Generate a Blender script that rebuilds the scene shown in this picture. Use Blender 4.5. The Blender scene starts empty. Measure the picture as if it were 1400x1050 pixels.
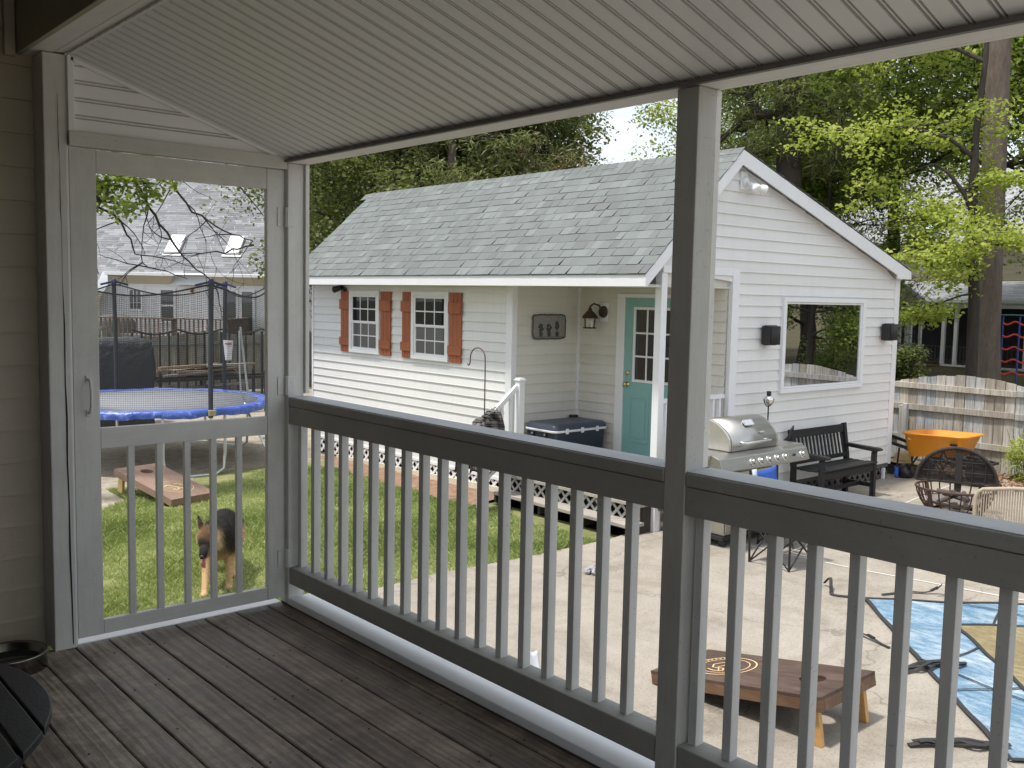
import bpy, math, random
import numpy as np
from mathutils import Vector, Matrix, Quaternion
PI = math.pi
R = math.radians
rng = random.Random(7)
sc = bpy.context.scene
COL = sc.collection

# ------------------------------------------------------------------ helpers
ORG = {}

class MB:
    """collects shapes (world coordinates) that become ONE mesh object"""
    def __init__(s):
        s.v = []; s.f = []; s.r = []; s.sm = []
    def add(s, vs, fs, rnd=None, smooth=False):
        b = len(s.v)
        s.v += [tuple(p) for p in vs]
        for i, f in enumerate(fs):
            s.f.append([b + k for k in f])
            s.r.append(rng.random() if rnd is None else rnd)
            s.sm.append(smooth)
        return s
    def quad(s, a, b, c, d, rnd=None):
        return s.add([a, b, c, d], [(0, 1, 2, 3)], rnd)
    def box(s, x0, x1, y0, y1, z0, z1, rnd=None):
        if rnd is None: rnd = rng.random()
        vs = [(x0,y0,z0),(x1,y0,z0),(x1,y1,z0),(x0,y1,z0),(x0,y0,z1),(x1,y0,z1),(x1,y1,z1),(x0,y1,z1)]
        return s.add(vs, [(3,2,1,0),(4,5,6,7),(0,1,5,4),(1,2,6,5),(2,3,7,6),(3,0,4,7)], rnd)
    def frame(s, M_, x0, x1, y0, y1, z0, z1, rnd=None):
        """box in a local frame M_ (Matrix 4x4)"""
        if rnd is None: rnd = rng.random()
        vs = [(x0,y0,z0),(x1,y0,z0),(x1,y1,z0),(x0,y1,z0),(x0,y0,z1),(x1,y0,z1),(x1,y1,z1),(x0,y1,z1)]
        vs = [M_ @ Vector(p) for p in vs]
        return s.add(vs, [(3,2,1,0),(4,5,6,7),(0,1,5,4),(1,2,6,5),(2,3,7,6),(3,0,4,7)], rnd)
    def bar(s, p, q, w, h, up=(0,0,1), rnd=None):
        p = Vector(p); q = Vector(q); d = (q - p).normalized(); up = Vector(up)
        if abs(d.dot(up)) > .98: up = Vector((1,0,0))
        a = d.cross(up).normalized() * w / 2; b = a.cross(d).normalized() * h / 2
        vs = [p-a-b, p+a-b, p+a+b, p-a+b, q-a-b, q+a-b, q+a+b, q-a+b]
        if rnd is None: rnd = rng.random()
        return s.add(vs, [(3,2,1,0),(4,5,6,7),(0,1,5,4),(1,2,6,5),(2,3,7,6),(3,0,4,7)], rnd)
    def tube(s, pts, rad, n=8, caps=True, rnd=None, closed=False, flat=1.0):
        pts = [Vector(p) for p in pts]; m = len(pts)
        if not hasattr(rad, '__len__'): rad = [rad] * m
        if rnd is None: rnd = rng.random()
        vs = []; ref = None
        for i in range(m):
            if closed: d = pts[(i+1) % m] - pts[i-1]
            else: d = pts[min(i+1, m-1)] - pts[max(i-1, 0)]
            d = d.normalized() if d.length > 1e-9 else Vector((0,0,1))
            if ref is None:
                ref = Vector((0,0,1)) if abs(d.z) < .9 else Vector((1,0,0))
            a = (ref - d * ref.dot(d))
            a = a.normalized() if a.length > 1e-6 else d.orthogonal().normalized()
            b = d.cross(a); ref = a
            for k in range(n):
                t = 2*PI*k/n
                vs.append(pts[i] + (a*math.cos(t)*flat + b*math.sin(t)) * rad[i])
        fs = []
        for i in range(m if closed else m-1):
            j = (i+1) % m
            for k in range(n):
                l = (k+1) % n
                fs.append((i*n+k, i*n+l, j*n+l, j*n+k))
        s.add(vs, fs, rnd, True)
        if caps and not closed:
            s.add(vs[:n], [tuple(range(n))[::-1]], rnd); s.add(vs[-n:], [tuple(range(n))], rnd)
        return s
    def lathe(s, prof, n=24, c=(0,0,0), rnd=None, smooth=True, a0=0, a1=2*PI):
        if rnd is None: rnd = rng.random()
        full = abs(a1 - a0 - 2*PI) < 1e-6; m = n if full else n + 1
        vs = []
        for r_, z in prof:
            for k in range(m):
                t = a0 + (a1-a0)*k/n
                vs.append((c[0]+r_*math.cos(t), c[1]+r_*math.sin(t), c[2]+z))
        fs = []
        for i in range(len(prof)-1):
            for k in range(n):
                l = (k+1) % m
                fs.append((i*m+k, i*m+l, (i+1)*m+l, (i+1)*m+k))
        return s.add(vs, fs, rnd, smooth)
    def prism(s, poly, off, rnd=None):
        """polygon (3D points) extruded by vector off"""
        n = len(poly); off = Vector(off); P = [Vector(p) for p in poly]
        if rnd is None: rnd = rng.random()
        s.add(P + [p+off for p in P], [tuple(range(n))[::-1], tuple(range(n, 2*n))] +
              [(i, (i+1) % n, n+(i+1) % n, n+i) for i in range(n)], rnd)
        return s
    def build(s, name, mat, parent=None, org=None, bevel=0, smooth=False, recalc=True, solid=0):
        o = np.array(org if org is not None else (ORG[parent.name] if parent is not None else (0,0,0)), float)
        me = bpy.data.meshes.new(name)
        V = np.array(s.v, float) - o
        me.from_pydata(V.tolist(), [], s.f)
        a = me.attributes.new('rnd', 'FLOAT', 'FACE'); a.data.foreach_set('value', np.array(s.r, 'f'))
        me.polygons.foreach_set('use_smooth', np.array([x or smooth for x in s.sm], bool))
        if recalc:
            import bmesh
            b = bmesh.new(); b.from_mesh(me); bmesh.ops.recalc_face_normals(b, faces=b.faces); b.to_mesh(me); b.free()
        me.materials.append(mat)
        ob = bpy.data.objects.new(name, me); COL.objects.link(ob)
        if parent is not None:
            ob.parent = parent
        else:
            ob.location = o
        ORG[ob.name] = tuple(o)
        if solid:
            md = ob.modifiers.new('Solid', 'SOLIDIFY'); md.thickness = solid
        if bevel:
            md = ob.modifiers.new('Bevel', 'BEVEL'); md.width = bevel; md.segments = 2; md.limit_method = 'ANGLE'
            md.angle_limit = R(40); md.harden_normals = False
        return ob

def thing(name, label, cat, loc, group=None):
    o = bpy.data.objects.new(name, None); COL.objects.link(o); o.location = loc
    o.empty_display_size = .1
    ORG[o.name] = tuple(loc); o['label'] = label; o['category'] = cat
    if group: o['group'] = group
    return o

def tag(o, label, cat, group=None, kind=None):
    o['label'] = label; o['category'] = cat
    if group: o['group'] = group
    if kind: o['kind'] = kind
    return o

def structure(o):
    o['kind'] = 'structure'; return o

def dup(root, loc, rotz=None, label=None, group=None):
    r = root.copy(); COL.objects.link(r); r.location = loc
    if rotz is not None: r.rotation_euler = (0, 0, rotz)
    if label: r['label'] = label
    if group: r['group'] = group
    for ch in list(root.children):
        c = ch.copy(); COL.objects.link(c); c.parent = r
        for g in list(ch.children):
            d = g.copy(); COL.objects.link(d); d.parent = c
    return r

# ------------------------------------------------------------------ materials
class NT:
    def __init__(s, name):
        s.m = bpy.data.materials.new(name); s.m.use_nodes = True
        s.t = s.m.node_tree; s.t.nodes.clear()
        s.out = s.n('ShaderNodeOutputMaterial')
        s.L = s.t.links.new
    def n(s, typ, **kw):
        nd = s.t.nodes.new(typ)
        for k, v in kw.items():
            if k.startswith('i_'):
                key = k[2:]
                key = int(key) if key.isdigit() else key.replace('_', ' ')
                nd.inputs[key].default_value = v
            else: setattr(nd, k, v)
        return nd
    def coord(s, stretch=(1,1,1), rot=(0,0,0)):
        tc = s.n('ShaderNodeTexCoord'); mp = s.n('ShaderNodeMapping')
        mp.inputs['Scale'].default_value = stretch; mp.inputs['Rotation'].default_value = rot
        s.L(tc.outputs['Object'], mp.inputs['Vector']); return mp.outputs['Vector']
    def noise(s, vec, scale, detail=4, rough=.6, dist=0):
        nd = s.n('ShaderNodeTexNoise'); nd.inputs['Scale'].default_value = scale
        nd.inputs['Detail'].default_value = detail; nd.inputs['Roughness'].default_value = rough
        nd.inputs['Distortion'].default_value = dist
        s.L(vec, nd.inputs['Vector']); return nd.outputs['Fac']
    def ramp(s, fac, stops):
        nd = s.n('ShaderNodeValToRGB'); e = nd.color_ramp.elements
        while len(e) < len(stops): e.new(.5)
        for k, (p, c) in enumerate(stops):
            e[k].position = p; e[k].color = c if len(c) == 4 else (*c, 1)
        s.L(fac, nd.inputs['Fac']); return nd.outputs['Color']
    def mix(s, fac, a, b, mode='MIX'):
        nd = s.n('ShaderNodeMix', data_type='RGBA', blend_type=mode)
        for sock, val in ((nd.inputs[0], fac), (nd.inputs[6], a), (nd.inputs[7], b)):
            if hasattr(val, 'links'): s.L(val, sock)
            elif isinstance(val, (int, float)): sock.default_value = val
            else: sock.default_value = val if len(val) == 4 else (*val, 1)
        return nd.outputs[2]
    def math(s, op, a, b=None):
        nd = s.n('ShaderNodeMath', operation=op)
        for k, val in enumerate((a, b)):
            if val is None: continue
            if hasattr(val, 'links'): s.L(val, nd.inputs[k])
            else: nd.inputs[k].default_value = val
        return nd.outputs[0]
    def attr(s, name='rnd'):
        nd = s.n('ShaderNodeAttribute', attribute_name=name); return nd.outputs['Fac']
    def bsdf(s, col, rough=.6, metal=0, bump=None, bstr=.3, bdist=.01, spec=.5):
        b = s.n('ShaderNodeBsdfPrincipled')
        for key, val in (('Base Color', col), ('Roughness', rough), ('Metallic', metal), ('Specular IOR Level', spec)):
            if hasattr(val, 'links'): s.L(val, b.inputs[key])
            elif key == 'Base Color': b.inputs[key].default_value = val if len(val) == 4 else (*val, 1)
            else: b.inputs[key].default_value = val
        if bump is not None:
            bp = s.n('ShaderNodeBump'); bp.inputs['Strength'].default_value = bstr; bp.inputs['Distance'].default_value = bdist
            s.L(bump, bp.inputs['Height']); s.L(bp.outputs['Normal'], b.inputs['Normal'])
        s.L(b.outputs[0], s.out.inputs[0]); return b

def sc3(c, k): return tuple(min(1, x*k) for x in c)

def plain(name, col, rough=.6, var=.18, scale=6, metal=0, bump=.15, bscale=60, stretch=(1,1,1), rnd=0, bdist=.004, spec=.5):
    """mottled surface: two noises of different size vary the colour, a third gives relief"""
    t = NT(name); v = t.coord(stretch)
    n1 = t.noise(v, scale, 5, .65); n2 = t.noise(v, scale*7.3, 3, .6)
    f = t.math('ADD', t.math('MULTIPLY', n1, .65), t.math('MULTIPLY', n2, .35))
    c = t.ramp(f, [(.3, sc3(col, 1-var)), (.7, sc3(col, 1+var*.7))])
    if rnd:
        c = t.mix(1, c, t.ramp(t.attr(), [(0, (1-rnd,)*3), (1, (1,)*3)]), 'MULTIPLY')
    n3 = t.noise(v, bscale, 4, .6)
    t.bsdf(c, rough, metal, n3 if bump else None, bump, bdist, spec)
    return t.m

def painted(name, col, axis=(1,1,8), dirt=.25, rough=.55):
    """brush painted timber: grain along one axis, faint drips and grime"""
    t = NT(name); st = tuple(1.0/a for a in axis)
    v = t.coord(st); g = t.noise(v, 45, 4, .6, .6)
    w = t.coord(); big = t.noise(w, 2.3, 5, .7); mid = t.noise(w, 14, 4, .6)
    c = t.ramp(big, [(.25, sc3(col, 1-dirt)), (.6, col), (.8, sc3(col, 1.05))])
    c = t.mix(.25, c, t.ramp(g, [(.3, sc3(col, .8)), (.6, sc3(col, 1.04))]))
    sp = t.ramp(t.noise(w, 90, 2, .5), [(.675, (1,1,1)), (.72, (.55,.52,.47))])
    c = t.mix(.5, c, sp, 'MULTIPLY')
    h = t.math('ADD', g, t.math('MULTIPLY', mid, .6))
    t.bsdf(c, t.ramp(mid, [(.3, (rough-.1,)*3), (.7, (rough+.12,)*3)]), 0, h, .25, .003, .35)
    return t.m

def vinyl(name, col, dirty=.12):
    t = NT(name); v = t.coord((1,1,1)); lo = t.coord((.35,.35,1.5))
    c = t.ramp(t.noise(lo, 1.6, 6, .7), [(.25, sc3(col, 1-dirty)), (.55, col), (.8, sc3(col, 1.03))])
    c = t.mix(1, c, t.ramp(t.attr(), [(0, (.94,.94,.93)), (1, (1,1,1))]), 'MULTIPLY')
    streak = t.noise(t.coord((5,5,.35)), 3, 5, .7)
    c = t.mix(.14, c, t.ramp(streak, [(.35, (.8,.79,.74)), (.55, (1,1,1))]), 'MULTIPLY')
    sx = t.n('ShaderNodeSeparateXYZ'); t.L(v, sx.inputs[0])
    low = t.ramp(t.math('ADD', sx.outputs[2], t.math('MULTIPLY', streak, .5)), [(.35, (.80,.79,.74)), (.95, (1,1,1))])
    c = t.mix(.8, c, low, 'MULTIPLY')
    g = t.noise(t.coord((1,1,10)), 9, 3, .5)
    t.bsdf(c, .5, 0, g, .1, .004, .4)
    return t.m

def leaf(name, stops, trans=.35, rough=.6):
    t = NT(name)
    geo = t.attr()
    w = t.noise(t.coord(), .7, 3, .6)
    c = t.ramp(t.math('ADD', t.math('MULTIPLY', geo, .6), t.math('MULTIPLY', w, .4)), stops)
    d = t.n('ShaderNodeBsdfPrincipled'); d.inputs['Roughness'].default_value = rough
    d.inputs['Specular IOR Level'].default_value = .25
    t.L(c, d.inputs['Base Color'])
    tr = t.n('ShaderNodeBsdfTranslucent'); t.L(t.mix(1, c, (1.0,1.05,.6,1), 'MULTIPLY'), tr.inputs[0])
    mx = t.n('ShaderNodeMixShader'); mx.inputs[0].default_value = trans
    t.L(d.outputs[0], mx.inputs[1]); t.L(tr.outputs[0], mx.inputs[2]); t.L(mx.outputs[0], t.out.inputs[0])
    return t.m

def glass_dark(name, base=(.015,.018,.022), refl=.12, rough=.015, wav=.02):
    """window pane over an unlit room: a dark body with a clear coat like reflection"""
    t = NT(name); d = t.n('ShaderNodeBsdfDiffuse'); d.inputs[0].default_value = (*base, 1)
    g = t.n('ShaderNodeBsdfGlossy'); g.inputs['Roughness'].default_value = rough
    g.inputs[0].default_value = (.95,.97,1,1)
    lw = t.n('ShaderNodeFresnel'); lw.inputs['IOR'].default_value = 1.5
    f = t.math('MINIMUM', t.math('ADD', lw.outputs[0], refl), 1.0)
    nz = t.noise(t.coord(), 1.7, 2, .5); bp = t.n('ShaderNodeBump'); bp.inputs['Strength'].default_value = wav
    bp.inputs['Distance'].default_value = .02; t.L(nz, bp.inputs['Height']); t.L(bp.outputs[0], g.inputs['Normal'])
    mx = t.n('ShaderNodeMixShader'); t.L(f, mx.inputs[0]); t.L(d.outputs[0], mx.inputs[1]); t.L(g.outputs[0], mx.inputs[2])
    t.L(mx.outputs[0], t.out.inputs[0]); return t.m

def shingle_mat(name, stops):
    t = NT(name); v = t.coord()
    c = t.ramp(t.attr(), stops)
    c = t.mix(.35, c, t.ramp(t.noise(v, 1.1, 4, .7), [(.3, (.72,.76,.74)), (.7, (1,1,1))]), 'MULTIPLY')
    gr = t.noise(v, 160, 2, .7)
    c = t.mix(.45, c, t.ramp(gr, [(.35, (.55,.57,.57)), (.65, (1,1,1))]), 'MULTIPLY')
    t.bsdf(c, .9, 0, gr, .5, .004, .2); return t.m

def weathered(name, stops, axis='Y', grain=.5, rough=.8, rnd=.3, streak=60):
    t = NT(name)
    st = {'X': (.09,1,1), 'Y': (1,.09,1), 'Z': (1,1,.09)}[axis]
    v = t.coord(st); w = t.coord()
    wave = t.noise(v, streak*.45, 5, .65, 1.2); fine = t.noise(v, streak*2.2, 3, .6)
    blot = t.noise(w, 1.7, 5, .7)
    f = t.math('ADD', t.math('ADD', t.math('MULTIPLY', wave, .45), t.math('MULTIPLY', fine, .2)), t.math('MULTIPLY', blot, .35))
    c = t.ramp(f, stops)
    c = t.mix(1, c, t.ramp(t.attr(), [(0, (1-rnd, 1-rnd*1.03, 1-rnd*1.08)), (1, (1,1,1))]), 'MULTIPLY')
    h = t.math('ADD', wave, t.math('MULTIPLY', fine, .5))
    t.bsdf(c, rough, 0, h, grain, .004, .3); return t.m

# ------------------------------------------------------------------ camera, sky, sun
cam = bpy.data.cameras.new('camera'); co = bpy.data.objects.new('camera', cam); COL.objects.link(co)
yaw, pit, rol = R(41.0128), R(-5.1107), R(1.1474)
f = Vector((math.sin(yaw)*math.cos(pit), math.cos(yaw)*math.cos(pit), math.sin(pit)))
r0 = Vector((math.cos(yaw), -math.sin(yaw), 0)); u0 = r0.cross(f)
rr = r0*math.cos(rol) + u0*math.sin(rol); uu = -r0*math.sin(rol) + u0*math.cos(rol)
co.matrix_world = Matrix(((rr.x, uu.x, -f.x, 0), (rr.y, uu.y, -f.y, 0), (rr.z, uu.z, -f.z, 1.467), (0,0,0,1)))
cam.sensor_width = 36; cam.lens = 36*1322.57/1400; cam.clip_end = 2000; cam.clip_start = .05
sc.camera = co

SUN = Vector((-.335, .075, .93)).normalized()
elev = math.asin(SUN.z); az = math.atan2(SUN.x, SUN.y)
sd = bpy.data.lights.new('sun', 'SUN'); sd.energy = 4.2; sd.angle = R(5); sd.color = (1, .95, .87)
so = bpy.data.objects.new('sun', sd); COL.objects.link(so)
so.rotation_euler = SUN.to_track_quat('Z', 'Y').to_euler(); so.location = (0, 0, 30)

w = bpy.data.worlds.new('World'); sc.world = w; w.use_nodes = True
nt = w.node_tree; nt.nodes.clear()
sky = nt.nodes.new('ShaderNodeTexSky'); sky.sky_type = 'NISHITA'; sky.sun_disc = False
sky.sun_elevation = elev; sky.sun_rotation = az; sky.air_density = 1.0; sky.dust_density = 2.2; sky.ozone_density = 1.0
tc = nt.nodes.new('ShaderNodeTexCoord'); mp = nt.nodes.new('ShaderNodeMapping'); mp.inputs['Scale'].default_value = (1, 1, 2.2)
nz = nt.nodes.new('ShaderNodeTexNoise'); nz.inputs['Scale'].default_value = 2.6; nz.inputs['Detail'].default_value = 7; nz.inputs['Roughness'].default_value = .58
cr = nt.nodes.new('ShaderNodeValToRGB'); cr.color_ramp.elements[0].position = .40; cr.color_ramp.elements[1].position = .62
cr.color_ramp.elements[0].color = (.42,.42,.42,1)
mx = nt.nodes.new('ShaderNodeMix'); mx.data_type = 'RGBA'
mx.inputs[7].default_value = (9.0, 9.4, 9.9, 1)          # sunlit cloud
bg = nt.nodes.new('ShaderNodeBackground'); bg.inputs[1].default_value = .15
wo = nt.nodes.new('ShaderNodeOutputWorld'); L = nt.links.new
L(tc.outputs['Generated'], mp.inputs[0]); L(mp.outputs[0], nz.inputs[0]); L(nz.outputs[0], cr.inputs[0])
L(cr.outputs[0], mx.inputs[0]); L(sky.outputs[0], mx.inputs[6]); L(mx.outputs[2], bg.inputs[0]); L(bg.outputs[0], wo.inputs[0])
sc.view_settings.view_transform = 'Standard'; sc.view_settings.look = 'None'
sc.view_settings.exposure = 0; sc.view_settings.gamma = 1
sc.cycles.max_bounces = 10; sc.cycles.diffuse_bounces = 9; sc.cycles.transparent_max_bounces = 12
sc.cycles.use_denoising = True

# ------------------------------------------------------------------ materials used all over
M = {}
PW = (.69, .69, .655)
M['paintZ'] = painted('painted_timber_upright', PW, (1,1,9))
M['paintY'] = painted('painted_timber_lengthwise', (.335,.332,.305), (1,9,1))  # darker copy of the porch paint: shade on inward faces is in the colour
M['paint_post'] = painted('painted_timber_post', (.47,.468,.44), (1,1,9))  # middle post, same paint toned down to carry its inner-face shade
M['paint_bal'] = painted('painted_timber_baluster', (.60,.605,.59), (1,1,9))
M['header'] = painted('pale_header_paint', (.78,.775,.745), (1,9,1), .12)
M['cap'] = painted('skylit_rail_top', (.52,.54,.56), (1,9,1))  # paler tone paints the sky light on top of the rail
M['paintX'] = painted('painted_timber_crosswise', PW, (9,1,1))
M['white_trim'] = plain('white_trim', (.80,.81,.83), .45, .06, 3, bump=.05)
M['white_metal'] = plain('white_metal', (.78,.79,.80), .35, .08, 8, bump=.03)
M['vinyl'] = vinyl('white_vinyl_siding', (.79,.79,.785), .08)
M['vinyl_shade'] = vinyl('shaded_vinyl_siding', (.72,.70,.645))  # duller copy of the white vinyl, recess shade put into the colour
M['brown_siding'] = vinyl('brown_house_siding', (.44,.385,.30))
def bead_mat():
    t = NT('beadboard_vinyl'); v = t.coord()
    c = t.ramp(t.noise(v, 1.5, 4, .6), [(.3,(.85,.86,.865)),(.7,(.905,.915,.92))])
    c = t.mix(1, c, t.ramp(t.attr(), [(.2,(.56,.555,.54)),(.3,(1,1,1))]), 'MULTIPLY')     # groove shade put into the colour
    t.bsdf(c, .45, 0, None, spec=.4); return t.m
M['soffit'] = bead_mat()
M['black'] = plain('black_paint', (.018,.018,.02), .45, .3, 9, bump=.1)
M['black_metal'] = plain('black_metal', (.025,.024,.025), .4, .3, 14, bump=.08, metal=.3)
M['rust'] = plain('rusty_iron', (.075,.04,.032), .75, .45, 25, bump=.4)
M['steel'] = plain('brushed_steel', (.62,.60,.56), .28, .12, 5, metal=1, bump=.05, bscale=30, stretch=(.06,1,1))
M['chrome'] = plain('bright_chrome', (.75,.75,.75), .12, .06, 9, metal=1, bump=0)
M['brass'] = plain('brass', (.72,.55,.26), .25, .1, 9, metal=1, bump=0)
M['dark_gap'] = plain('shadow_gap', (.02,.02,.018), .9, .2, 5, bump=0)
M['glass'] = glass_dark('window_glass', (.012,.014,.018), .03)
M['glass_low'] = glass_dark('window_glass_with_blind', (.14,.14,.15), .08)

# ------------------------------------------------------------------ ground
def sheet(name, poly_fn, mat, nx, ny, x0, x1, y0, y1, zf):
    xs = np.linspace(x0, x1, nx+1); ys = np.linspace(y0, y1, ny+1)
    mb = MB()
    vs = [(x, y, zf(x, y)) for y in ys for x in xs]
    fs = [(j*(nx+1)+i, j*(nx+1)+i+1, (j+1)*(nx+1)+i+1, (j+1)*(nx+1)+i) for j in range(ny) for i in range(nx)]
    mb.add(vs, fs, .5, True)
    return mb.build(name, mat, recalc=False)

def soil_mat(name, stops, scale=3, bs=40, bump=.6):
    t = NT(name); v = t.coord()
    f_ = t.math('ADD', t.math('MULTIPLY', t.noise(v, scale, 6, .7), .55), t.math('MULTIPLY', t.noise(v, scale*12, 4, .7), .45))
    c = t.ramp(f_, stops); t.bsdf(c, .95, 0, t.noise(v, bs, 4, .7), bump, .02, .1); return t.m

M['earth'] = soil_mat('leaf_strewn_earth', [(.3, (.06,.05,.03)), (.5, (.13,.105,.065)), (.62, (.10,.13,.04)), (.75, (.2,.17,.11))], .35)
M['lawn'] = soil_mat('lawn_soil', [(.3, (.12,.125,.055)), (.5, (.22,.235,.10)), (.72, (.38,.33,.21))], 1.2)
M['gravel'] = soil_mat('grey_gravel', [(.3, (.17,.135,.095)), (.46, (.36,.31,.24)), (.58, (.46,.42,.355)), (.72, (.66,.64,.60))], 6, 60, .9)
M['mulch'] = soil_mat('red_bark_mulch', [(.3, (.13,.07,.05)), (.48, (.32,.20,.14)), (.62, (.42,.30,.22)), (.75, (.55,.45,.36))], 9, 70, 1)

def rise(x, y): return -.03 + (.09*max(0, min(1, (x-6)/5)))
def ground_z(x, y):
    far = max(0, y-16)
    return -1.10 + min(.9, .035*far) + (max(0, x-16)*.02 if x > 16 else 0)
g = sheet('ground', None, M['earth'], 60, 60, -160, 220, -160, 220, lambda x, y: ground_z(x, y) - (.25 if (-6 < x < 15 and -9 < y < 14) else 0))
structure(g)

def patio_z(x, y): return -1.0 + .09*max(0, min(1, (x-6.5)/4.5))
def patio_mat():
    t = NT('patio_concrete'); v = t.coord()
    big = t.noise(v, .55, 6, .65); mid = t.noise(v, 5, 5, .7); fine = t.noise(v, 70, 3, .7)
    f_ = t.math('ADD', t.math('ADD', t.math('MULTIPLY', big, .5), t.math('MULTIPLY', mid, .3)), t.math('MULTIPLY', fine, .2))
    c = t.ramp(f_, [(.3, (.232,.206,.175)), (.5, (.335,.303,.260)), (.68, (.415,.38,.332))])
    st = t.ramp(t.noise(v, 1.3, 6, .75, .8), [(.50, (1,1,1)), (.68, (.74,.71,.66))])
    grit = t.ramp(t.noise(v, 55, 3, .75), [(.34, (.66,.62,.57)), (.46, (1,1,1)), (.62, (1,1,1)), (.72, (1.12,1.11,1.09))])
    c = t.mix(.9, c, grit, 'MULTIPLY')
    c = t.mix(.8, c, st, 'MULTIPLY')
    vo = t.n('ShaderNodeTexVoronoi', feature='DISTANCE_TO_EDGE'); vo.inputs['Scale'].default_value = .42
    wv = t.n('ShaderNodeVectorMath', operation='ADD')
    wn = t.n('ShaderNodeTexNoise'); wn.inputs['Scale'].default_value = 1.6; wn.inputs['Detail'].default_value = 5; t.L(v, wn.inputs['Vector'])
    t.L(v, wv.inputs[0]); t.L(wn.outputs['Color'], wv.inputs[1]); t.L(wv.outputs[0], vo.inputs['Vector'])
    ck = t.ramp(vo.outputs['Distance'], [(.0, (.55,.53,.5)), (.006, (1,1,1))])
    c = t.mix(.75, c, ck, 'MULTIPLY')
    wear = t.ramp(t.noise(v, .8, 7, .7, 1.5), [(.38, (.80,.79,.77)), (.5, (1,1,1)), (.66, (1.06,1.05,1.04))])
    c = t.mix(.85, c, wear, 'MULTIPLY')
    t.bsdf(c, .88, 0, t.math('ADD', fine, t.math('MULTIPLY', mid, .5)), .35, .006, .25); return t.m
M['patio'] = patio_mat()

EDGE = [(2.2,6.62),(3.2,6.70),(4.3,6.74),(5.1,6.79),(5.9,6.74),(6.6,6.72),(7.2,6.69),(7.62,6.66)]
mb = MB()
xs = [2.2] + [3.2,4.3,5.1,5.9,6.6,7.2,7.62] + [8.6,9.6,10.6,11.6,12.6,13.5,14.15]
def edge_y(x):
    if x >= 7.62: return 6.75
    for (a, b), (c_, d_) in zip(EDGE, EDGE[1:]):
        if a <= x <= c_: return b + (d_-b)*(x-a)/(c_-a)
    return 6.62
vs = []; fs = []
for i, x in enumerate(xs):
    for y in (-8, edge_y(x)): vs += [(x, y, patio_z(x, y)), (x, y, -1.2)]
for i in range(len(xs)-1):
    a = i*4; b = a+4
    fs += [(a, b, b+2, a+2), (a+2, b+2, b+3, a+3), (a+1, a, b, b+1)][:2]
mb.add(vs, fs, .5)
structure(mb.build('patio', M['patio']))
mb = MB(); mb.box(-6, 2.199, -9, -.9, -1.2, -1.002); structure(mb.build('patio', M['patio']))  # unseen second slab, added to bounce light into the porch
# control joints: pale mortar lines lying on the slab
mb = MB()
def strip(mb, pts, w_, dz=.004):
    for (a, b) in zip(pts, pts[1:]):
        d = Vector((b[0]-a[0], b[1]-a[1])).normalized(); n = Vector((-d.y, d.x))*w_/2
        P = [(a[0]-n.x, a[1]-n.y), (b[0]-n.x, b[1]-n.y), (b[0]+n.x, b[1]+n.y), (a[0]+n.x, a[1]+n.y)]
        mb.add([(x, y, patio_z(x, y)+dz) for x, y in P], [(0,1,2,3)], .5)
strip(mb, [(8.02,6.5),(8.05,6.08),(8.11,5.0),(8.17,4.43),(8.27,3.92),(8.34,3.5),(8.5,2.6),(8.6,1.5),(8.7,-3)], .022)
strip(mb, [(8.1,5.2),(11.5,5.6),(14.0,5.9)], .018)
jm = plain('pale_joint_filler', (.66,.64,.60), .9, .15, 20)
structure(mb.build('patio_joint', jm))

# lawn, gravel, mulch
def lawn_z(x, y): return -1.03 + .02*math.sin(x*1.7)*math.cos(y*1.3) - .045*max(0, min(1, (y-9)/3))
lx0, lx1, ly0, ly1 = -4, 7.5, 6.5, 12.9
mb = MB()
nx_, ny_ = 46, 26
vs = []; fs = []
for j in range(ny_+1):
    for i in range(nx_+1):
        x = lx0 + (lx1-lx0)*i/nx_; yb = edge_y(x) - .01; y = yb + (ly1-yb)*j/ny_
        vs.append((x, y, lawn_z(x, y) - (.25 if (x < 4.15 and y > 11.5) else 0)))
for j in range(ny_):
    for i in range(nx_):
        a = j*(nx_+1)+i; fs.append((a, a+1, a+nx_+2, a+nx_+1))
mb.add(vs, fs, .5, True)
structure(mb.build('lawn', M['lawn'], recalc=False))
gv = sheet('gravel', None, M['gravel'], 30, 24, -2, 16, 11.0, 24, lambda x, y: -1.10 + .03*max(0, min(1, y-12)) + .03*max(0, y-16) + .010*math.sin(x*3+y*2))
structure(gv)
ml = sheet('mulch_bed', None, M['mulch'], 4, 40, 7.08, 7.78, 8.9, 13.9, lambda x, y: -1.02 + .05*(x-7.0) - .02*(y-9) + .012*math.sin(y*9+x*7))
structure(ml)

def np_mesh(name, V, F, rnd, mat, parent=None, smooth=False):
    me = bpy.data.meshes.new(name)
    n, k = F.shape
    me.vertices.add(len(V)); me.vertices.foreach_set('co', V.astype('f').ravel())
    me.loops.add(n*k); me.loops.foreach_set('vertex_index', F.astype('i').ravel())
    me.polygons.add(n); me.polygons.foreach_set('loop_start', np.arange(0, n*k, k, dtype='i'))
    me.update(calc_edges=True)
    a = me.attributes.new('rnd', 'FLOAT', 'FACE'); a.data.foreach_set('value', rnd.astype('f'))
    me.materials.append(mat)
    ob = bpy.data.objects.new(name, me); COL.objects.link(ob)
    if parent is not None: ob.parent = parent
    ORG[ob.name] = (0,0,0)
    return ob

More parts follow.
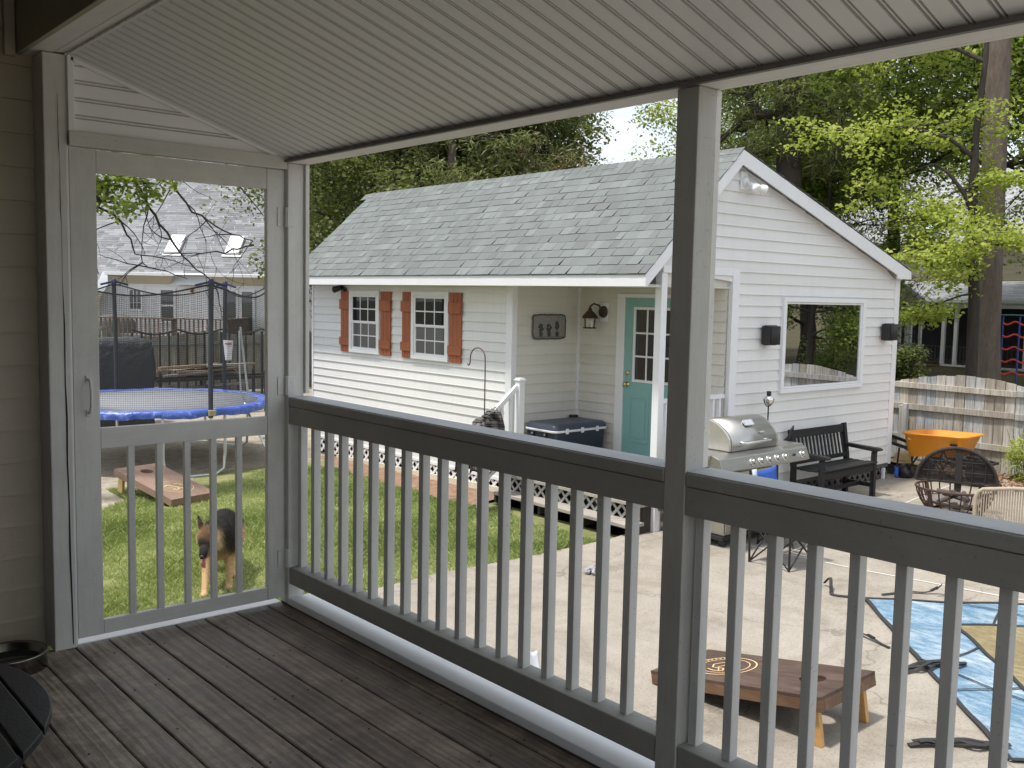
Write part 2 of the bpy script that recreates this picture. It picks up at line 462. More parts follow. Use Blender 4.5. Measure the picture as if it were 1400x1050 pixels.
NR = np.random.default_rng(11)
M['grass'] = leaf('grass_blades', [(.08, (.10,.15,.045)), (.33, (.27,.345,.11)), (.58, (.47,.52,.23)), (.92, (.80,.78,.54))], .33)
def grass(name, N, xr, yr, zf, keep, h0, h1, wd):
    x = NR.uniform(*xr, N); y = NR.uniform(*yr, N)
    pat = np.sin(x*1.9+1.3*np.sin(y*1.1))*np.sin(y*2.3+1.7*np.sin(x*.9))
    bald = np.sin(x*3.1+2.1*np.sin(y*1.7)+.8)*np.sin(y*3.6+1.4*np.sin(x*2.3))
    k = keep(x, y) & (NR.uniform(size=N) < .74 + .28*pat - .75*np.clip(bald-.62,0,1)*2.2); x = x[k]; y = y[k]; pat = pat[k]; n = len(x)
    h = NR.uniform(h0, h1, n)*(1+.35*pat); a = NR.uniform(0, 2*PI, n); ln = NR.uniform(.2, 1.1, n)*h; b = NR.uniform(0, 2*PI, n)
    z = np.array([zf(p, q) for p, q in zip(x, y)]) - .004
    dx = np.cos(a)*wd; dy = np.sin(a)*wd; ox = np.cos(b)*ln; oy = np.sin(b)*ln
    P = np.stack([np.stack([x-dx, y-dy, z], 1), np.stack([x+dx, y+dy, z], 1),
                  np.stack([x+dx*.7+ox*.45, y+dy*.7+oy*.45, z+h*.65], 1), np.stack([x-dx*.2+ox, y-dy*.2+oy, z+h], 1)], 1).reshape(-1, 3)
    F = np.arange(4*n).reshape(n, 4)
    p2 = np.sin(x*5.3+2*np.sin(y*3.7))*np.sin(y*6.1+x*2.2)
    dry = np.clip(.42 - .16*pat - .12*p2 + .02*(y-8) - .05*np.clip(x-4.5,0,2) + NR.normal(0, .24, n), 0, 1)
    o = np_mesh(name, P, F, dry, M['grass']); return o
def keep_lawn(x, y):
    e = np.array([edge_y(q) for q in x])
    return (y > e + .02*np.sin(x*23)) & (x < 7.12 + .05*np.sin(y*7)) & (y < 12.35 + .25*np.sin(x*2.1) + .0*x) & (y > 6.2) & ~((x < 4.1) & (y > 11.4+.2*np.sin(x*5)))
go = grass('grass', 430000, (1.6, 7.4), (6.5, 12.8), lawn_z, keep_lawn, .022, .06, .0028)
tag(go, 'short green lawn grass between the patio and the trampoline', 'grass', kind='stuff')

# ------------------------------------------------------------------ PORCH
# deck boards run along Y
def deck_mat():
    t = NT('weathered_deck_timber')
    v = t.coord((1,.055,1)); w = t.coord()
    rd = t.attr()
    off = t.n('ShaderNodeCombineXYZ'); t.L(t.math('MULTIPLY', rd, 37.0), off.inputs[1]); t.L(t.math('MULTIPLY', rd, 5.0), off.inputs[0])
    va = t.n('ShaderNodeVectorMath', operation='ADD'); t.L(v, va.inputs[0]); t.L(off.outputs[0], va.inputs[1])
    wv = t.n('ShaderNodeTexWave', wave_type='BANDS', bands_direction='X'); wv.inputs['Scale'].default_value = 9
    wv.inputs['Distortion'].default_value = 11; wv.inputs['Detail'].default_value = 3; wv.inputs['Detail Scale'].default_value = 1.1
    t.L(va.outputs[0], wv.inputs['Vector'])
    fine = t.noise(va.outputs[0], 130, 4, .65)
    blot = t.noise(w, 2.1, 6, .72, .5); b2 = t.noise(w, 9, 5, .7)
    f_ = t.math('ADD', t.math('ADD', t.math('MULTIPLY', wv.outputs['Fac'], .10), t.math('MULTIPLY', fine, .32)), t.math('MULTIPLY', blot, .58))
    c = t.ramp(f_, [(.30, (.080,.064,.050)), (.45, (.285,.240,.195)), (.60, (.48,.42,.355)), (.78, (.66,.60,.53))])
    c = t.mix(1, c, t.ramp(rd, [(0, (.58,.56,.53)), (1, (1.06,1.04,1.0))]), 'MULTIPLY')
    c = t.mix(.75, c, t.ramp(b2, [(.42, (.42,.38,.34)), (.6, (1,1,1))]), 'MULTIPLY')
    vo = t.n('ShaderNodeTexVoronoi', feature='F1'); vo.inputs['Scale'].default_value = 2.6; t.L(va.outputs[0], vo.inputs['Vector'])
    kn = t.ramp(vo.outputs['Distance'], [(.02, (.28,.24,.2)), (.055, (1,1,1))])
    c = t.mix(.8, c, kn, 'MULTIPLY')
    # boards get darker toward the rail
    sx = t.n('ShaderNodeSeparateXYZ'); t.L(w, sx.inputs[0])
    edge = t.ramp(t.math('ADD', t.math('MULTIPLY', sx.outputs[0], .5), t.math('MULTIPLY', blot, .35)), [(.75, (1,1,1)), (1.15, (.55,.5,.46))])
    c = t.mix(.75, c, edge, 'MULTIPLY')
    h = t.math('ADD', t.math('MULTIPLY', wv.outputs['Fac'], .25), fine)
    t.bsdf(c, t.ramp(b2, [(.4, (.42,)*3), (.65, (.75,)*3)]), 0, h, .5, .004, .35); return t.m
M['deck'] = deck_mat()
mb = MB(); NAILS = []
seams = [.902+.143*k for k in range(-28, 10)]
x = 1.048
edges = [1.048,1.194,1.334,1.473,1.621,1.755,1.903,2.062,2.205]
while edges[0] > -2.6: edges.insert(0, edges[0]-.1435)
for a, b in zip(edges, edges[1:]):
    g_ = rng.uniform(.005, .009)
    y1 = 4.205 if b < 1.1 else 4.10
    if b > 2.19: b = 2.14
    cuts = [-.72] + ([rng.uniform(.2, 1.4)] if rng.random() < .4 else []) + [y1]
    for c0, c1 in zip(cuts, cuts[1:]):
        n_ = 12; rv = rng.random(); xm0 = a+g_/2; xm1 = b-g_/2
        cup = rng.uniform(-.002, .002)
        vs = []; 
        ys = np.linspace(c0+.002, c1-.002, n_+1)
        for q in ys:
            wob = .0012*math.sin(q*2.1+a*40)
            vs += [(xm0+wob, q, -.03), (xm0+wob, q, -.003), (xm0+.004+wob, q, 0), ((xm0+xm1)/2, q, cup), (xm1-.004+wob, q, 0), (xm1+wob, q, -.003), (xm1+wob, q, -.03)]
        fs = [(i*7+k, i*7+k+1, (i+1)*7+k+1, (i+1)*7+k) for i in range(n_) for k in range(6)]
        fs += [tuple(range(7)), tuple(range(n_*7, n_*7+7))[::-1]]
        mb.add(vs, fs, rv)
    for yj in np.arange(-.55, 4.1, .405):
        for xx in (a+.028, b-.03):
            if rng.random() < .6:
                px, py = xx+rng.uniform(-.008,.008), yj+rng.uniform(-.012,.012)
                if px > 2.1: continue
                nail = MB(); nail.lathe([(0,.0028),(.0032,.0028),(.0038,.001)], 8, (px, py, .0), .5); NAILS.append(nail)
deck = mb.build('porch_deck', M['deck'])
tag(deck, 'weathered grey brown deck boards of the screened porch floor', 'deck')
nails = MB()
for q in NAILS: nails.add(q.v, q.f, .5)
nails.build('nail_heads', plain('rusted_nail', (.02,.016,.013), .7, .3, 30), deck)['kind'] = 'stuff'
fr = MB()
for yj in np.arange(-.55, 4.1, .405): fr.box(-2.6, 2.12, yj-.019, yj+.019, -.2, -.032)
fr.box(2.1415, 2.30, -.7, 4.12, -.24, .0015); fr.box(-2.6, 2.12, 4.045, 4.083, -.24, -.034)
MB().box(1.205, 2.14, 4.1005, 4.32, -.05, .002).build('lit_deck_strip', M['white_trim'], deck, bevel=.003)  # white strip painted in for the brightly lit deck under the door
fr.build('joist_frame', plain('old_joist_timber', (.09,.075,.06), .85, .3, 5), deck)

# posts
def cracked_paint():
    t = NT('checked_painted_post'); v = t.coord((1,1,.1)); w = t.coord()
    c = t.ramp(t.noise(w, 2, 5, .7), [(.3, (.56,.555,.52)), (.65, (.70,.695,.66))])
    c = t.mix(.3, c, t.ramp(t.noise(v, 50, 4, .6), [(.3, (.78,)*3), (.6, (1,)*3)]), 'MULTIPLY')
    t.bsdf(c, .6, 0, t.noise(v, 45, 4, .6), .35, .004, .3); return t.m
M['post'] = cracked_paint()
p = thing('porch_post', 'thick painted corner post with a long black drying crack left of the screen door', 'post', (1.157, 4.13, 0))
MB().box(1.115, 1.2, 4.063, 4.20, .001, 2.372).build('shaft', M['post'], p, bevel=.005)
ck = MB()
pts = [(1.1665,2.22),(1.168,2.02),(1.171,1.97),(1.17,1.78),(1.173,1.72),(1.172,1.5),(1.176,1.32),(1.1745,1.1),(1.178,.95),(1.176,.78),(1.18,.6),(1.179,.42),(1.183,.2),(1.185,.02)]
wd = [.0006,.0014,.0004,.0016,.0006,.0005,.0026,.0022,.0036,.003,.0024,.0038,.0028,.002]
for i in range(len(pts)-1):
    (xa, za), (xb, zb) = pts[i], pts[i+1]; a, b = wd[i], wd[i+1]
    ck.add([(xa-a, 4.0615, za), (xa+a, 4.0615, za), (xb+b, 4.0615, zb), (xb-b, 4.0615, zb)], [(0,1,2,3)], .5)
ck.build('crack', M['dark_gap'], p)
p = thing('porch_post', 'narrow painted post between the screen door hinges and the long balustrade', 'post', (2.2, 4.09, 0))
MB().box(2.145, 2.225, 4.045, 4.12, .002, 2.054).build('shaft', M['paintZ'], p, bevel=.003)
MB().box(2.226, 2.246, 4.03, 4.07, 1.0, 2.053).build('screen_stop', M['paintZ'], p, bevel=.002)
p = thing('porch_post', 'painted porch post between the two balustrade sections', 'post', (2.2, 1.75, 0))
MB().box(2.145, 2.223, 1.713, 1.789, -.22, 2.054).build('shaft', M['paint_post'], p, bevel=.003)
s_ = MB(); s_.box(2.2245, 2.249, 1.7145, 1.800, .9885, 2.053)
s_.build('screen_stop', M['paintZ'], p, bevel=.002)
p = thing('porch_post', 'painted porch post at the near end of the balustrade', 'post', (2.2, -.58, 0))
MB().box(2.145, 2.223, -.62, -.545, -.22, 2.054).build('shaft', M['paintZ'], p, bevel=.003)

# balustrades
def balustrade(y0, y1, ys, label):
    t = thing('porch_railing', label, 'railing', (2.19, (y0+y1)/2, 0), 'porch balustrade sections')
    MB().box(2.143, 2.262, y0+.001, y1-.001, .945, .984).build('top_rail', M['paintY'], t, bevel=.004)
    MB().box(2.148, 2.258, y0+.002, y1-.002, .9842, .9875).build('lit_rail_top', M['cap'], t, bevel=.001)  # added thin strip, carries the light on the rail top
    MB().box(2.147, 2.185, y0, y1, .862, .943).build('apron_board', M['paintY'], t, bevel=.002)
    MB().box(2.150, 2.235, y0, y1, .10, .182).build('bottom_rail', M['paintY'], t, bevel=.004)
    MB().box(2.142, 2.30, y0, y1, .002, .036).build('sill_board', M['white_trim'], t, bevel=.003)
    for i, yy in enumerate(ys):
        MB().box(2.187, 2.222, yy-.0145, yy+.0145, .178, .94).build('baluster', M['paint_bal'], t, bevel=.002)
    return t
ysA = [4.015 - .121*k for k in range(19)]
ysA = [q for q in ysA if q > 1.87]
balustrade(1.79, 4.044, ysA, 'long painted balustrade between the screen door and the middle porch post')
ysB = [1.688 - .1198*k for k in range(18)]
balustrade(-.544, 1.712, ysB, 'nearer painted balustrade running out of frame right of the middle post')

# roof of the porch : ceiling, gable panel, header, beam
pr = thing('porch_roof', 'sloping white beadboard ceiling with header and beam over the screened porch', 'porch roof', (1.7, 1.5, 2.2))
def bead_profile():   # (distance, depth) across one 67 mm repeat
    return [(0,0), (.0485,0), (.0505,-.007), (.0545,-.007), (.0565,-.0006), (.0605,-.0006), (.0620,-.007), (.0655,-.007)]
mb = MB()
y = 4.06; xa, za, xb, zb = 1.2, 2.371, 2.147, 2.0705
nrm = Vector((zb-za, 0, -(xb-xa))).normalized()   # pointing down
if nrm.z > 0: nrm = -nrm
Pp = []
k = 0
while 4.06 - k*.0672 > -.66:
    for d, h in bead_profile(): Pp.append((4.06 - k*.0672 - d, h))
    k += 1
vs = []
for yy, h in Pp:
    o = nrm * h
    vs += [(xa+o.x, yy, za+o.z), (xb+o.x, yy, zb+o.z)]
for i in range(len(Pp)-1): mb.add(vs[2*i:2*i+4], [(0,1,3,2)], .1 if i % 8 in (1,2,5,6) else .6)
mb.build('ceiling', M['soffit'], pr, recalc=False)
# triangular beadboard panel above the door (grooves horizontal)
mb = MB(); yy0 = 4.068
xs_at = lambda z: 1.228 + max(0, min(1, (2.369-z)/(2.369-2.075)))*(2.147-1.228)
zz = 2.084; zs = []
k = 0
while zz + k*.0672 < 2.36:
    for d, h in bead_profile(): zs.append((2.084 + k*.0672 + d, h))
    k += 1
zs = [q for q in zs if q[0] < 2.362]
vs = []
for z, h in zs: vs += [(1.226, yy0-h, z), (xs_at(z), yy0-h, z)]
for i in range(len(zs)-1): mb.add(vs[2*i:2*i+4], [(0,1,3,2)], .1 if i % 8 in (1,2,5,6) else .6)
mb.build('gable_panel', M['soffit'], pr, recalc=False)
mb = MB(); mb.box(1.203, 1.228, 4.05, 4.07, 2.03, 2.372)
mb.build('panel_side_trim', M['soffit'], pr, bevel=.002)
MB().bar((1.215,4.057,2.361),(2.15,4.057,2.0665), .018, .014, (0,1,0)).build('panel_slope_trim', M['soffit'], pr, bevel=.002)
MB().box(1.203, 2.144, 4.046, 4.10, 2.026, 2.0835).build('door_header', M['paintX'], pr, bevel=.003)
MB().box(2.146, 2.2235, -.68, 4.12, 2.0555, 2.3).build('header', M['header'], pr, bevel=.002)
MB().box(2.2262, 2.2495, -.68, 4.12, 2.0562, 2.3).build('outer_stop', M['header'], pr, bevel=.002)
MB().box(2.128, 2.1445, -.68, 4.05, 2.0555, 2.0675).build('ceiling_shadow_strip', plain('shadow_line_dark', (.16,.15,.14), .6, .1, 5), pr, bevel=.001)  # dark strip, the shadow line at the ceiling edge is in its colour
b1 = MB(); b1.box(1.078, 1.158, -.68, 4.2, 2.3745, 2.43); b1.box(1.163, 1.2055, -.68, 4.2, 2.378, 2.43)
b1.build('beam_underside', M['header'], pr, bevel=.003)
MB().box(1.055, 1.0765, -.68, 4.2, 2.372, 2.9).build('beam_face', plain('olive_beam_board', (.34,.325,.235), .6, .12, 3), pr, bevel=.002)
MB().box(1.118, 1.2065, 4.2005, 4.225, .0, 2.95).build('closing_board', M['paintZ'], pr)
MB().box(1.2, 1.2068, 4.07, 4.16, 2.022, 2.95).build('closing_board', M['post'], pr)
MB().box(1.08, 1.199, -.68, 4.2, 2.431, 2.95).build('beam_core', M['paintY'], pr)
MB().box(1.202, 1.222, -.68, 4.06, 2.3685, 2.38).build('ceiling_trim', M['soffit'], pr, bevel=.002)
# roof deck over the whole porch, keeps the light out as the real one does
MB().prism([(2.30,-.7,2.24),(2.30,-.7,2.40),(1.1,-.7,2.95),(-3.0,-.7,2.98),(-3.0,-.7,2.9),(1.05,-.7,2.9),(1.2,-.7,2.72),(2.25,-.7,2.32)], (0,4.9,0)).build('roof_deck', plain('porch_roof_shingle', (.2,.2,.2), .9, .2, 20), pr)
MB().box(-3.0, 1.054, -.68, 4.2, 2.80, 2.83).build('unseen_flat_ceiling', plain('dark_unseen_ceiling', (.045,.036,.028), .7, .2, 4), pr)  # unseen ceiling, coloured dark so little light bounces onto the rails

# brown house wall left of the post
hs = thing('house', 'dark brown lap siding house wall left of the screen door', 'house', (.5, 4.3, 0))
def siding(mb, base, u, n, z0, z1, exp, Lf, Rf, t_=.013, rndf=None):
    """lap siding; base point, horizontal unit u, outward normal n"""
    base = Vector(base); u = Vector(u); n = Vector(n); z = z0
    while z < z1 - .004:
        zt = min(z+exp, z1)
        a0, a1, b0, b1_ = Lf(z), Rf(z), Lf(zt), Rf(zt)
        if a1 - a0 > .003:
            if b1_ < b0: b0 = b1_ = (b0+b1_)/2
            lo = n*t_; hi = n*.002; rv = rng.random()
            P = lambda s_, z_, o: base + u*s_ + o + Vector((0,0,z_))
            # butt curl, face in two bands (slight dutch roll)
            mid = n*(t_*.80); zm = z + (zt-z)*.12
            m0, m1 = a0+(b0-a0)*.12, a1+(b1_-a1)*.12
            mb.add([P(a0,z,Vector()), P(a1,z,Vector()), P(a1,z,lo), P(a0,z,lo)], [(0,1,2,3)], rv)
            mb.add([P(a0,z,lo), P(a1,z,lo), P(m1,zm,mid), P(m0,zm,mid), P(b1_,zt,hi), P(b0,zt,hi)], [(0,1,2,3), (3,2,4,5)], rv)
        z = zt
mb = MB()
siding(mb, (0,4.21,0), (1,0,0), (0,-1,0), -.015, 2.9, .1303, lambda z: -3.0, lambda z: 1.16, .016)
mb.build('siding', M['brown_siding'], hs, recalc=False)
MB().box(-3.0, 1.1, 4.212, 7.3, -1.0, 4.6).build('wall', M['brown_siding'], hs)
MB().box(1.012, 1.05, 4.17, 4.2, 2.36, 2.9).build('corner_trim', M['brown_siding'], hs, bevel=.002)
MB().prism([(1.55,4.0,3.9),(1.55,4.0,4.05),(-3.2,4.0,5.9),(-3.2,4.0,5.75)], (0,3.6,0)).build('roof', plain('house_roof_shingle', (.12,.12,.125), .9, .2, 20), hs)
MB().box(-2.3, -2.2, -.7, 4.2, -.9, 2.8).build('porch_back_wall', plain('deep_brown_wall', (.05,.04,.03), .8, .2, 4), hs)

MB().box(-2.3, -.9, -.80, -.72, -.9, 2.8).build('unseen_blocker_wall', plain('blocker_wall_brown', (.05,.04,.03), .8, .2, 4), hs)  # unseen wall added to block light from the rail faces
# screen door
dr = thing('screen_door', 'painted wooden screen door with balusters in its lower half', 'door', (1.67, 4.08, 0))
ya, yb = 4.068, 4.098
MB().box(1.207, 1.309, ya, yb, .034, 2.022).build('latch_stile', M['paintZ'], dr, bevel=.0025)
MB().box(2.0525, 2.1375, ya, yb, .034, 2.022).build('hinge_stile', M['paintZ'], dr, bevel=.0025)
MB().box(1.310, 2.0515, ya+.001, yb-.001, 1.932, 2.021).build('top_rail', M['paintX'], dr, bevel=.0025)
MB().box(1.310, 2.0515, ya+.001, yb-.001, .815, .900).build('middle_rail', M['paintX'], dr, bevel=.0025)
MB().box(1.310, 2.0515, ya+.001, yb-.001, .034, .094).build('bottom_rail', M['paintX'], dr, bevel=.0025)
for xx in (1.4335, 1.5535, 1.675, 1.7945, 1.916):
    MB().box(xx-.0135, xx+.0135, ya+.004, yb-.004, .091, .816).build('baluster', M['paintZ'], dr, bevel=.002)
hd = MB(); hd.tube([(1.262,4.066,1.105),(1.264,4.043,1.098),(1.2645,4.034,1.07),(1.2645,4.033,1.035),(1.2645,4.034,1.0),(1.264,4.043,.972),(1.262,4.066,.965)], .0062, 10)
hd.box(1.254,1.27,4.062,4.068,1.092,1.118); hd.box(1.254,1.27,4.062,4.068,.952,.978)
hd.build('handle', M['paintZ'], dr, bevel=.001)
for z in (1.811, 1.04, .222):
    h = MB(); h.box(2.102,2.139,4.0635,4.068,z-.042,z+.042); h.box(2.1405,2.176,4.040,4.0445,z-.042,z+.042)
    h.tube([(2.1415,4.052,z-.044),(2.1415,4.052,z+.044)], .0085, 10)
    h.build('hinge', M['paintZ'], dr, bevel=.001)
MB().box(1.2005, 1.2055, 4.069, 4.1, 0.01, 2.02).build('weather_strip', M['white_trim'], dr)

# dog bowl, low round slatted table
b = thing('dog_bowl', 'steel dog bowl on the deck beside the dark siding', 'bowl', (.935, 3.99, 0))
MB().lathe([(.0,.004),(.095,.004),(.105,.012),(.112,.062),(.126,.068),(.131,.064),(.122,.056),(.128,.002),(.0,.001)], 40, (.935,3.99,.0)).build('bowl_body', plain('dull_steel', (.30,.29,.27), .25, .12, 6, metal=1, bump=0), b)
MB().lathe([(.0,.035),(.106,.035)], 32, (.935,3.99,.0)).build('water', plain('bowl_water', (.02,.022,.022), .06, .1, 4, bump=0), b)
tb = thing('side_table', 'round black slatted low table in the dark corner of the deck', 'table', (.12, 2.68, 0))
M['table'] = plain('black_resin', (.022,.024,.028), .42, .25, 12, bump=.25, bscale=120)
for k in range(15):
    x1 = .700 - k*.0775; x0 = x1 - .066
    if k == 0: x0 = .630
    xm = (x0+x1)/2
    def hy(x): return math.sqrt(max(0, .582**2 - (x-.12)**2))
    if hy(x0) < .05 and hy(x1) < .05: continue
    n_ = 10; xsx = np.linspace(x0, x1, n_+1)
    poly = [(x, 2.68-hy(x), .4) for x in xsx] + [(x, 2.68+hy(x), .4) for x in xsx[::-1]]
    clean = []
    for p in poly:
        if not clean or (Vector(p)-Vector(clean[-1])).length > 1e-4: clean.append(p)
    if (Vector(clean[0])-Vector(clean[-1])).length < 1e-4: clean.pop()
    MB().prism(clean, (0,0,.02)).build('slat', M['table'], tb, bevel=.003)
u_ = MB(); u_.lathe([(.52,.36),(.55,.36),(.55,.398),(.52,.398),(.52,.36)], 40, (.12,2.68,0)); u_.build('apron_ring', M['table'], tb)
for a in range(4):
    t_ = PI/4 + a*PI/2
    MB().bar((.12+.45*math.cos(t_), 2.68+.45*math.sin(t_), .37), (.12+.5*math.cos(t_), 2.68+.5*math.sin(t_), .002), .05, .04).build('leg', M['table'], tb, bevel=.003)

# ------------------------------------------------------------------ COTTAGE (front wall X=7.75 facing -X, gable wall Y=6.58 facing -Y)
ct = thing('cottage', 'small white vinyl sided outbuilding with grey green shingle roof and recessed porch', 'cottage', (9.8, 10, -1))
XH, YG, YS, XD, FL = 7.75, 6.58, 8.934, 8.903, -.45
mb = MB()
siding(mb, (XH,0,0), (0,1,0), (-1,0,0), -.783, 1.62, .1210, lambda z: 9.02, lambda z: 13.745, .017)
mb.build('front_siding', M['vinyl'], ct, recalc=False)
mb = MB()
siding(mb, (0,YS,0), (1,0,0), (0,-1,0), FL, 1.62, .1210, lambda z: 7.77, lambda z: 8.885, .018)
siding(mb, (XD,0,0), (0,1,0), (-1,0,0), FL, 1.62, .1210, lambda z: 6.6, lambda z: 8.91, .018)
mb.build('porch_siding', M['vinyl_shade'], ct, recalc=False)
def roof_front_x(z): return 8.885 - (3.0-z)/.9165
def roof_back_x(z): return 8.885 + (3.0-z)/.3103
mb = MB()
def gl(z): return 9.05 if z < 1.80 else max(7.5, roof_front_x(z))
def gr(z): return min(12.56, roof_back_x(z))
siding(mb, (0,YG,0), (1,0,0), (0,-1,0), -.70, 1.804, .1252, gl, gr, .021)
siding(mb, (0,YG,0), (1,0,0), (0,-1,0), 1.804, 3.0, .1252, lambda z: max(7.75, roof_front_x(z)), gr, .021)
mb.build('gable_siding', M['vinyl'], ct, recalc=False)
# corner boards and porch frame
mb = MB()
mb.box(XH-.022, XH+.02, 13.745, 13.79, -.78, 1.62); mb.build('front_corner_board', M['white_trim'], ct, bevel=.003)
mb = MB(); mb.box(XH-.024, XH+.06, 8.905, 9.018, FL-.33, 1.62); mb.build('front_corner_board', M['white_trim'], ct, bevel=.003)
mb = MB(); mb.box(12.56, 12.685, YG-.024, YG+.1, -.72, 1.93); mb.build('gable_corner_board', M['white_trim'], ct, bevel=.003)
MB().box(8.86, 8.9, 8.90, 8.931, FL, 1.61).build('inside_corner_trim', M['white_trim'], ct, bevel=.002)
MB().box(7.745, 7.835, 6.575, 6.665, -1.0, 1.80).build('porch_post', M['white_trim'], ct, bevel=.005)
mb = MB(); mb.box(8.925, 9.048, 6.552, 6.68, -.72, 1.80); mb.build('gable_opening_post', M['white_trim'], ct, bevel=.004)
mb = MB(); mb.box(7.74, 9.048, 6.556, 6.66, 1.755, 1.83); mb.build('gable_opening_header', M['white_trim'], ct, bevel=.003)
MB().box(7.40, 8.95, 6.6, 13.75, 1.612, 1.63).build('soffit', M['vinyl_shade'], ct)
# bodies that close the walls
mb = MB(); mb.box(XH+.002, 12.6, 8.95, 13.74, -.75, 1.61); mb.box(8.92, 12.6, 6.6, 8.949, -.75, 1.61)
mb.prism([(7.8,6.62,1.632),(8.885,6.62,2.93),(12.6,6.62,1.8),(12.6,6.62,1.632)], (0,7.05,0))
mb.build('wall_core', M['vinyl_shade'], ct)
sk = MB(); sk.box(7.84, 8.92, 6.578, 6.596, -.99, -.46); sk.box(7.752, 7.77, 6.67, 6.82, -.99, -.72)
sk.build('porch_skirt_board', plain('mossy_skirt_board', (.36,.37,.29), .85, .25, 7), ct)
# porch floor
fl = MB()
for k in range(9): fl.box(7.66 + k*.139, 7.66 + k*.139 + .134, 6.60, 8.93, FL-.03, FL)
M['step'] = weathered('pale_weathered_step_timber', [(.3, (.22,.19,.165)), (.5, (.42,.385,.345)), (.7, (.58,.55,.51))], 'Y', .4, .85, .15, 50)
fl.build('porch_floor', M['step'], ct, bevel=.003)
# roof: shingles in courses, per-tab colour
def shingles(name, mat, O, u, v, Lu, Lv, exp, parent, seedlift=.006, tmin=.09, tmax=.20, Lx=None, Rx=None):
    O = Vector(O); u = Vector(u).normalized(); v = Vector(v).normalized(); n = u.cross(v).normalized()
    if n.z < 0: n = -n
    mb = MB(); s_ = 0; lv = 0
    while s_ < Lv - .01:
        e = min(s_+exp, Lv)
        a = Lx(s_) if Lx else 0; end = Rx(s_) if Rx else Lu
        x = a - rng.uniform(0, tmax); tone = rng.uniform(.3,.7)
        wob = rng.uniform(-.004,.004)
        while x < end:
            wdt = rng.uniform(tmin, tmax); x0 = max(x, a); x1 = min(x+wdt, end); x += wdt
            if x1 - x0 < .004: continue
            lift = .0048 + (seedlift*.6 if rng.random() < .45 else 0) + rng.uniform(0,.0015)
            tone = min(1, max(0, .5 + (tone-.5)*.25 + rng.gauss(0, .25)))
            sk = rng.uniform(-.02,.02)
            ds = (wob + rng.uniform(-.003,.003)) if s_ > 0 else rng.uniform(-.001,.001)
            p = [O+u*(x0+sk)+v*(s_+ds)+n*lift, O+u*(x1+sk)+v*(s_+ds)+n*lift, O+u*x1+v*(e+.01)+n*.002, O+u*x0+v*(e+.01)+n*.002]
            b_ = [O+u*(x0+sk)+v*(s_+ds), O+u*(x1+sk)+v*(s_+ds)]
            mb.add(p+b_, [(0,1,2,3),(4,5,1,0),(4,0,3),(5,2,1)], tone)
        s_ = e
    return mb.build(name, mat, parent, recalc=False)
M['shingle'] = shingle_mat('grey_green_shingle', [(0, (.172,.184,.184)), (.4, (.190,.204,.202)), (.7, (.202,.220,.216)), (1, (.232,.253,.246))])
YR0, YR1 = 6.45, 13.86
sl = Vector((8.885-7.344, 0, 3.129-1.733)); Ls = sl.length
bl = Vector((12.75-8.885, 0, 1.935-3.129)); Lb = bl.length
shingles('roof', M['shingle'], (7.335, YR0-.006, 1.728), (0,1,0), sl, YR1-YR0, Ls+.012, .142, ct)
shingles('rear_roof', M['shingle'], (12.765, YR0-.006, 1.93), (0,1,0), -bl, YR1-YR0, Lb+.01, .142, ct)
cp = MB(); y = YR0-.01
while y < YR1:
    e = y+.30
    cp.add([(8.885-.11,y,3.129-.088),(8.885,y,3.146),(8.885+.11,y,3.107),(8.885+.11,e+.02,3.099),(8.885,e+.02,3.136),(8.885-.11,e+.02,3.129-.098)], [(0,1,4,5),(1,2,3,4)])
    y += .155
cp.build('ridge_cap', M['shingle'], ct, recalc=False)
sb = MB(); sb.box(7.334, 7.42, YR0+.002, YR1, 1.7225, 1.729); sb.build('starter_strip', M['shingle'], ct)
rb = MB()
rb.prism([(7.36,YR0+.03,1.705),(8.885,YR0+.03,3.10),(12.74,YR0+.03,1.91),(12.74,YR0+.03,1.86),(8.885,YR0+.03,3.04),(7.36,YR0+.03,1.66)], (0,YR1-YR0-.06,0))
rb.build('roof_board', M['white_trim'], ct)
# rake boards and fascia
fa = MB()
th = .022
fa.prism([(7.345,YR0,1.722),(8.885,YR0,3.117),(8.885,YR0,2.958),(7.372,YR0,1.601),(7.345,YR0,1.601)], (0,th,0))
fa.build('rake_board', M['white_trim'], ct, bevel=.002)
fa = MB(); fa.prism([(8.8865,YR0,3.117),(12.762,YR0,1.922),(12.775,YR0,1.818),(12.42,YR0,1.818),(12.40,YR0,1.868),(8.8865,YR0,2.958)], (0,th,0))
fa.build('rake_board', M['white_trim'], ct, bevel=.002)
MB().box(7.346, 7.368, YR0+.024, YR1, 1.602, 1.722).build('fascia', M['white_trim'], ct, bevel=.002)
mb = MB(); mb.box(7.372, 7.74, 6.56, YR1-.02, 1.603, 1.611); mb.build('eave_soffit', M['vinyl_shade'], ct)
mb = MB(); mb.box(12.69, 12.76, 6.476, YR1-.02, 1.82, 1.83); mb.box(12.742, 12.768, 6.476, YR1, 1.822, 1.93); mb.build('rear_fascia', M['white_trim'], ct)
mb = MB(); mb.prism([(7.75,13.744,-.78),(12.6,13.744,-.78),(12.6,13.744,1.83),(8.885,13.744,2.99),(7.75,13.744,1.62)], (0,.03,0)); mb.build('far_gable_wall', M['vinyl'], ct)
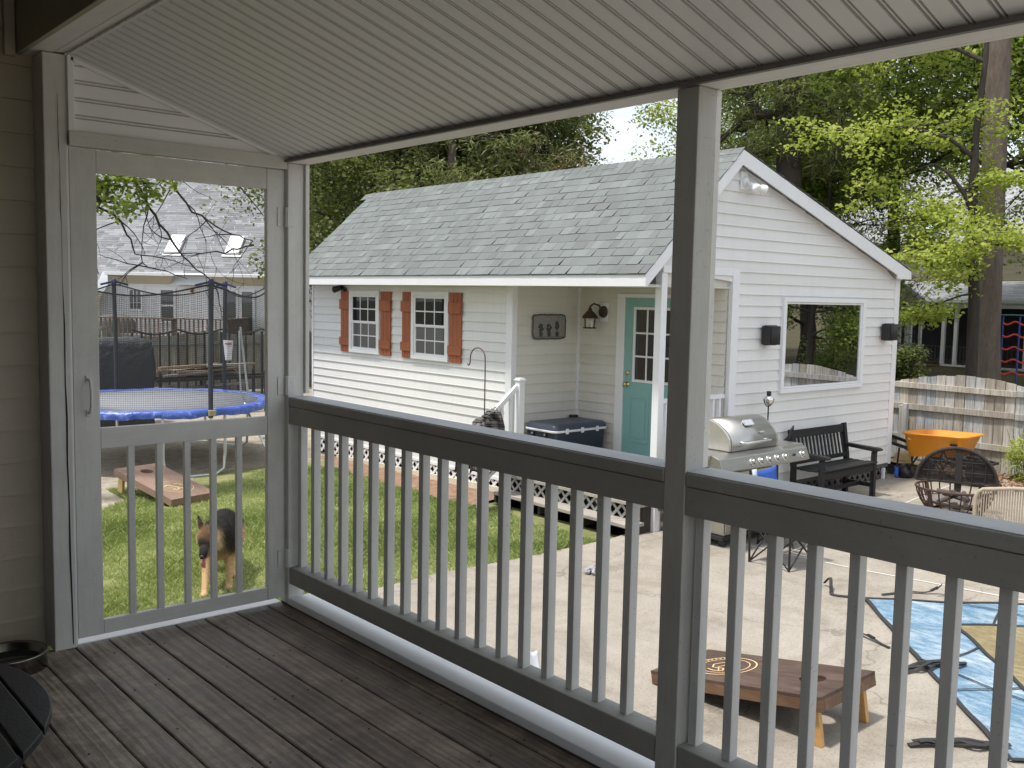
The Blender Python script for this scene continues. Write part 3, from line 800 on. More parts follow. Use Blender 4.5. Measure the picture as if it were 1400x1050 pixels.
# skirt: white lattice with boards
def lattice(mb, base, u, n, s0, s1, z0, z1, w_=.036, p=.098, t_=.006):
    base = Vector(base); u = Vector(u); n = Vector(n); H = z1-z0
    for sgn, off in ((1, 0), (-1, t_*1.2)):
        k = s0 - H
        while k < s1 + H:
            # diagonal strip from (k,z0) to (k+sgn*H,z1), clipped to [s0,s1]
            def clip(a, za, b, zb):
                if a > b: a, za, b, zb = b, zb, a, za
                if b <= s0 or a >= s1: return None
                if a < s0: za += (zb-za)*(s0-a)/(b-a); a = s0
                if b > s1: zb = za + (zb-za)*(s1-a)/(b-a); b = s1
                return (a, za, b, zb)
            c = clip(k, z0, k+sgn*H, z1)
            if c and c[2]-c[0] > .01:
                a, za, b, zb = c
                P0 = base+u*a+Vector((0,0,za))+n*(off+t_/2); P1 = base+u*b+Vector((0,0,zb))+n*(off+t_/2)
                mb.bar(P0, P1, t_, w_, up=tuple(n.cross((P1-P0).normalized())))
            k += p*1.41
mb = MB(); lattice(mb, (XH-.01,0,0), (0,1,0), (-1,0,0), 9.0, 13.78, -1.02, -.80)
mb.build('skirt_lattice', M['white_trim'], ct)
MB().box(XH-.032, XH-.004, 8.98, 13.79, -.815, -.775).build('skirt_top_board', M['white_trim'], ct, bevel=.002)
MB().prism([(XH-.036,8.98,-1.02),(XH-.036,13.0,-1.13),(XH-.036,13.0,-1.015),(XH-.036,8.98,-.895)], (.03,0,0)).build('skirt_base_board', plain('pale_treated_board', (.66,.62,.48), .7, .15, 6), ct, bevel=.003)
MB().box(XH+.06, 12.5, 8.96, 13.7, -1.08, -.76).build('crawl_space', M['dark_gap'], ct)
mb = MB(); lattice(mb, (0,YG-.01,0), (1,0,0), (0,-1,0), 7.85, 12.6, -.97, -.73)
mb.box(7.80, 12.6, YG-.03, YG-.003, -.75, -.70)
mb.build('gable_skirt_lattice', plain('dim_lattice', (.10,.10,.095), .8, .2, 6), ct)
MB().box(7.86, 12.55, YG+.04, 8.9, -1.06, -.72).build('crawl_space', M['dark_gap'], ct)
MB().box(12.45, 12.50, YG-.05, YG-.02, -.93, -.76).build('skirt_stake', M['white_trim'], ct)

# double hung windows on the front wall
def dh_window(y0, y1, z0, z1):
    x = XH
    w_ = MB()
    for (a, b, c, d) in ((y0, y1, z1-.062, z1), (y0, y1, z0, z0+.05), (y0, y0+.06, z0+.05, z1-.062), (y1-.06, y1, z0+.05, z1-.062)):
        w_.box(x-.05, x-.001, a, b, c, d)
    W = w_.build('window', M['white_trim'], ct, bevel=.003)
    iy0, iy1, iz0, iz1 = y0+.062, y1-.062, z0+.052, z1-.064; zm = (iz0+iz1)/2
    for nm, (a, b), xo, gm in (('upper_sash', (zm-.012, iz1), .044, M['glass']), ('lower_sash', (iz0, zm+.012), .033, M['glass_low'])):
        s_ = MB()
        for q in ((iy0, iy1, b-.03, b), (iy0, iy1, a, a+.034), (iy0, iy0+.032, a+.034, b-.03), (iy1-.032, iy1, a+.034, b-.03)):
            s_.box(x-xo, x-xo+.02, *q)
        s_.build(nm, M['white_trim'], W, bevel=.002)
        gy0, gy1, gz0, gz1 = iy0+.033, iy1-.033, a+.035, b-.031
        MB().box(x-xo+.009, x-xo+.012, gy0, gy1, gz0, gz1).build('glass', gm, W)
        m_ = MB()
        for k in (1, 2):
            yy = gy0+(gy1-gy0)*k/3; m_.box(x-xo+.004, x-xo+.0085, yy-.008, yy+.008, gz0, gz1)
        zz = (gz0+gz1)/2
        for k in range(3):
            ya_, yb_ = gy0+(gy1-gy0)*k/3+(.0082 if k else 0), gy0+(gy1-gy0)*(k+1)/3-(.0082 if k < 2 else 0)
            m_.box(x-xo+.004, x-xo+.0085, ya_, yb_, zz-.008, zz+.008)
        m_.build('muntin', M['white_trim'], W)
dh_window(11.815, 12.628, .602, 1.525)
dh_window(10.165, 11.008, .600, 1.525)
M['shutter'] = weathered('red_brown_shutter_stain', [(.3, (.29,.085,.036)), (.55, (.42,.14,.062)), (.75, (.48,.19,.092))], 'Z', .35, .6, .12, 30)
for (a, b) in ((12.642, 12.885), (11.533, 11.79), (11.02, 11.243), (9.90, 10.152)):
    s_ = MB(); n_ = 3; wd_ = (b-a)/n_
    for k in range(n_): s_.box(XH-.036, XH-.015, a+k*wd_+.002, a+(k+1)*wd_-.002, .60, 1.515)
    S = s_.build('shutter', M['shutter'], ct, bevel=.003)
    for zc in (.79, 1.33):
        h = MB(); h.box(XH-.056, XH-.0365, a-.012, b+.012, zc-.09, zc+.03 + (.03 if zc > 1 else 0))
        h.build('shutter_batten', M['shutter'], S, bevel=.003)

# teal door
M['teal'] = plain('teal_door_paint', (.23,.45,.43), .45, .07, 3, bump=.08)
fr_ = MB()
dy0, dy1, dz0, dz1 = 7.19, 8.105, -.44, 1.49
for q in ((dy0-.13, dy1+.135, dz1+.005, dz1+.05), (dy1+.004, dy1+.135, dz0, dz1+.004), (dy0-.13, dy0-.004, dz0, dz1+.004)): fr_.box(XD-.035, XD-.002, *q)
fr_.build('door_frame', M['white_trim'], ct, bevel=.004)
d_ = MB()
ga, gb, gc, gd = 7.37, 7.925, .50, 1.35
x0_, x1_ = XD-.022, XD-.002
for q in ((dy0, ga-.035, dz0, dz1), (gb+.035, dy1, dz0, dz1), (ga-.035, gb+.035, gd+.035, dz1), (ga-.035, gb+.035, dz0, gc-.035)): d_.box(x0_, x1_, *q)
D = d_.build('door', M['teal'], ct)
pn = MB()
for (a, b, c, d) in ((7.30,7.62,-.28,.30),(7.68,8.0,-.28,.30)):
    for q in ((a,b,c,c+.03),(a,b,d-.03,d),(a,a+.03,c+.03,d-.03),(b-.03,b,c+.03,d-.03)): pn.box(XD-.029, XD-.0225, *q)
    pn.box(XD-.027, XD-.0225, a+.06, b-.06, c+.06, d-.06)
pn.build('raised_panel', M['teal'], D, bevel=.003)
lf = MB()
for q in ((ga-.034,gb+.034,gd,gd+.034),(ga-.034,gb+.034,gc-.034,gc),(ga-.034,ga,gc,gd),(gb,gb+.034,gc,gd)): lf.box(XD-.038, XD-.0205, *q)
for k in (1,2): lf.box(XD-.034, XD-.0255, ga+(gb-ga)*k/3-.011, ga+(gb-ga)*k/3+.011, gc, gd)
for k in (1,2):
    for j in range(3):
        lf.box(XD-.034, XD-.0255, ga+(gb-ga)*j/3+(.0112 if j else 0), ga+(gb-ga)*(j+1)/3-(.0112 if j < 2 else 0), gc+(gd-gc)*k/3-.011, gc+(gd-gc)*k/3+.011)
lf.build('lite_frame', M['white_trim'], D, bevel=.002)
MB().box(XD-.0245, XD-.0205, ga, gb, gc, gd).build('glass', M['glass'], D)
kb = MB()
def knobs(mb, y, z, r, x=XD-.022):
    c = [Vector((x - q, y, z)) for q in (0,.008,.012,.03,.036,.05,.062,.066)]
    mb.tube(c, [r*1.15, r*1.1, r*.45, r*.4, r*.85, r, r*.8, .002], 16)
knobs(kb, 8.045, .43, .030)
kb.build('knob', M['brass'], D)
kb = MB(); kb.tube([(XD-.022,8.045,.57),(XD-.034,8.045,.57),(XD-.036,8.045,.57)], [.03,.028,.012], 16); kb.build('deadbolt', M['brass'], D)
MB().box(XD-.06, XD-.002, dy0-.03, dy1+.03, FL+.001, FL+.012).build('door_sill', M['steel'], ct)

# picture window on the gable
x0, x1, z0, z1 = 9.90, 11.77, .393, 1.53
W = MB()
for q in ((x0,x1,z1-.05,z1),(x0,x1,z0,z0+.052),(x0,x0+.06,z0+.052,z1-.05),(x1-.07,x1,z0+.052,z1-.05)): W.box(q[0],q[1],YG-.055,YG-.001,q[2],q[3])
W = W.build('picture_window', M['white_trim'], ct, bevel=.004)
W2 = MB()
a0, a1, c0, c1 = x0+.062, x1-.072, z0+.054, z1-.052
for q in ((a0,a1,c1-.022,c1),(a0,a1,c0,c0+.024),(a0,a0+.022,c0+.024,c1-.022),(a1-.026,a1,c0+.024,c1-.022)): W2.box(q[0],q[1],YG-.04,YG-.015,q[2],q[3])
W2.build('sash', M['white_metal'], W, bevel=.003)
MB().box(a0+.02, a1-.024, YG-.027, YG-.022, c0+.022, c1-.02).build('glass', glass_dark('picture_window_glass', (.008,.008,.009), .5, .01, .03), W)

# porch handrail seen through the gable opening
mb = MB(); mb.box(7.84, 8.92, 6.60, 6.66, .385, .43); mb.box(7.84, 8.92, 6.61, 6.65, -.36, -.32)
B_ = mb.build('porch_balustrade', M['white_trim'], ct, bevel=.003)
for k in range(9):
    xx = 7.93+k*.115; MB().box(xx-.018, xx+.018, 6.612, 6.648, -.32, .385).build('baluster', M['white_trim'], B_)

# ------------------------------------------------------------------ things on and around the cottage
st = thing('porch_steps', 'grey weathered wooden steps up to the cottage porch', 'steps', (7.5, 7.7, -1))
for (x0, x1, zt) in ((7.36, 7.62, -.855), (7.53, 7.74, -.655)):
    t_ = MB(); n_ = 2; wd_ = (x1-x0)/n_
    for k in range(n_): t_.box(x0+k*wd_+.002, x0+(k+1)*wd_-.003, 6.60, 8.86, zt-.038, zt)
    t_.build('tread', M['step'], st, bevel=.004)
mb = MB(); lattice(mb, (7.60,0,0), (0,1,0), (-1,0,0), 6.65, 8.85, -.85, -.70, .03, .095); mb.build('riser_lattice', plain('grey_lattice', (.42,.42,.40), .7, .2, 8), st)
om = plain('dark_old_timber', (.05,.042,.035), .9, .3, 6)
for yy in (6.62, 7.3, 8.0, 8.78):
    s_ = MB(); s_.prism([(7.42,yy,-1.0),(7.74,yy,-1.0),(7.74,yy,-.695),(7.62,yy,-.695),(7.62,yy,-.895),(7.42,yy,-.895)], (0,.04,0)); s_.build('stringer', om, st)
MB().box(7.66, 7.735, 6.61, 8.86, -.69, -.49).build('porch_rim', M['dark_gap'], st)

# stair hand rail left of the steps: white vinyl
hr = thing('stair_railing', 'white sloping stair railing with a capped post at the porch edge', 'railing', (7.5, 8.72, -1))
mb = MB(); mb.box(7.60, 7.685, 8.60, 8.685, -.66, .475); mb.build('post', M['white_trim'], hr, bevel=.004)
c_ = MB(); c_.box(7.588, 7.697, 8.588, 8.697, .476, .492); c_.box(7.600,7.685,8.600,8.685,.4925,.51); c_.build('post_cap', M['white_trim'], hr, bevel=.005)
MB().bar((7.60,8.643,.41), (7.06,8.643,-.03), .045, .06).build('hand_rail', M['white_trim'], hr, bevel=.006)
MB().bar((7.60,8.643,-.36), (7.1,8.643,-.683), .04, .045).build('lower_rail', M['white_trim'], hr, bevel=.004)
for k in range(3):
    xx = 7.50-k*.135; zt = .41-(7.60-xx)*.53/.65; zb = -.36-(7.60-xx)*.42/.65
    MB().box(xx-.018, xx+.018, 8.625, 8.661, zb, zt-.02).build('baluster', M['white_trim'], hr, bevel=.002)
MB().box(7.03, 7.10, 8.608, 8.678, -1.0, -.02).build('post', M['white_trim'], hr, bevel=.004)

# plaid shirt over the lower end of the rail
def plaid_mat():
    t = NT('dark_plaid_flannel'); tc_ = t.n('ShaderNodeTexCoord'); sx = t.n('ShaderNodeSeparateXYZ'); t.L(tc_.outputs['Object'], sx.inputs[0])
    def band(sock, sc_, w_, off=0):
        m_ = t.math('FRACT', t.math('ADD', t.math('MULTIPLY', sock, sc_), off)); return t.math('LESS_THAN', m_, w_)
    s_ = t.math('ADD', sx.outputs[0], sx.outputs[1])
    a = t.math('MAXIMUM', band(s_, 14, .45), 0); b = band(sx.outputs[2], 14, .45)
    a2 = band(s_, 14, .1, .3); b2 = band(sx.outputs[2], 14, .1, .3)
    f_ = t.math('ADD', t.math('MULTIPLY', t.math('ADD', a, b), .28), t.math('MULTIPLY', t.math('ADD', a2, b2), .3))
    c = t.ramp(f_, [(0, (.022,.021,.022)), (.3, (.10,.095,.095)), (.7, (.30,.28,.27)), (1, (.45,.42,.40))])
    t.bsdf(c, .95, 0, t.noise(t.coord(), 60, 3), .4, .005, .1); return t.m
M['plaid'] = plaid_mat()
sh = thing('shirt', 'dark plaid flannel shirt hung over the end of the white stair railing', 'shirt', (7.1, 8.55, .0))
def cloth_sheet(mb, fn, nu, nv):
    vs = [fn(i/nu, j/nv) for j in range(nv+1) for i in range(nu+1)]
    mb.add(vs, [(j*(nu+1)+i, j*(nu+1)+i+1, (j+1)*(nu+1)+i+1, (j+1)*(nu+1)+i) for j in range(nv) for i in range(nu)], .5, True)
mb = MB()
def shirt_f(u, v):
    # hangs on both sides of the rail; u across width, v from front hem over the rail to the back hem
    a = (u-.5)
    wid = .36 + .16*abs(v-.5)*2
    y_c = 8.643; s_ = (v-.5)*2
    drop = abs(s_)**1.45*.62
    x = 7.06 + a*wid + .03*math.sin(v*5)
    base = -.0 + (x-7.06)*.62*max(0, 1-abs(s_)*1.2)
    z = .085 + base - drop + .012*math.sin(u*17+v*4)
    y = y_c + math.copysign(min(1, abs(s_)*3)**.7, s_)*.055 + s_*.07 + .022*math.sin(u*13+v*3)*min(1, abs(s_)*2) + .012*math.sin(u*29)
    if u < .08 or u > .92: z -= .02
    return (x, y, z)
cloth_sheet(mb, shirt_f, 30, 36); mb.build('body', M['plaid'], sh, solid=.006, recalc=False)
mb = MB()
pts = [Vector((7.15,8.56,.15)),Vector((7.22,8.54,.11)),Vector((7.26,8.515,-.04)),Vector((7.25,8.51,-.26)),Vector((7.26,8.50,-.42))]
mb.tube(pts, [.055,.07,.062,.058,.05], 14, flat=.55); mb.build('sleeve', M['plaid'], sh)
mb = MB()
pts = [Vector((6.98,8.56,.075)),Vector((6.91,8.545,.03)),Vector((6.87,8.53,-.14)),Vector((6.87,8.52,-.4)),Vector((6.88,8.51,-.5))]
mb.tube(pts, [.05,.065,.06,.055,.05], 14, flat=.55); mb.build('sleeve', M['plaid'], sh)
mb = MB(); mb.tube([Vector((7.09+.045*math.cos(t_), 8.60+.03*math.sin(t_), .10+.03*math.cos(t_)*.6)) for t_ in np.linspace(-2.4, 2.4, 14)], [.016]*14, 8, flat=.6)
mb.build('collar', M['plaid'], sh)

# shepherd hook in the mulch
hk = MB()
pts = [(7.2,8.76,-1.0),(7.2,8.762,.0),(7.2,8.766,.70)]
for k in range(1, 13):
    a = PI*k/12; pts.append((7.2, 8.906-.14*math.cos(a), .74+.125*math.sin(a)))
pts += [(7.2,9.05,.69),(7.2,9.062,.655),(7.2,9.082,.645),(7.2,9.098,.665)]
hk.tube(pts, .0075, 8)
tag(hk.build('shepherd_hook', plain('rusty_brown_iron', (.10,.055,.045), .6, .25, 20), org=(7.2,8.76,-1)), 'thin rusty shepherd hook standing in front of the white siding', 'plant hook')

# cooler on the porch
cl = thing('cooler', 'large navy blue ice chest with white trim on the cottage porch', 'cooler', (8.3, 8.62, FL))
M['navy'] = plain('navy_plastic', (.032,.042,.066), .42, .12, 6, bump=.15, bscale=160)
M['navy2'] = plain('navy_lid_plastic', (.058,.072,.108), .40, .12, 6, bump=.15, bscale=160)
def rrect(x0, x1, y0, y1, r, n=6):
    P = []
    for cx, cy, a in ((x1-r,y1-r,0),(x0+r,y1-r,PI/2),(x0+r,y0+r,PI),(x1-r,y0+r,1.5*PI)):
        for k in range(n+1): P.append((cx+r*math.cos(a+PI/2*k/n), cy+r*math.sin(a+PI/2*k/n)))
    return P
def loft(mb, rings, caps=True, smooth=True):
    n = len(rings[0]); vs = [p for r_ in rings for p in r_]
    fs = [(i*n+k, i*n+(k+1) % n, (i+1)*n+(k+1) % n, (i+1)*n+k) for i in range(len(rings)-1) for k in range(n)]
    mb.add(vs, fs, .5, smooth)
    if caps: mb.add(rings[0], [tuple(range(n))[::-1]], .5); mb.add(rings[-1], [tuple(range(n))], .5)
cx0, cx1, cy0, cy1 = 7.93, 8.84, 8.32, 8.86
def ring(x0, x1, y0, y1, r, z): return [(a, b, z) for a, b in rrect(x0, x1, y0, y1, r)]
mb = MB(); loft(mb, [ring(cx0+.04,cx1-.04,cy0+.04,cy1-.04,.05,FL+.02), ring(cx0+.025,cx1-.025,cy0+.025,cy1-.025,.05,FL+.06), ring(cx0+.005,cx1-.005,cy0+.005,cy1-.005,.06,FL+.30)])
mb.build('body', M['navy'], cl)
mb = MB(); loft(mb, [ring(cx0-.008,cx1+.008,cy0-.008,cy1+.008,.065,FL+.302), ring(cx0-.012,cx1+.012,cy0-.012,cy1+.012,.065,FL+.31), ring(cx0-.012,cx1+.012,cy0-.012,cy1+.012,.065,FL+.322), ring(cx0-.008,cx1+.008,cy0-.008,cy1+.008,.065,FL+.329)])
mb.build('trim_band', M['white_trim'], cl)
mb = MB(); loft(mb, [ring(cx0-.004,cx1+.004,cy0-.004,cy1+.004,.06,FL+.33), ring(cx0,cx1,cy0,cy1,.06,FL+.375), ring(cx0+.02,cx1-.02,cy0+.02,cy1-.02,.06,FL+.395), ring(cx0+.05,cx1-.05,cy0+.05,cy1-.05,.05,FL+.400)])
mb.build('lid', M['navy2'], cl)
for xx in (8.12, 8.38, 8.64):
    mb = MB(); mb.box(xx-.022, xx+.022, cy0-.028, cy0-.012, FL+.285, FL+.35); mb.build('latch', M['white_trim'], cl, bevel=.005)
for yy in (8.48, 8.70):
    mb = MB(); mb.box(cx0-.018, cx0+.01, yy-.02, yy+.02, FL+.2, FL+.285); mb.build('handle_bracket', M['black'], cl, bevel=.004)
    mb = MB(); mb.tube([(cx0-.021,yy,FL+.27),(cx0-.03,yy,FL+.27)], [.010,.007], 10); mb.build('screw', M['chrome'], cl)
mb = MB(); mb.box(8.70, 8.80, 8.80, 8.875, FL+.39, FL+.425); mb.build('hinge_block', M['black'], cl, bevel=.006)
# wall plaque (three potted topiaries in relief) on the recess side wall
pq = thing('wall_plaque', 'grey stone-look wall plaque with three potted topiaries', 'plaque', (8.34, YS-.02, 1.1))
pm = plain('grey_slate', (.27,.27,.25), .8, .3, 9, bump=.5, bscale=30); pd = plain('dark_slate_relief', (.075,.075,.07), .85, .25, 14, bump=.4)
px0, px1, pz0, pz1 = 8.06, 8.625, .952, 1.265
out = []
for k in range(64):
    t_ = 2*PI*k/64; c_, s_ = math.cos(t_), math.sin(t_)
    q = (abs(c_)**10 + abs(s_)**10)**(-.1); j = 1 + .016*math.sin(k*2.7) + .01*math.sin(k*5.1)
    out.append(((px0+px1)/2 + (px1-px0)/2*c_*q*j, YS-.036, (pz0+pz1)/2 + (pz1-pz0)/2*s_*q*j))
MB().prism(out, (0,.018,0)).build('slab', pm, pq, bevel=.004)
rim = MB(); rim.tube([(p[0]*.985+.015*8.34, YS-.037, p[2]*.965+.035*1.108) for p in out], .008, 6, closed=True); rim.build('rim', pd, pq)
for k, (xx, hz) in enumerate(((8.20,1.10),(8.335,1.095),(8.475,1.125))):
    tp = MB()
    for q in range(26):
        a = rng.uniform(0,2*PI); r_ = .038*math.sqrt(rng.random())
        tp.lathe([(0,.011),(.008,.008),(.011,0)], 7, (0,0,0))
        for i in range(21): pass
    # build the crown as overlapping leaf discs
    tp = MB()
    for q in range(30):
        a = rng.uniform(0,2*PI); r_ = .04*math.sqrt(rng.random()); cxx, czz = xx+r_*math.cos(a), hz+r_*math.sin(a)*1.1
        pts = [(cxx+.012*math.cos(b), YS-.0375-.004*rng.random(), czz+.012*math.sin(b)) for b in np.linspace(0,2*PI,8)[:-1]]
        tp.prism(pts, (0,.006,0))
    tp.box(xx-.005, xx+.005, YS-.042, YS-.036, 1.035, hz-.03)
    tp.prism([(xx-.03,YS-.044,1.04),(xx+.03,YS-.044,1.04),(xx+.02,YS-.044,.99),(xx-.02,YS-.044,.99)], (0,.008,0))
    tp.build('topiary', pd, pq)
ln = MB(); ln.box(8.1, 8.59, YS-.041, YS-.036, .979, .984); ln.build('ground_line', pd, pq)
lt = MB()   # faint carved script line above the trees
xq = 8.25
for k in range(9):
    lt.tube([(xq, YS-.039, 1.195), (xq+.009, YS-.039, 1.213+.006*(k % 3)), (xq+.017, YS-.039, 1.193), (xq+.022, YS-.039, 1.2)], .0022, 5); xq += .024 + (.012 if k == 4 else 0)
lt.build('carved_script', plain('pale_script', (.5,.5,.47), .8, .1, 8), pq)

# coach lantern
ln = thing('wall_lantern', 'rust brown coach lantern beside the teal door', 'lantern', (XD-.03, 8.5, 1.25))
br = plain('rusty_bronze', (.06,.032,.025), .55, .3, 20, bump=.2)
mb = MB(); mb.box(XD-.032, XD-.013, 8.40, 8.535, 1.19, 1.425); mb.build('mounting_block', M['white_trim'], ln, bevel=.006)
mb = MB(); mb.lathe([(0,0),(.06,0),(.06,.01)], 16); 
mb = MB(); mb.tube([(XD-.033,8.47,1.31),(XD-.05,8.47,1.31),(XD-.058,8.47,1.31)], [.075,.07,.04], 20)
mb.tube([(XD-.055,8.47,1.33),(XD-.09,8.50,1.39),(XD-.14,8.54,1.41),(XD-.17,8.565,1.38),(XD-.175,8.57,1.35)], .012, 8); mb.build('arm', br, ln)
lx, ly = XD-.175, 8.57
mb = MB(); mb.lathe([(.105,1.225),(.085,1.262),(.05,1.305),(.028,1.32),(.022,1.345),(.012,1.365),(0,1.37)], 8, (lx,ly,0), smooth=False); mb.build('roof_cap', br, ln)
mb = MB(); mb.lathe([(0,1.098),(.082,1.098),(.085,1.108),(.075,1.115),(0,1.115)], 8, (lx,ly,0), smooth=False); mb.build('base_ring', br, ln)
for k in range(8):
    a = 2*PI*k/8
    mb = MB(); mb.bar((lx+.074*math.cos(a),ly+.074*math.sin(a),1.112),(lx+.088*math.cos(a),ly+.088*math.sin(a),1.228),.008,.008)
    if k % 2 == 0: mb.build('cage_bar', br, ln)
gm = NT('lantern_glass'); gb_ = gm.n('ShaderNodeBsdfTransparent'); gb_.inputs[0].default_value = (.85,.85,.82,1); gg = gm.n('ShaderNodeBsdfGlossy'); gg.inputs['Roughness'].default_value = .1
gx = gm.n('ShaderNodeMixShader'); gx.inputs[0].default_value = .12; gm.L(gb_.outputs[0], gx.inputs[1]); gm.L(gg.outputs[0], gx.inputs[2]); gm.L(gx.outputs[0], gm.out.inputs[0])
MB().lathe([(.068,1.115),(.08,1.224)], 8, (lx,ly,0), smooth=False).build('glass', gm.m, ln)
MB().lathe([(0,1.115),(.014,1.115),(.012,1.17),(.02,1.185),(.018,1.205),(0,1.212)], 12, (lx,ly,0)).build('bulb', M['white_trim'], ln)

# two black outdoor speakers
def speaker(x, z, lab):
    s_ = thing('wall_speaker', lab, 'speaker', (x, YG-.02, z), 'outdoor speakers on the gable wall')
    w2, h2 = .088, .108
    M_ = Matrix.Translation((x, YG-.10, z)) @ Matrix.Rotation(R(-8), 4, 'Z')
    body = MB(); body.frame(M_, -w2, w2, -.075, .055, -h2, h2); body.build('cabinet', M['black'], s_, bevel=.007)
    g_ = MB()
    nu = 14
    vs = []
    for i in range(nu+1):
        for j in range(2):
            u = -w2+.012+(2*w2-.024)*i/nu
            vs.append(M_ @ Vector((u, -.078-.018*(1-(u/w2)**2), (-h2+.01) if j == 0 else (h2-.01))))
    g_.add(vs, [(2*i, 2*i+2, 2*i+3, 2*i+1) for i in range(nu)], .5, True)
    g_.build('grille', plain('speaker_cloth', (.022,.023,.025), .7, .2, 90, bump=.5, bscale=300), s_, solid=.006)
    b_ = MB(); b_.frame(M_, -.02, .02, .055, .10, -.05, .05); b_.frame(M_, -w2-.008, w2+.008, -.01, .01, h2, h2+.008); b_.frame(M_, -w2-.008, w2+.008, -.01, .01, -h2-.008, -h2)
    b_.build('bracket', M['black_metal'], s_)
speaker(9.57, 1.092, 'black box speaker mounted left of the picture window')
speaker(12.30, 1.107, 'black box speaker mounted right of the picture window near the corner')

# floodlight
fl_ = thing('floodlight', 'white twin floodlight under the gable peak', 'floodlight', (9.05, YG-.02, 2.75))
MB().box(8.985, 9.105, YG-.036, YG-.012, 2.705, 2.905).build('mounting_plate', M['white_trim'], fl_, bevel=.004)
mb = MB(); mb.tube([(9.05,YG-.036,2.80),(9.05,YG-.065,2.80),(9.05,YG-.07,2.80)], [.052,.05,.02], 20); mb.build('canopy', M['white_metal'], fl_)
for (a, b, nm) in (((9.04,YG-.06,2.79),(9.05,YG-.20,2.70),'lamp'), ((9.07,YG-.06,2.79),(9.24,YG-.17,2.71),'lamp')):
    a, b = Vector(a), Vector(b); d = (b-a)
    mb = MB(); mb.tube([a, a+d*.3, a+d*.34, a+d*.6, a+d*.62], [.013,.013,.032,.036,.034], 14); mb.build('socket', M['white_metal'], fl_)
    mb = MB(); mb.tube([a+d*.63, a+d*.8, a+d*1.0, a+d*1.08, a+d*1.1], [.03,.048,.056,.045,.004], 18); mb.build('lamp', M['white_trim'], fl_)
mb = MB(); mb.tube([(9.055,YG-.06,2.775),(9.06,YG-.10,2.73)], [.02,.03], 12); mb.build('motion_sensor', M['white_trim'], fl_)
sp = thing('spotlight', 'small dark spotlight under the cottage eave above the left shutter', 'spotlight', (7.68, 12.87, 1.55))
mb = MB(); mb.tube([(7.745,12.87,1.60),(7.70,12.87,1.59),(7.69,12.87,1.57)], .02, 10); mb.build('bracket', M['black_metal'], sp)
mb = MB(); mb.tube([(7.70,12.84,1.565),(7.66,12.90,1.545),(7.63,12.945,1.53),(7.628,12.95,1.529)], [.035,.045,.052,.04], 14); mb.build('lamp_head', M['black'], sp)
MB().tube([(7.71,12.85,1.57),(7.72,12.78,1.54),(7.70,12.74,1.53)], [.02,.028,.03], 10).build('lamp_head', M['black'], sp)

# garden torch between wall and grill
to = thing('garden_torch', 'thin black patio torch with a shiny round fuel head in front of the gable wall', 'torch', (9.42, 6.36, -.95))
MB().tube([(9.42,6.36,-.93),(9.415,6.36,.30)], .008, 8).build('pole', M['black_metal'], to)
MB().lathe([(0,.0),(.03,.005),(.058,.035),(.066,.07),(.05,.1),(.028,.112),(.0,.113)], 20, (9.415,6.36,.30)).build('fuel_head', M['chrome'], to)
MB().lathe([(.025,.112),(.027,.16),(.0,.165)], 12, (9.415,6.36,.30)).build('snuffer_cap', M['black_metal'], to)
mb = MB(); mb.tube([(9.415+.088*math.cos(t_),6.36,.375+.088*math.sin(t_)) for t_ in np.linspace(PI,2*PI,13)], .006, 6); mb.build('cradle', M['black_metal'], to)

# ------------------------------------------------------------------ GRILL (faces -Y)
gz = -.985
gr_ = thing('gas_grill', 'stainless steel gas grill with closed lid in front of the cottage gable', 'grill', (8.2, 5.9, gz))
sx_ = plain('brushed_steel_x', (.47,.46,.435), .38, .14, 4, metal=1, bump=.06, bscale=40, stretch=(.05,1,1))
sg = plain('sooty_cast_side', (.40,.37,.32), .45, .2, 9, metal=.7, bump=.1)
LX0, LX1 = 7.80, 8.63
# lid: profile in (y,z) extruded along X with shaped cheeks
prof = [(5.70,-.005),(5.695,.06),(5.705,.115),(5.74,.165),(5.79,.215),(5.86,.262),(5.94,.285),(6.02,.285),(6.09,.262),(6.14,.215),(6.17,.14),(6.18,-.005)]
mb = MB(); n_ = len(prof)
vs = [(LX0+.035, y, z) for y, z in prof] + [(LX1-.035, y, z) for y, z in prof]
mb.add(vs, [(i, i+1, n_+i+1, n_+i) for i in range(n_-1)], .5, True)
lid = mb.build('lid', sx_, gr_, solid=.006, recalc=False)
for (a, b) in ((LX0, LX0+.034), (LX1-.034, LX1)):
    mb = MB(); P = [(a, y+(5.93-y)*-.012, z*1.012) for y, z in prof]
    mb.prism(P, (b-a, 0, 0)); mb.build('lid_end', sx_ if a > 8 else plain('pale_cast_end', (.62,.60,.55), .35, .12, 8, metal=.8, bump=.05), gr_, bevel=.008)
h = MB(); h.tube([(7.98,5.70,.075),(7.98,5.655,.072),(8.0,5.645,.072),(8.42,5.645,.072),(8.44,5.655,.072),(8.44,5.70,.075)], .013, 10); h.build('lid_handle', M['chrome'], lid)
mb = MB(); mb.box(8.15,8.30,5.800,5.816,.218,.262)
mb.frame(Matrix.Translation((8.225,5.79,.245)) @ Matrix.Rotation(R(-42),4,'X'), -.075,.075,-.012,.0,-.036,.036); mb.build('thermometer', M['chrome'], lid, bevel=.004)
mb = MB(); mb.frame(Matrix.Translation((8.36,5.715,.15)) @ Matrix.Rotation(R(-30),4,'X'), -.035,.035,-.012,-.003,-.009,.009); mb.build('name_badge', M['chrome'], lid, bevel=.003)
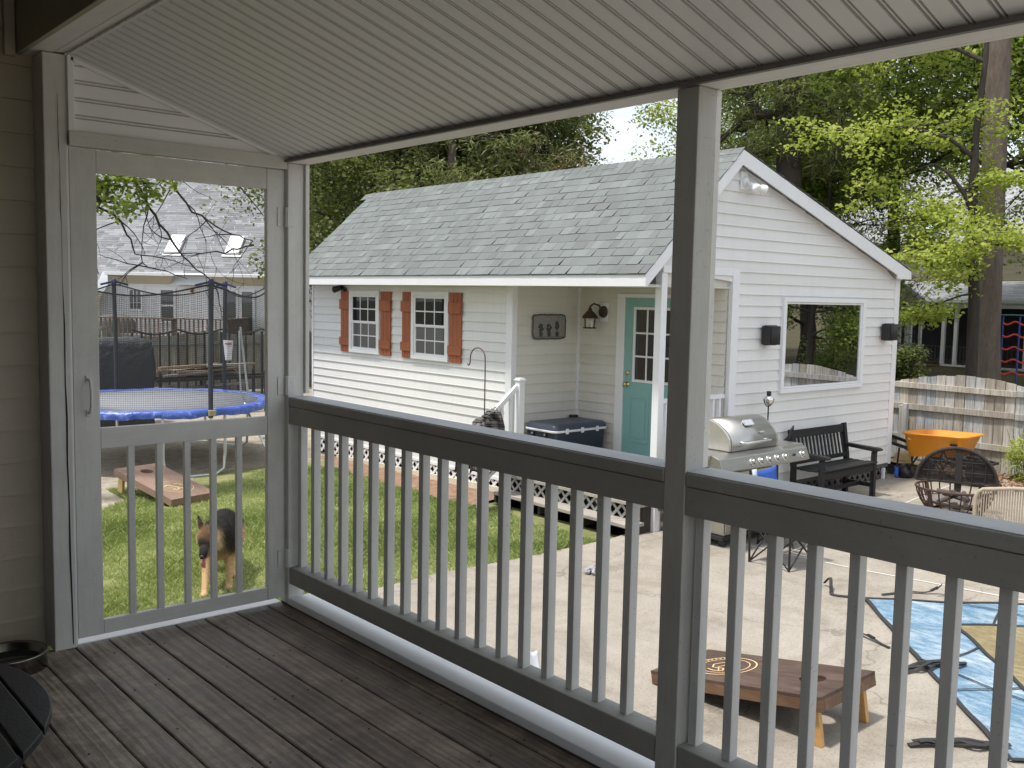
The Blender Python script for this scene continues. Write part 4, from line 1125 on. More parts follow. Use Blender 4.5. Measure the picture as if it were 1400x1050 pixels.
# cook box and shelves
mb = MB(); mb.box(7.81,8.62,5.72,6.18,-.20,-.008); mb.build('firebox', sg, gr_, bevel=.006)
mb = MB(); mb.box(8.635,9.02,5.64,6.16,-.055,-.012); mb.build('side_shelf', sx_, gr_, bevel=.008)
mb = MB(); mb.box(7.50,7.795,5.70,6.16,-.055,-.012); mb.build('side_shelf', sx_, gr_, bevel=.008)
# sloped control panel
mb = MB(); mb.prism([(7.52,5.70,-.012),(7.52,5.60,-.045),(7.52,5.555,-.165),(7.52,5.60,-.185),(7.52,5.705,-.185)], (1.50,0,0)); pnl = mb.build('control_panel', sx_, gr_, bevel=.005)
nrm_ = Vector((0, -.12, .045)).normalized()
for k, xx in enumerate((8.02,8.16,8.30,8.44,8.58,8.90)):
    c = Vector((xx, 5.575, -.108))
    mb = MB(); mb.tube([c, c+nrm_*.008, c+nrm_*.009], [.040,.038,.03], 20); b_ = mb.build('knob_bezel', M['chrome'], pnl)
    mb = MB(); mb.tube([c+nrm_*.010, c+nrm_*.034, c+nrm_*.038], [.026,.023,.018], 18); mb.box(xx-.004,xx+.004,5.53,5.541,-.112,-.07); mb.build('knob', M['steel'], pnl)
c = Vector((8.75,5.575,-.10)); MB().tube([c, c+nrm_*.014], [.016,.013], 12).build('igniter_button', M['black'], pnl)
# cart
mb = MB(); mb.box(7.82,8.615,5.74,6.14,-.86,-.205); mb.build('cart', plain('cart_steel', (.50,.48,.44), .4, .15, 4, metal=.8, bump=.05), gr_, bevel=.006)
for (a,b) in ((7.835,8.205),(8.23,8.60)):
    mb = MB(); mb.box(a,b,5.722,5.738,-.83,-.23); dd = mb.build('cart_door', sx_, gr_, bevel=.004)
    mb = MB(); xx = b-.04 if a < 8 else a+.04; mb.tube([(xx,5.715,-.45),(xx,5.70,-.45),(xx,5.70,-.3),(xx,5.715,-.3)], .008, 8); mb.build('door_handle', M['chrome'], dd)
mb = MB(); mb.box(7.78,8.66,5.72,6.16,-.905,-.862); mb.build('cart_base', M['black'], gr_, bevel=.006)
for (xx,yy) in ((7.86,5.78),(8.58,5.78),(7.86,6.10),(8.58,6.10)):
    mb = MB(); mb.tube([(xx-.018,yy,gz+.042),(xx+.018,yy,gz+.042)], .04, 16); mb.build('caster', M['black'], gr_)
hb = MB()
hb.tube([(9.05,5.95,-.06),(9.10,5.9,.0),(9.13,5.85,.08),(9.11,5.83,.14),(9.08,5.84,.10),(9.10,5.86,.02),(9.08,5.9,-.05)], .012, 8)
hb.build('gas_hose', M['black'], gr_)

# blue folding chair in front of the grill
cc = thing('camping_chair', 'blue and white folding camp chair standing in front of the grill', 'camp chair', (7.9, 5.25, -1))
M['blue'] = plain('royal_blue_nylon', (.03,.10,.42), .7, .2, 7, bump=.3, bscale=90)
M['pale'] = plain('pale_blue_nylon', (.55,.60,.75), .7, .1, 7, bump=.3, bscale=90)
bx0, bx1, byb = 7.62, 8.02, 5.30
def back_f(u, v):
    sag = -.035*math.sin(u*PI)
    return (bx0+(bx1-bx0)*u, byb - .05*(1-v) - sag*.8, -.48+.36*v + (.02*(abs(u-.5)*2)**2) + sag*.4*v)
mb = MB(); cloth_sheet(mb, back_f, 12, 8); bk = mb.build('backrest', M['blue'], cc, solid=.006, recalc=False)
mb = MB(); cloth_sheet(mb, lambda u, v: (bx0-.005+.07*u, byb-.012-.05*(1-v)+.0, -.48+.38*v), 2, 6); mb.build('back_edge', M['pale'], cc, solid=.006, recalc=False)
mb = MB(); cloth_sheet(mb, lambda u, v: (7.60+.44*u, 4.86+.42*v, -.56-.05*math.sin(u*PI)*math.sin(v*PI)), 10, 8); mb.build('seat', M['blue'], cc, solid=.006, recalc=False)
for xx in (7.60, 8.04):
    mb = MB(); mb.tube([(xx,5.30,-.10),(xx,5.27,-.99)], .011, 8); mb.build('rear_leg', M['black_metal'], cc)
    mb = MB(); mb.tube([(xx,4.84,-.42),(xx,4.84,-.99)], .011, 8); mb.build('front_leg', M['black_metal'], cc)
    mb = MB(); mb.bar((xx,4.82,-.41),(xx,5.30,-.40),.06,.012); mb.build('armrest', M['blue'], cc)
for (a, b) in (((7.60,5.27,-.97),(8.04,5.27,-.58)),((8.04,5.27,-.97),(7.60,5.27,-.58)),((7.60,4.84,-.97),(8.04,4.84,-.58)),((8.04,4.84,-.97),(7.60,4.84,-.58)),
               ((7.60,4.84,-.97),(7.60,5.27,-.58)),((7.60,5.27,-.97),(7.60,4.84,-.58)),((8.04,4.84,-.97),(8.04,5.27,-.58)),((8.04,5.27,-.97),(8.04,4.84,-.58))):
    mb = MB(); mb.tube([a,b], .008, 6); mb.build('cross_brace', M['black_metal'], cc)

# black folding stand whose crossed feet show under the rail
fs_ = thing('folding_stool', 'low black folding stool with crossed legs on the patio by the grill', 'stool', (8.5, 5.4, -1))
for (a, b) in (((8.20,5.62,-.99),(8.42,5.42,-.62)),((8.66,5.30,-.99),(8.38,5.46,-.62)),((8.20,5.60,-.99),(8.22,5.58,-.62)),((8.60,5.55,-.99),(8.30,5.36,-.62)),((8.30,5.24,-.99),(8.52,5.52,-.62))):
    mb = MB(); mb.tube([a,b], .010, 8); mb.build('leg', M['black_metal'], fs_)
mb = MB(); mb.tube([(8.42,5.43,-.80),(8.42,5.43,-.74)], .035, 10); mb.build('hub', M['black'], fs_)
mb = MB(); cloth_sheet(mb, lambda u, v: (8.2+.4*u, 5.22+.4*v, -.61-.04*math.sin(u*PI)*math.sin(v*PI)), 8, 8); mb.build('seat', M['black'], fs_, solid=.005, recalc=False)

# ------------------------------------------------------------------ BENCH
be = thing('garden_bench', 'black slatted wooden garden bench against the gable wall', 'bench', (10.65, 6.25, -.92))
bw = weathered('black_stained_bench_timber', [(.3, (.010,.010,.011)), (.55, (.026,.026,.028)), (.75, (.055,.055,.055))], 'X', .35, .6, .2, 40)
bX0, bX1, bf, bb, bz = 10.02, 11.27, 6.00, 6.43, -.915
bt = [(-.005, bf), (0, bb)]
for xx in (bX0, bX1-.06):
    mb = MB(); mb.box(xx, xx+.06, bf, bf+.055, bz, -.355); mb.build('front_leg', bw, be, bevel=.005)
    mb = MB(); mb.prism([(xx,bb-.06,bz),(xx,bb,bz),(xx,bb,-.5),(xx,bb+.06,-.045),(xx,bb+.01,-.03),(xx,bb-.055,-.45)], (.06,0,0)); mb.build('rear_leg', bw, be, bevel=.005)
    mb = MB(); mb.prism([(xx-.012,bf-.06,-.335),(xx-.012,bf-.07,-.315),(xx-.012,bf-.03,-.300),(xx-.012,bb+.0,-.285),(xx-.012,bb-.01,-.325),(xx-.012,bf,-.352)], (.084,0,0)); mb.build('armrest', bw, be, bevel=.006)
    mb = MB(); mb.box(xx+.015, xx+.045, bf+.056, bb-.061, -.80, -.75); mb.build('stretcher', bw, be, bevel=.003)
mb = MB(); mb.box(bX0+.061, bX1-.061, bf+.008, bf+.035, -.59, -.505); mb.build('front_apron', bw, be, bevel=.003)
for k in range(5):
    mb = MB(); yy = bf-.012+k*.082; mb.box(bX0+.005, bX1-.005, yy, yy+.068, -.503+.004*abs(k-2)-.006*k*.3, -.482+.004*abs(k-2)-.006*k*.3); mb.build('seat_slat', bw, be, bevel=.004)
mb = MB(); mb.frame(Matrix.Translation((0,bb+.03,-.10)) @ Matrix.Rotation(R(-8),4,'X'), bX0+.061, bX1-.061, -.018, .014, -.05, .05); mb.build('top_rail', bw, be, bevel=.004)
mb = MB(); mb.box(bX0+.061, bX1-.061, bb-.045, bb-.017, -.455, -.405); mb.build('lower_back_rail', bw, be, bevel=.004)
nb = 14
for k in range(nb):
    xx = bX0+.11+(bX1-bX0-.22)*k/(nb-1)
    mb = MB(); mb.bar((xx,bb-.030,-.405),(xx,bb+.026,-.148), .030, .014, (0,1,0)); mb.build('back_slat', bw, be, bevel=.002)
mb = MB(); mb.box(bX0+.02, bX1-.02, bf+.2, bf+.23, -.80, -.75); mb.build('stretcher', bw, be, bevel=.003)

# straw hat on a raised timber ledge, blue cloth, dark bag at the cottage corner
le = MB(); le.box(12.95, 13.75, 6.42, 7.0, -.93, -.80); le.box(12.93,13.78,6.40,7.02,-.799,-.775)
tag(le.build('planter_ledge', weathered('grey_sleeper', [(.3,(.05,.05,.045)),(.6,(.13,.125,.115)),(.8,(.2,.19,.18))], 'X'), org=(13.2,6.8,-.93)), 'low grey timber ledge at the back corner of the cottage', 'ledge')
ht = thing('straw_hat', 'crumpled straw sun hat lying on the timber ledge', 'hat', (13.2, 6.64, -.775))
straw = plain('straw', (.60,.46,.25), .9, .25, 26, bump=.6, bscale=120)
mb = MB(); n_ = 32; rings = []
for r_, z in ((.0,.165),(.06,.16),(.10,.135),(.115,.08),(.125,.02),(.19,.012),(.245,.02)):
    rings.append([(13.2+r_*1.15*math.cos(2*PI*k/n_)*(1+.06*math.sin(3*2*PI*k/n_)), 6.64+r_*math.sin(2*PI*k/n_), -.772+z+.02*math.sin(2*2*PI*k/n_+1)*(r_/.245)+.012*math.sin(5*2*PI*k/n_)*(r_/.245)) for k in range(n_)])
loft(mb, rings, caps=False); mb.build('hat_body', straw, ht, solid=.004, recalc=False)
mb = MB(); mb.tube([(13.2+.118*1.15*math.cos(t_), 6.64+.118*math.sin(t_), -.722) for t_ in np.linspace(0,2*PI,25)[:-1]], .013, 6, closed=True, flat=.4); mb.build('hat_band', plain('tan_band', (.36,.26,.15), .9, .2, 20), ht)
tw = MB(); cloth_sheet(tw, lambda u, v: (12.70+.16*u+.02*math.sin(v*7), 6.50-.03*v+.02*math.sin(u*9+v*4), -.78-.14*v+.02*math.sin(u*6)), 10, 10)
tag(tw.build('rag', M['blue'], org=(12.75,6.5,-.9), solid=.006, recalc=False), 'blue rag hanging at the back corner of the cottage', 'cloth')
bg_ = MB(); rings = []
for k, (s1, z) in enumerate(((.11,0),(.14,.05),(.13,.12),(.09,.18),(.03,.21))):
    rings.append([(12.86+s1*math.cos(a)*(1+.08*math.sin(3*a+k)), 6.42+s1*.75*math.sin(a), -.925+z) for a in np.linspace(0,2*PI,19)[:-1]])
loft(bg_, rings); tag(bg_.build('rubbish_bag', plain('black_plastic_bag', (.015,.015,.017), .3, .3, 9, bump=.8, bscale=22), org=(12.86,6.42,-.925)), 'small black plastic bag on the patio at the cottage corner', 'bag')

# ------------------------------------------------------------------ FENCE behind (along Y at X=14.45)
def fence_mat(name, base, tint):
    t = NT(name); v = t.coord((1,1,.07)); w = t.coord()
    c = t.ramp(t.attr(), [(0,(.27,.235,.195)),(.25,(.36,.335,.305)),(.45,(.33,.335,.345)),(.65,(.42,.375,.32)),(.85,(.30,.32,.345)),(1,(.46,.445,.42))])
    c = t.mix(1, c, tint, 'MULTIPLY')
    c = t.mix(.7, c, t.ramp(t.noise(v, 32, 5, .7, .8), [(.34,(.38,.345,.31)),(.60,(1,1,1))]), 'MULTIPLY')
    c = t.mix(.6, c, t.ramp(t.noise(w, 1.4, 5, .7), [(.35,(.62,.6,.56)),(.6,(1,1,1))]), 'MULTIPLY')
    t.bsdf(c, .9, 0, t.noise(v, 60, 4, .6), .5, .005, .2); return t.m
M['fence'] = fence_mat('weathered_fence_boards', None, (1.55,1.60,1.64))
M['fence2'] = fence_mat('grey_mossy_fence_boards', None, (.85,.88,.80))
fc = thing('board_fence', 'weathered board fence with scalloped top behind the wheelbarrow', 'fence', (14.45, 5, -1))
FX = 14.45
def ftop(y):
    ph = ((y - 5.15) / 2.44) % 1.0
    return .255 + .185*math.sin(PI*ph)
y = -9.0; pmb = MB()
while y < 13.6:
    wd_ = rng.uniform(.128,.142)
    zt0, zt1 = ftop(y+.01), ftop(y+wd_-.01); dz = rng.uniform(-.008,.008); dx = rng.uniform(0,.006)
    pmb.prism([(FX+dx,y,-1.02),(FX+dx,y+wd_,-1.02),(FX+dx,y+wd_,zt1+dz),(FX+dx,y,zt0+dz)], (.018,0,0))
    y += wd_ + rng.uniform(.005,.014)
pmb.build('boards', M['fence'], fc)
for (z, dz) in ((.20,.085),(-.135,.09),(-.605,.09)):
    y = -9.0
    while y < 13.5:
        mb = MB(); mb.bar((FX-.02,y+.002,z+rng.uniform(-.01,.01)+dz/2),(FX-.02,y+2.436,z+rng.uniform(-.01,.01)+dz/2),.036,dz,(0,0,1)); mb.build('rail', M['fence'], fc, bevel=.003)
        y += 2.44
for k in range(-5, 4):
    yy = 5.15+2.44*k
    if yy < -9 or yy > 13.6: continue
    mb = MB(); mb.box(FX+.02, FX+.11, yy-.045, yy+.045, -1.05, .30); mb.build('post', M['fence'], fc, bevel=.004)
mb = MB(); mb.box(14.30,14.385,7.22,7.305,-1.02,-.07); mb.build('short_post', M['fence'], fc, bevel=.005)
mb = MB(); mb.box(14.22,14.29,7.14,7.21,-1.02,-.03); mb.build('short_post', M['fence'], fc, bevel=.005)

# ------------------------------------------------------------------ WHEELBARROW (axis along Y)
wb = thing('wheelbarrow', 'orange wheelbarrow parked in front of the board fence', 'wheelbarrow', (13.0, 6.0, -.92))
og = plain('orange_plastic_tub', (.72,.27,.015), .38, .1, 5, bump=.06)
n_ = 9
def tub_ring(y0, y1, x0, x1, z, zf, r):
    P = rrect(x0, x1, y0, y1, r, 5)
    return [(a, b, z + zf*((b-y0)/(y1-y0))) for a, b in P]
rings = [tub_ring(5.70,6.36,12.78,13.22,-.53,-.07,.08), tub_ring(5.66,6.39,12.75,13.25,-.48,-.05,.10), tub_ring(5.585,6.425,12.69,13.31,-.27,-.03,.12),
         tub_ring(5.545,6.455,12.66,13.34,-.255,-.03,.13), tub_ring(5.545,6.455,12.66,13.34,-.235,-.03,.13), tub_ring(5.575,6.43,12.69,13.31,-.24,-.03,.12),
         tub_ring(5.67,6.38,12.76,13.24,-.47,-.05,.10), tub_ring(5.71,6.35,12.79,13.21,-.515,-.07,.08)]
mb = MB(); loft(mb, rings); tub = mb.build('tub', og, wb)
mk = MB()    # dark maker's lettering block on the side: small bars
for k in range(6): mk.box(12.692, 12.722, 5.665+k*.016, 5.676+k*.016, -.372, -.349)
mk.build('moulded_lettering', M['black'], tub)
mb = MB(); mb.box(12.705,12.718,6.29,6.33,-.355,-.322); mb.build('label_sticker', M['white_trim'], tub)
for xx in (12.80, 13.20):
    mb = MB(); mb.bar((xx, 7.02, -.36), (xx*.6+13*.4, 5.50, -.70), .04, .042); mb.build('handle', M['black'], wb, bevel=.004)
    mb = MB(); mb.tube([(xx,7.02,-.36),(xx,7.16,-.335),(xx,7.17,-.33)], [.024,.024,.018], 10); mb.build('hand_grip', M['black'], wb)
    mb = MB(); mb.tube([(xx,6.50,-.50),(xx-.02*(1 if xx<13 else -1),6.52,-.90),(xx,6.42,-.905),(xx,6.22,-.56)], .014, 8); mb.build('leg', M['black_metal'], wb)
mb = MB(); mb.tube([(12.98,5.47,-.73),(13.02,5.47,-.73)], .19, 24); mb.lathe([(0,0)],3); 
mb = MB(); mb.tube([(13+0*math.cos(t_),5.47+.155*math.cos(t_),-.735+.155*math.sin(t_)) for t_ in np.linspace(0,2*PI,25)[:-1]], .045, 10, closed=True); mb.build('tyre', M['black'], wb)
mb = MB(); mb.tube([(12.97,5.47,-.735),(13.03,5.47,-.735)], .115, 20); mb.build('wheel_rim', M['black_metal'], wb)
mb = MB(); mb.bar((12.86,5.72,-.56),(12.90,5.30,-.58),.03,.03); mb.bar((13.14,5.72,-.56),(13.10,5.30,-.58),.03,.03); mb.bar((12.88,5.30,-.58),(13.12,5.30,-.58),.03,.03); mb.build('nose_guard', M['black_metal'], wb)

# ------------------------------------------------------------------ FIRE PIT
fp = thing('fire_pit', 'rusty round fire pit with its domed mesh screen standing open', 'fire pit', (10.95, 4.87, -.93))
fcx, fcy, fr_ = 10.95, 4.87, .42
mb = MB(); mb.tube([(fcx+fr_*math.cos(t_), fcy+fr_*math.sin(t_), -.585) for t_ in np.linspace(0,2*PI,41)[:-1]], .014, 8, closed=True); mb.build('rim', M['rust'], fp)
mb = MB(); mb.tube([(fcx+.27*math.cos(t_), fcy+.27*math.sin(t_), -.86) for t_ in np.linspace(0,2*PI,33)[:-1]], .014, 8, closed=True)
mb.tube([(fcx+.37*math.cos(t_), fcy+.37*math.sin(t_), -.73) for t_ in np.linspace(0,2*PI,33)[:-1]], .007, 6, closed=True); mb.build('lower_ring', M['rust'], fp)
for k in range(22):
    a = 2*PI*k/22
    mb = MB(); mb.tube([(fcx+q*math.cos(a+.04*math.sin(k*3)), fcy+q*math.sin(a), z) for q, z in ((.41,-.59),(.395,-.66),(.355,-.75),(.30,-.83),(.27,-.86))], .008, 6); mb.build('basket_bar', M['rust'], fp)
for k in range(4):
    a = PI/4+.5+k*PI/2
    mb = MB(); mb.bar((fcx+.415*math.cos(a), fcy+.415*math.sin(a), -.585),(fcx+.33*math.cos(a), fcy+.33*math.sin(a), -.925),.045,.02,(-math.sin(a),math.cos(a),0)); mb.build('leg', M['rust'], fp)
mb = MB(); mb.lathe([(0,-.80),(.2,-.79),(.29,-.75),(.31,-.72)], 28, (fcx,fcy,0)); mb.build('ash_bowl', plain('ashy_iron', (.25,.22,.21), .9, .4, 12), fp)
for k in range(5):
    a = rng.uniform(0,PI); mb = MB(); c = Vector((fcx+rng.uniform(-.08,.08), fcy+rng.uniform(-.08,.08), -.72+.02*k)); d = Vector((math.cos(a),math.sin(a),rng.uniform(-.2,.2)))*.17
    mb.tube([c-d,c+d],[.03,.026],8); mb.build('charred_log', plain('charred_wood', (.10,.085,.075), .95, .4, 14, bump=.5), fp)
# dome screen standing behind, hinged at the far side of the rim and facing the camera
vdir = Vector((fcx, fcy, 0)).normalized(); side = Vector((vdir.y, -vdir.x, 0)); ctr = Vector((fcx, fcy, -.575)) + vdir*.30
sooty = plain('sooty_screen_iron', (.03,.024,.022), .8, .35, 12)
def dome(a, e):   # a 0..PI across, e 0..1 bulge away from the camera
    r_ = .43*math.cos(e*.9)
    return ctr + side*(r_*math.cos(a)) + Vector((0,0,1))*(.40*math.sin(a)*math.cos(e*.9)) + vdir*(.20*math.sin(e*.9))
mb = MB(); mb.tube([dome(PI*k/24, 0) for k in range(25)], .022, 8); mb.bar(dome(0,0),dome(PI,0),.05,.02); mb.build('screen_frame', sooty, fp)
for k in (3,6,9,12,15,18,21):
    mb = MB(); mb.tube([dome(PI*k/24, q/6*1.1) for q in range(7)], .007, 6)
    a_ = dome(PI*k/24,0); b_ = Vector((a_.x,a_.y,-.575)); mb.tube([a_,b_],.006,6); mb.build('screen_bar', sooty, fp)
for zz in (.12,.24): 
    mb = MB(); hw = .43*math.sqrt(max(0,1-(zz/.40)**2)); mb.tube([ctr-side*hw+Vector((0,0,zz)), ctr+side*hw+Vector((0,0,zz))], .006, 6); mb.build('screen_bar', sooty, fp)
mb = MB(); mb.bar(ctr+side*.02+Vector((0,0,.38)), ctr+side*.02+Vector((0,0,-.32)), .075, .016, tuple(vdir)); mb.build('screen_strap', sooty, fp)
# mesh : real wires
mb = MB()
for k in range(110):
    s_ = -.42+.84*k/109; hz = .39*math.sqrt(max(0,1-(s_/.43)**2))
    if hz > .02:
        p0, p1 = ctr+vdir*.02+side*s_, ctr+vdir*.02+side*s_+Vector((0,0,hz)); o = side*.0022
        mb.quad(p0-o,p0+o,p1+o,p1-o)
for k in range(50):
    zz = .39*k/50; hw = .43*math.sqrt(max(0,1-(zz/.40)**2)); o = Vector((0,0,.0022))
    p0, p1 = ctr+vdir*.021-side*hw+Vector((0,0,zz)), ctr+vdir*.021+side*hw+Vector((0,0,zz)); mb.quad(p0-o,p1-o,p1+o,p0+o)
mb.build('wire_mesh', sooty, fp, recalc=False)
# tree of life plate worked in the mesh: trunk and curling branches
mb = MB()
tc0 = ctr+vdir*.012 - side*.17
for pts in ([(0,0),(0,.12),(.01,.2)], [(0,.12),(-.05,.19),(-.07,.25)], [(.0,.15),(.05,.2),(.08,.24)], [(0,.18),(-.02,.25),(.0,.3)], [(-.04,.18),(-.09,.2),(-.11,.17)]):
    mb.tube([tc0+side*a+Vector((0,0,b)) for a, b in pts], .009, 6)
mb.build('tree_ornament', sooty, fp)

# ------------------------------------------------------------------ WICKER CHAIR
wc = thing('rope_chair', 'beige rope woven patio armchair cut off by the right edge', 'chair', (9.4, 3.5, -.95))
rope = plain('beige_rope', (.43,.36,.27), .85, .2, 30, bump=.5, bscale=160)
A = Vector((9.20,3.90,-.24)); B = Vector((9.44,3.33,-.19))   # top corners of the back
dn = Vector((.02,.01,-1)); U = (B-A); Ul = U.length; U.normalize()
def bp(s_, d): return A + U*s_ + dn*d
mb = MB()
path = [bp(-.01,.62), bp(0,.3), bp(0,.08), bp(.02,.025), bp(.06,.0), bp(Ul*.5,-.012), bp(Ul-.06,0), bp(Ul-.02,.025), bp(Ul,.08), bp(Ul,.3), bp(Ul+.01,.62)]
mb.tube(path, .019, 10); mb.build('back_frame', rope, wc)
for k in range(27):
    s_ = .03+(Ul-.06)*k/26
    mb = MB(); off = Vector((.03*math.sin(k*1.1),0,0)); 
    mb.tube([bp(s_,.012), bp(s_,.2)+U.cross(dn)*.012, bp(s_,.5)], .0065, 6); mb.build('back_cord', rope, wc)
nv = U.cross(Vector((0,0,1))).normalized()
if nv.x < 0: nv = -nv          # seat extends away from the camera
mb = MB(); 
vs = [bp(0,.52), bp(Ul,.52), bp(Ul,.50)+nv*.52, bp(0,.50)+nv*.52]
mb.prism(vs, (0,0,-.04)); mb.build('seat', rope, wc, bevel=.01)
for s_ in (0, Ul):
    mb = MB(); mb.tube([bp(s_,.22), bp(s_,.23)+nv*.25, bp(s_,.27)+nv*.5, bp(s_,.35)+nv*.54, bp(s_,.74)+nv*.54], .017, 10); mb.build('arm', rope, wc)
    mb = MB(); mb.tube([bp(s_,.5), bp(s_,.74)-nv*.03], .017, 8); mb.build('leg', rope, wc)

# ------------------------------------------------------------------ CORNHOLE BOARDS (local: +Y from low end to hole end)
def cornhole(name, label, loc, rotz, top_mat, side_mat, leg_mat, ring_mat, emblem):
    t = thing(name, label, 'game board', (0,0,0), 'cornhole boards')
    W2, Ln = .305, 1.22; z0, z1 = .085, .305
    ang = math.atan2(z1-z0, Ln); F = Matrix.Translation((0,0,z0)) @ Matrix.Rotation(ang, 4, 'X')
    hy, hr = Ln-.23, .078
    # deck with a real hole
    n_ = 32
    hole = [(hr*math.cos(2*PI*k/n_), hy+hr*math.sin(2*PI*k/n_)) for k in range(n_)]
    def edge_pt(k):
        a = 2*PI*k/n_; c, s_ = math.cos(a), math.sin(a)
        tt = min((W2/abs(c)) if abs(c) > 1e-6 else 9, ((.23 if s_ > 0 else .3)/abs(s_)) if abs(s_) > 1e-6 else 9)
        return (c*tt, hy+s_*tt)
    mb = MB()
    for z, fl in ((0,1),(-.018,-1)):
        vs = [F@Vector((x,y,z)) for x,y in hole] + [F@Vector((*edge_pt(k),z)) for k in range(n_)]
        fs = [(k,(k+1)%n_,n_+(k+1)%n_,n_+k) for k in range(n_)]
        mb.add(vs, fs, .5)
        cz = [(-W2,Ln),(W2,Ln),(W2,hy-.3),(-W2,hy-.3)]
        for cx, cy in cz:   # corner wedges
            ks = [k for k in range(n_)]
            best = sorted(range(n_), key=lambda k: (edge_pt(k)[0]-cx)**2+(edge_pt(k)[1]-cy)**2)[:1]
            k = best[0]; a, b = edge_pt(k), None
            for kk in ((k+1)%n_, (k-1)%n_):
                q = edge_pt(kk)
                if abs(q[0]-a[0]) > 1e-4 and abs(q[1]-a[1]) > 1e-4: b = q
            if b: mb.add([F@Vector((cx,cy,z)), F@Vector((*a,z)), F@Vector((*b,z))], [(0,1,2)], .5)
        mb.add([F@Vector(p) for p in ((-W2,0,z),(W2,0,z),(W2,hy-.3,z),(-W2,hy-.3,z))], [(0,1,2,3)], .5)
    er = [(-W2,0),(W2,0),(W2,Ln),(-W2,Ln)]; ev = [F@Vector((x,y,0)) for x,y in er]+[F@Vector((x,y,-.0183)) for x,y in er]
    mb.add(ev, [(k,(k+1)%4,4+(k+1)%4,4+k) for k in range(4)], .3)
    vs = [F@Vector((x,y,0)) for x,y in hole]+[F@Vector((x,y,-.018)) for x,y in hole]
    mb.add(vs, [(k,(k+1)%n_,n_+(k+1)%n_,n_+k) for k in range(n_)], .2)
    mb.build('playing_surface', top_mat, t, org=(0,0,0))
    mb = MB()
    h = .085
    for q in ((-W2,-W2+.036,0,Ln),(W2-.036,W2,0,Ln)): mb.frame(F, q[0],q[1],q[2],q[3],-h-.0,-.0185)
    for q in ((-W2+.0365,W2-.0365,0,.036),(-W2+.0365,W2-.0365,Ln-.036,Ln)): mb.frame(F, q[0],q[1],q[2],q[3],-h,-.0185)
    mb.build('side_frame', side_mat, t, org=(0,0,0), bevel=.003)
    for s_ in (-1,1):
        mb = MB(); xa = s_*(W2-.056); 
        P = [F@Vector((xa-.018, Ln-.13, -.03)), F@Vector((xa-.018, Ln-.045, -.03)), Vector((xa-.018, Ln-.015, .0)), Vector((xa-.018, Ln-.12, .0))]
        mb.prism(P, (.036,0,0)); mb.build('leg', leg_mat, t, org=(0,0,0), bevel=.004)
    mb = MB(); vs = [F@Vector((x,y,-.0185)) for x,y in hole]+[F@Vector((x*1.001,hy+(y-hy)*1.001,-.075)) for x,y in hole]; mb.add(vs, [(k,(k+1)%n_,n_+(k+1)%n_,n_+k) for k in range(n_)], .2); mb.build('hole_blocker', side_mat, t, org=(0,0,0), recalc=False)  # added tube that hides the lit ground so the hole looks dark
    # carved ring emblem
    e = MB(); cy = .36
    def ringm(r, w_):
        n2 = 48; vs = []
        for k in range(n2):
            a = 2*PI*k/n2; vs += [F@Vector(((r-w_/2)*math.cos(a), cy+(r-w_/2)*math.sin(a), .0022)), F@Vector(((r+w_/2)*math.cos(a), cy+(r+w_/2)*math.sin(a), .0022))]
        e.add(vs, [(2*k,2*k+1,(2*k+3)%(2*n2),(2*k+2)%(2*n2)) for k in range(n2)], .5)
    def stroke(pts, w_):
        for (a, b) in zip(pts, pts[1:]):
            a = Vector((*a,0)); b = Vector((*b,0)); d = (b-a).normalized(); o = Vector((-d.y,d.x,0))*w_/2
            e.add([F@(p+Vector((0,cy,.0022))) for p in (a-o,b-o,b+o,a+o)], [(0,1,2,3)], .5)
    ringm(.20,.010); ringm(.158,.007)
    if emblem == 0:
        stroke([(-.10,-.06),(-.115,.0),(-.09,.05),(-.05,.02),(-.06,-.05),(0,-.085),(.06,-.05),(.055,.03),(.1,.055),(.12,.0),(.1,-.06)], .010)
        stroke([(-.05,.06),(0,.09),(.05,.06),(.0,.03),(-.05,.06)], .008); stroke([(-.12,.03),(-.04,.0),(.04,-.02),(.12,.04)], .008)
        for k in range(14): 
            a = 3.6+k*.16; stroke([(.172*math.cos(a),.172*math.sin(a)),(.188*math.cos(a),.188*math.sin(a))], .010)
    else:
        stroke([(-.13,.06),(-.06,.09),(-.03,.02),(.02,-.05),(.09,-.09),(.13,-.05)], .026); stroke([(-.1,-.08),(-.02,-.09),(.0,-.03)], .022); stroke([(.02,.09),(.09,.08),(.12,.02),(.05,.03)], .022)
        stroke([(-.13,0),(-.08,-.02),(-.05,-.06)], .018)
    e.build('ring_emblem', ring_mat, t, org=(0,0,0), recalc=False)
    t.location = loc; t.rotation_euler = (0,0,rotz); return t
def stained(name, stops): return weathered(name, stops, 'Y', .3, .5, .0, 34)
dk = stained('dark_walnut_stain', [(.3,(.03,.019,.013)),(.5,(.085,.055,.042)),(.7,(.17,.115,.09))])
sd_ = stained('walnut_side', [(.3,(.07,.042,.027)),(.5,(.155,.09,.055)),(.7,(.25,.155,.10))])
pine = stained('raw_pine_legs', [(.3,(.45,.25,.09)),(.6,(.62,.38,.15)),(.8,(.70,.46,.22))])
carve = plain('routed_pale_wood', (.72,.50,.27), .8, .2, 30)
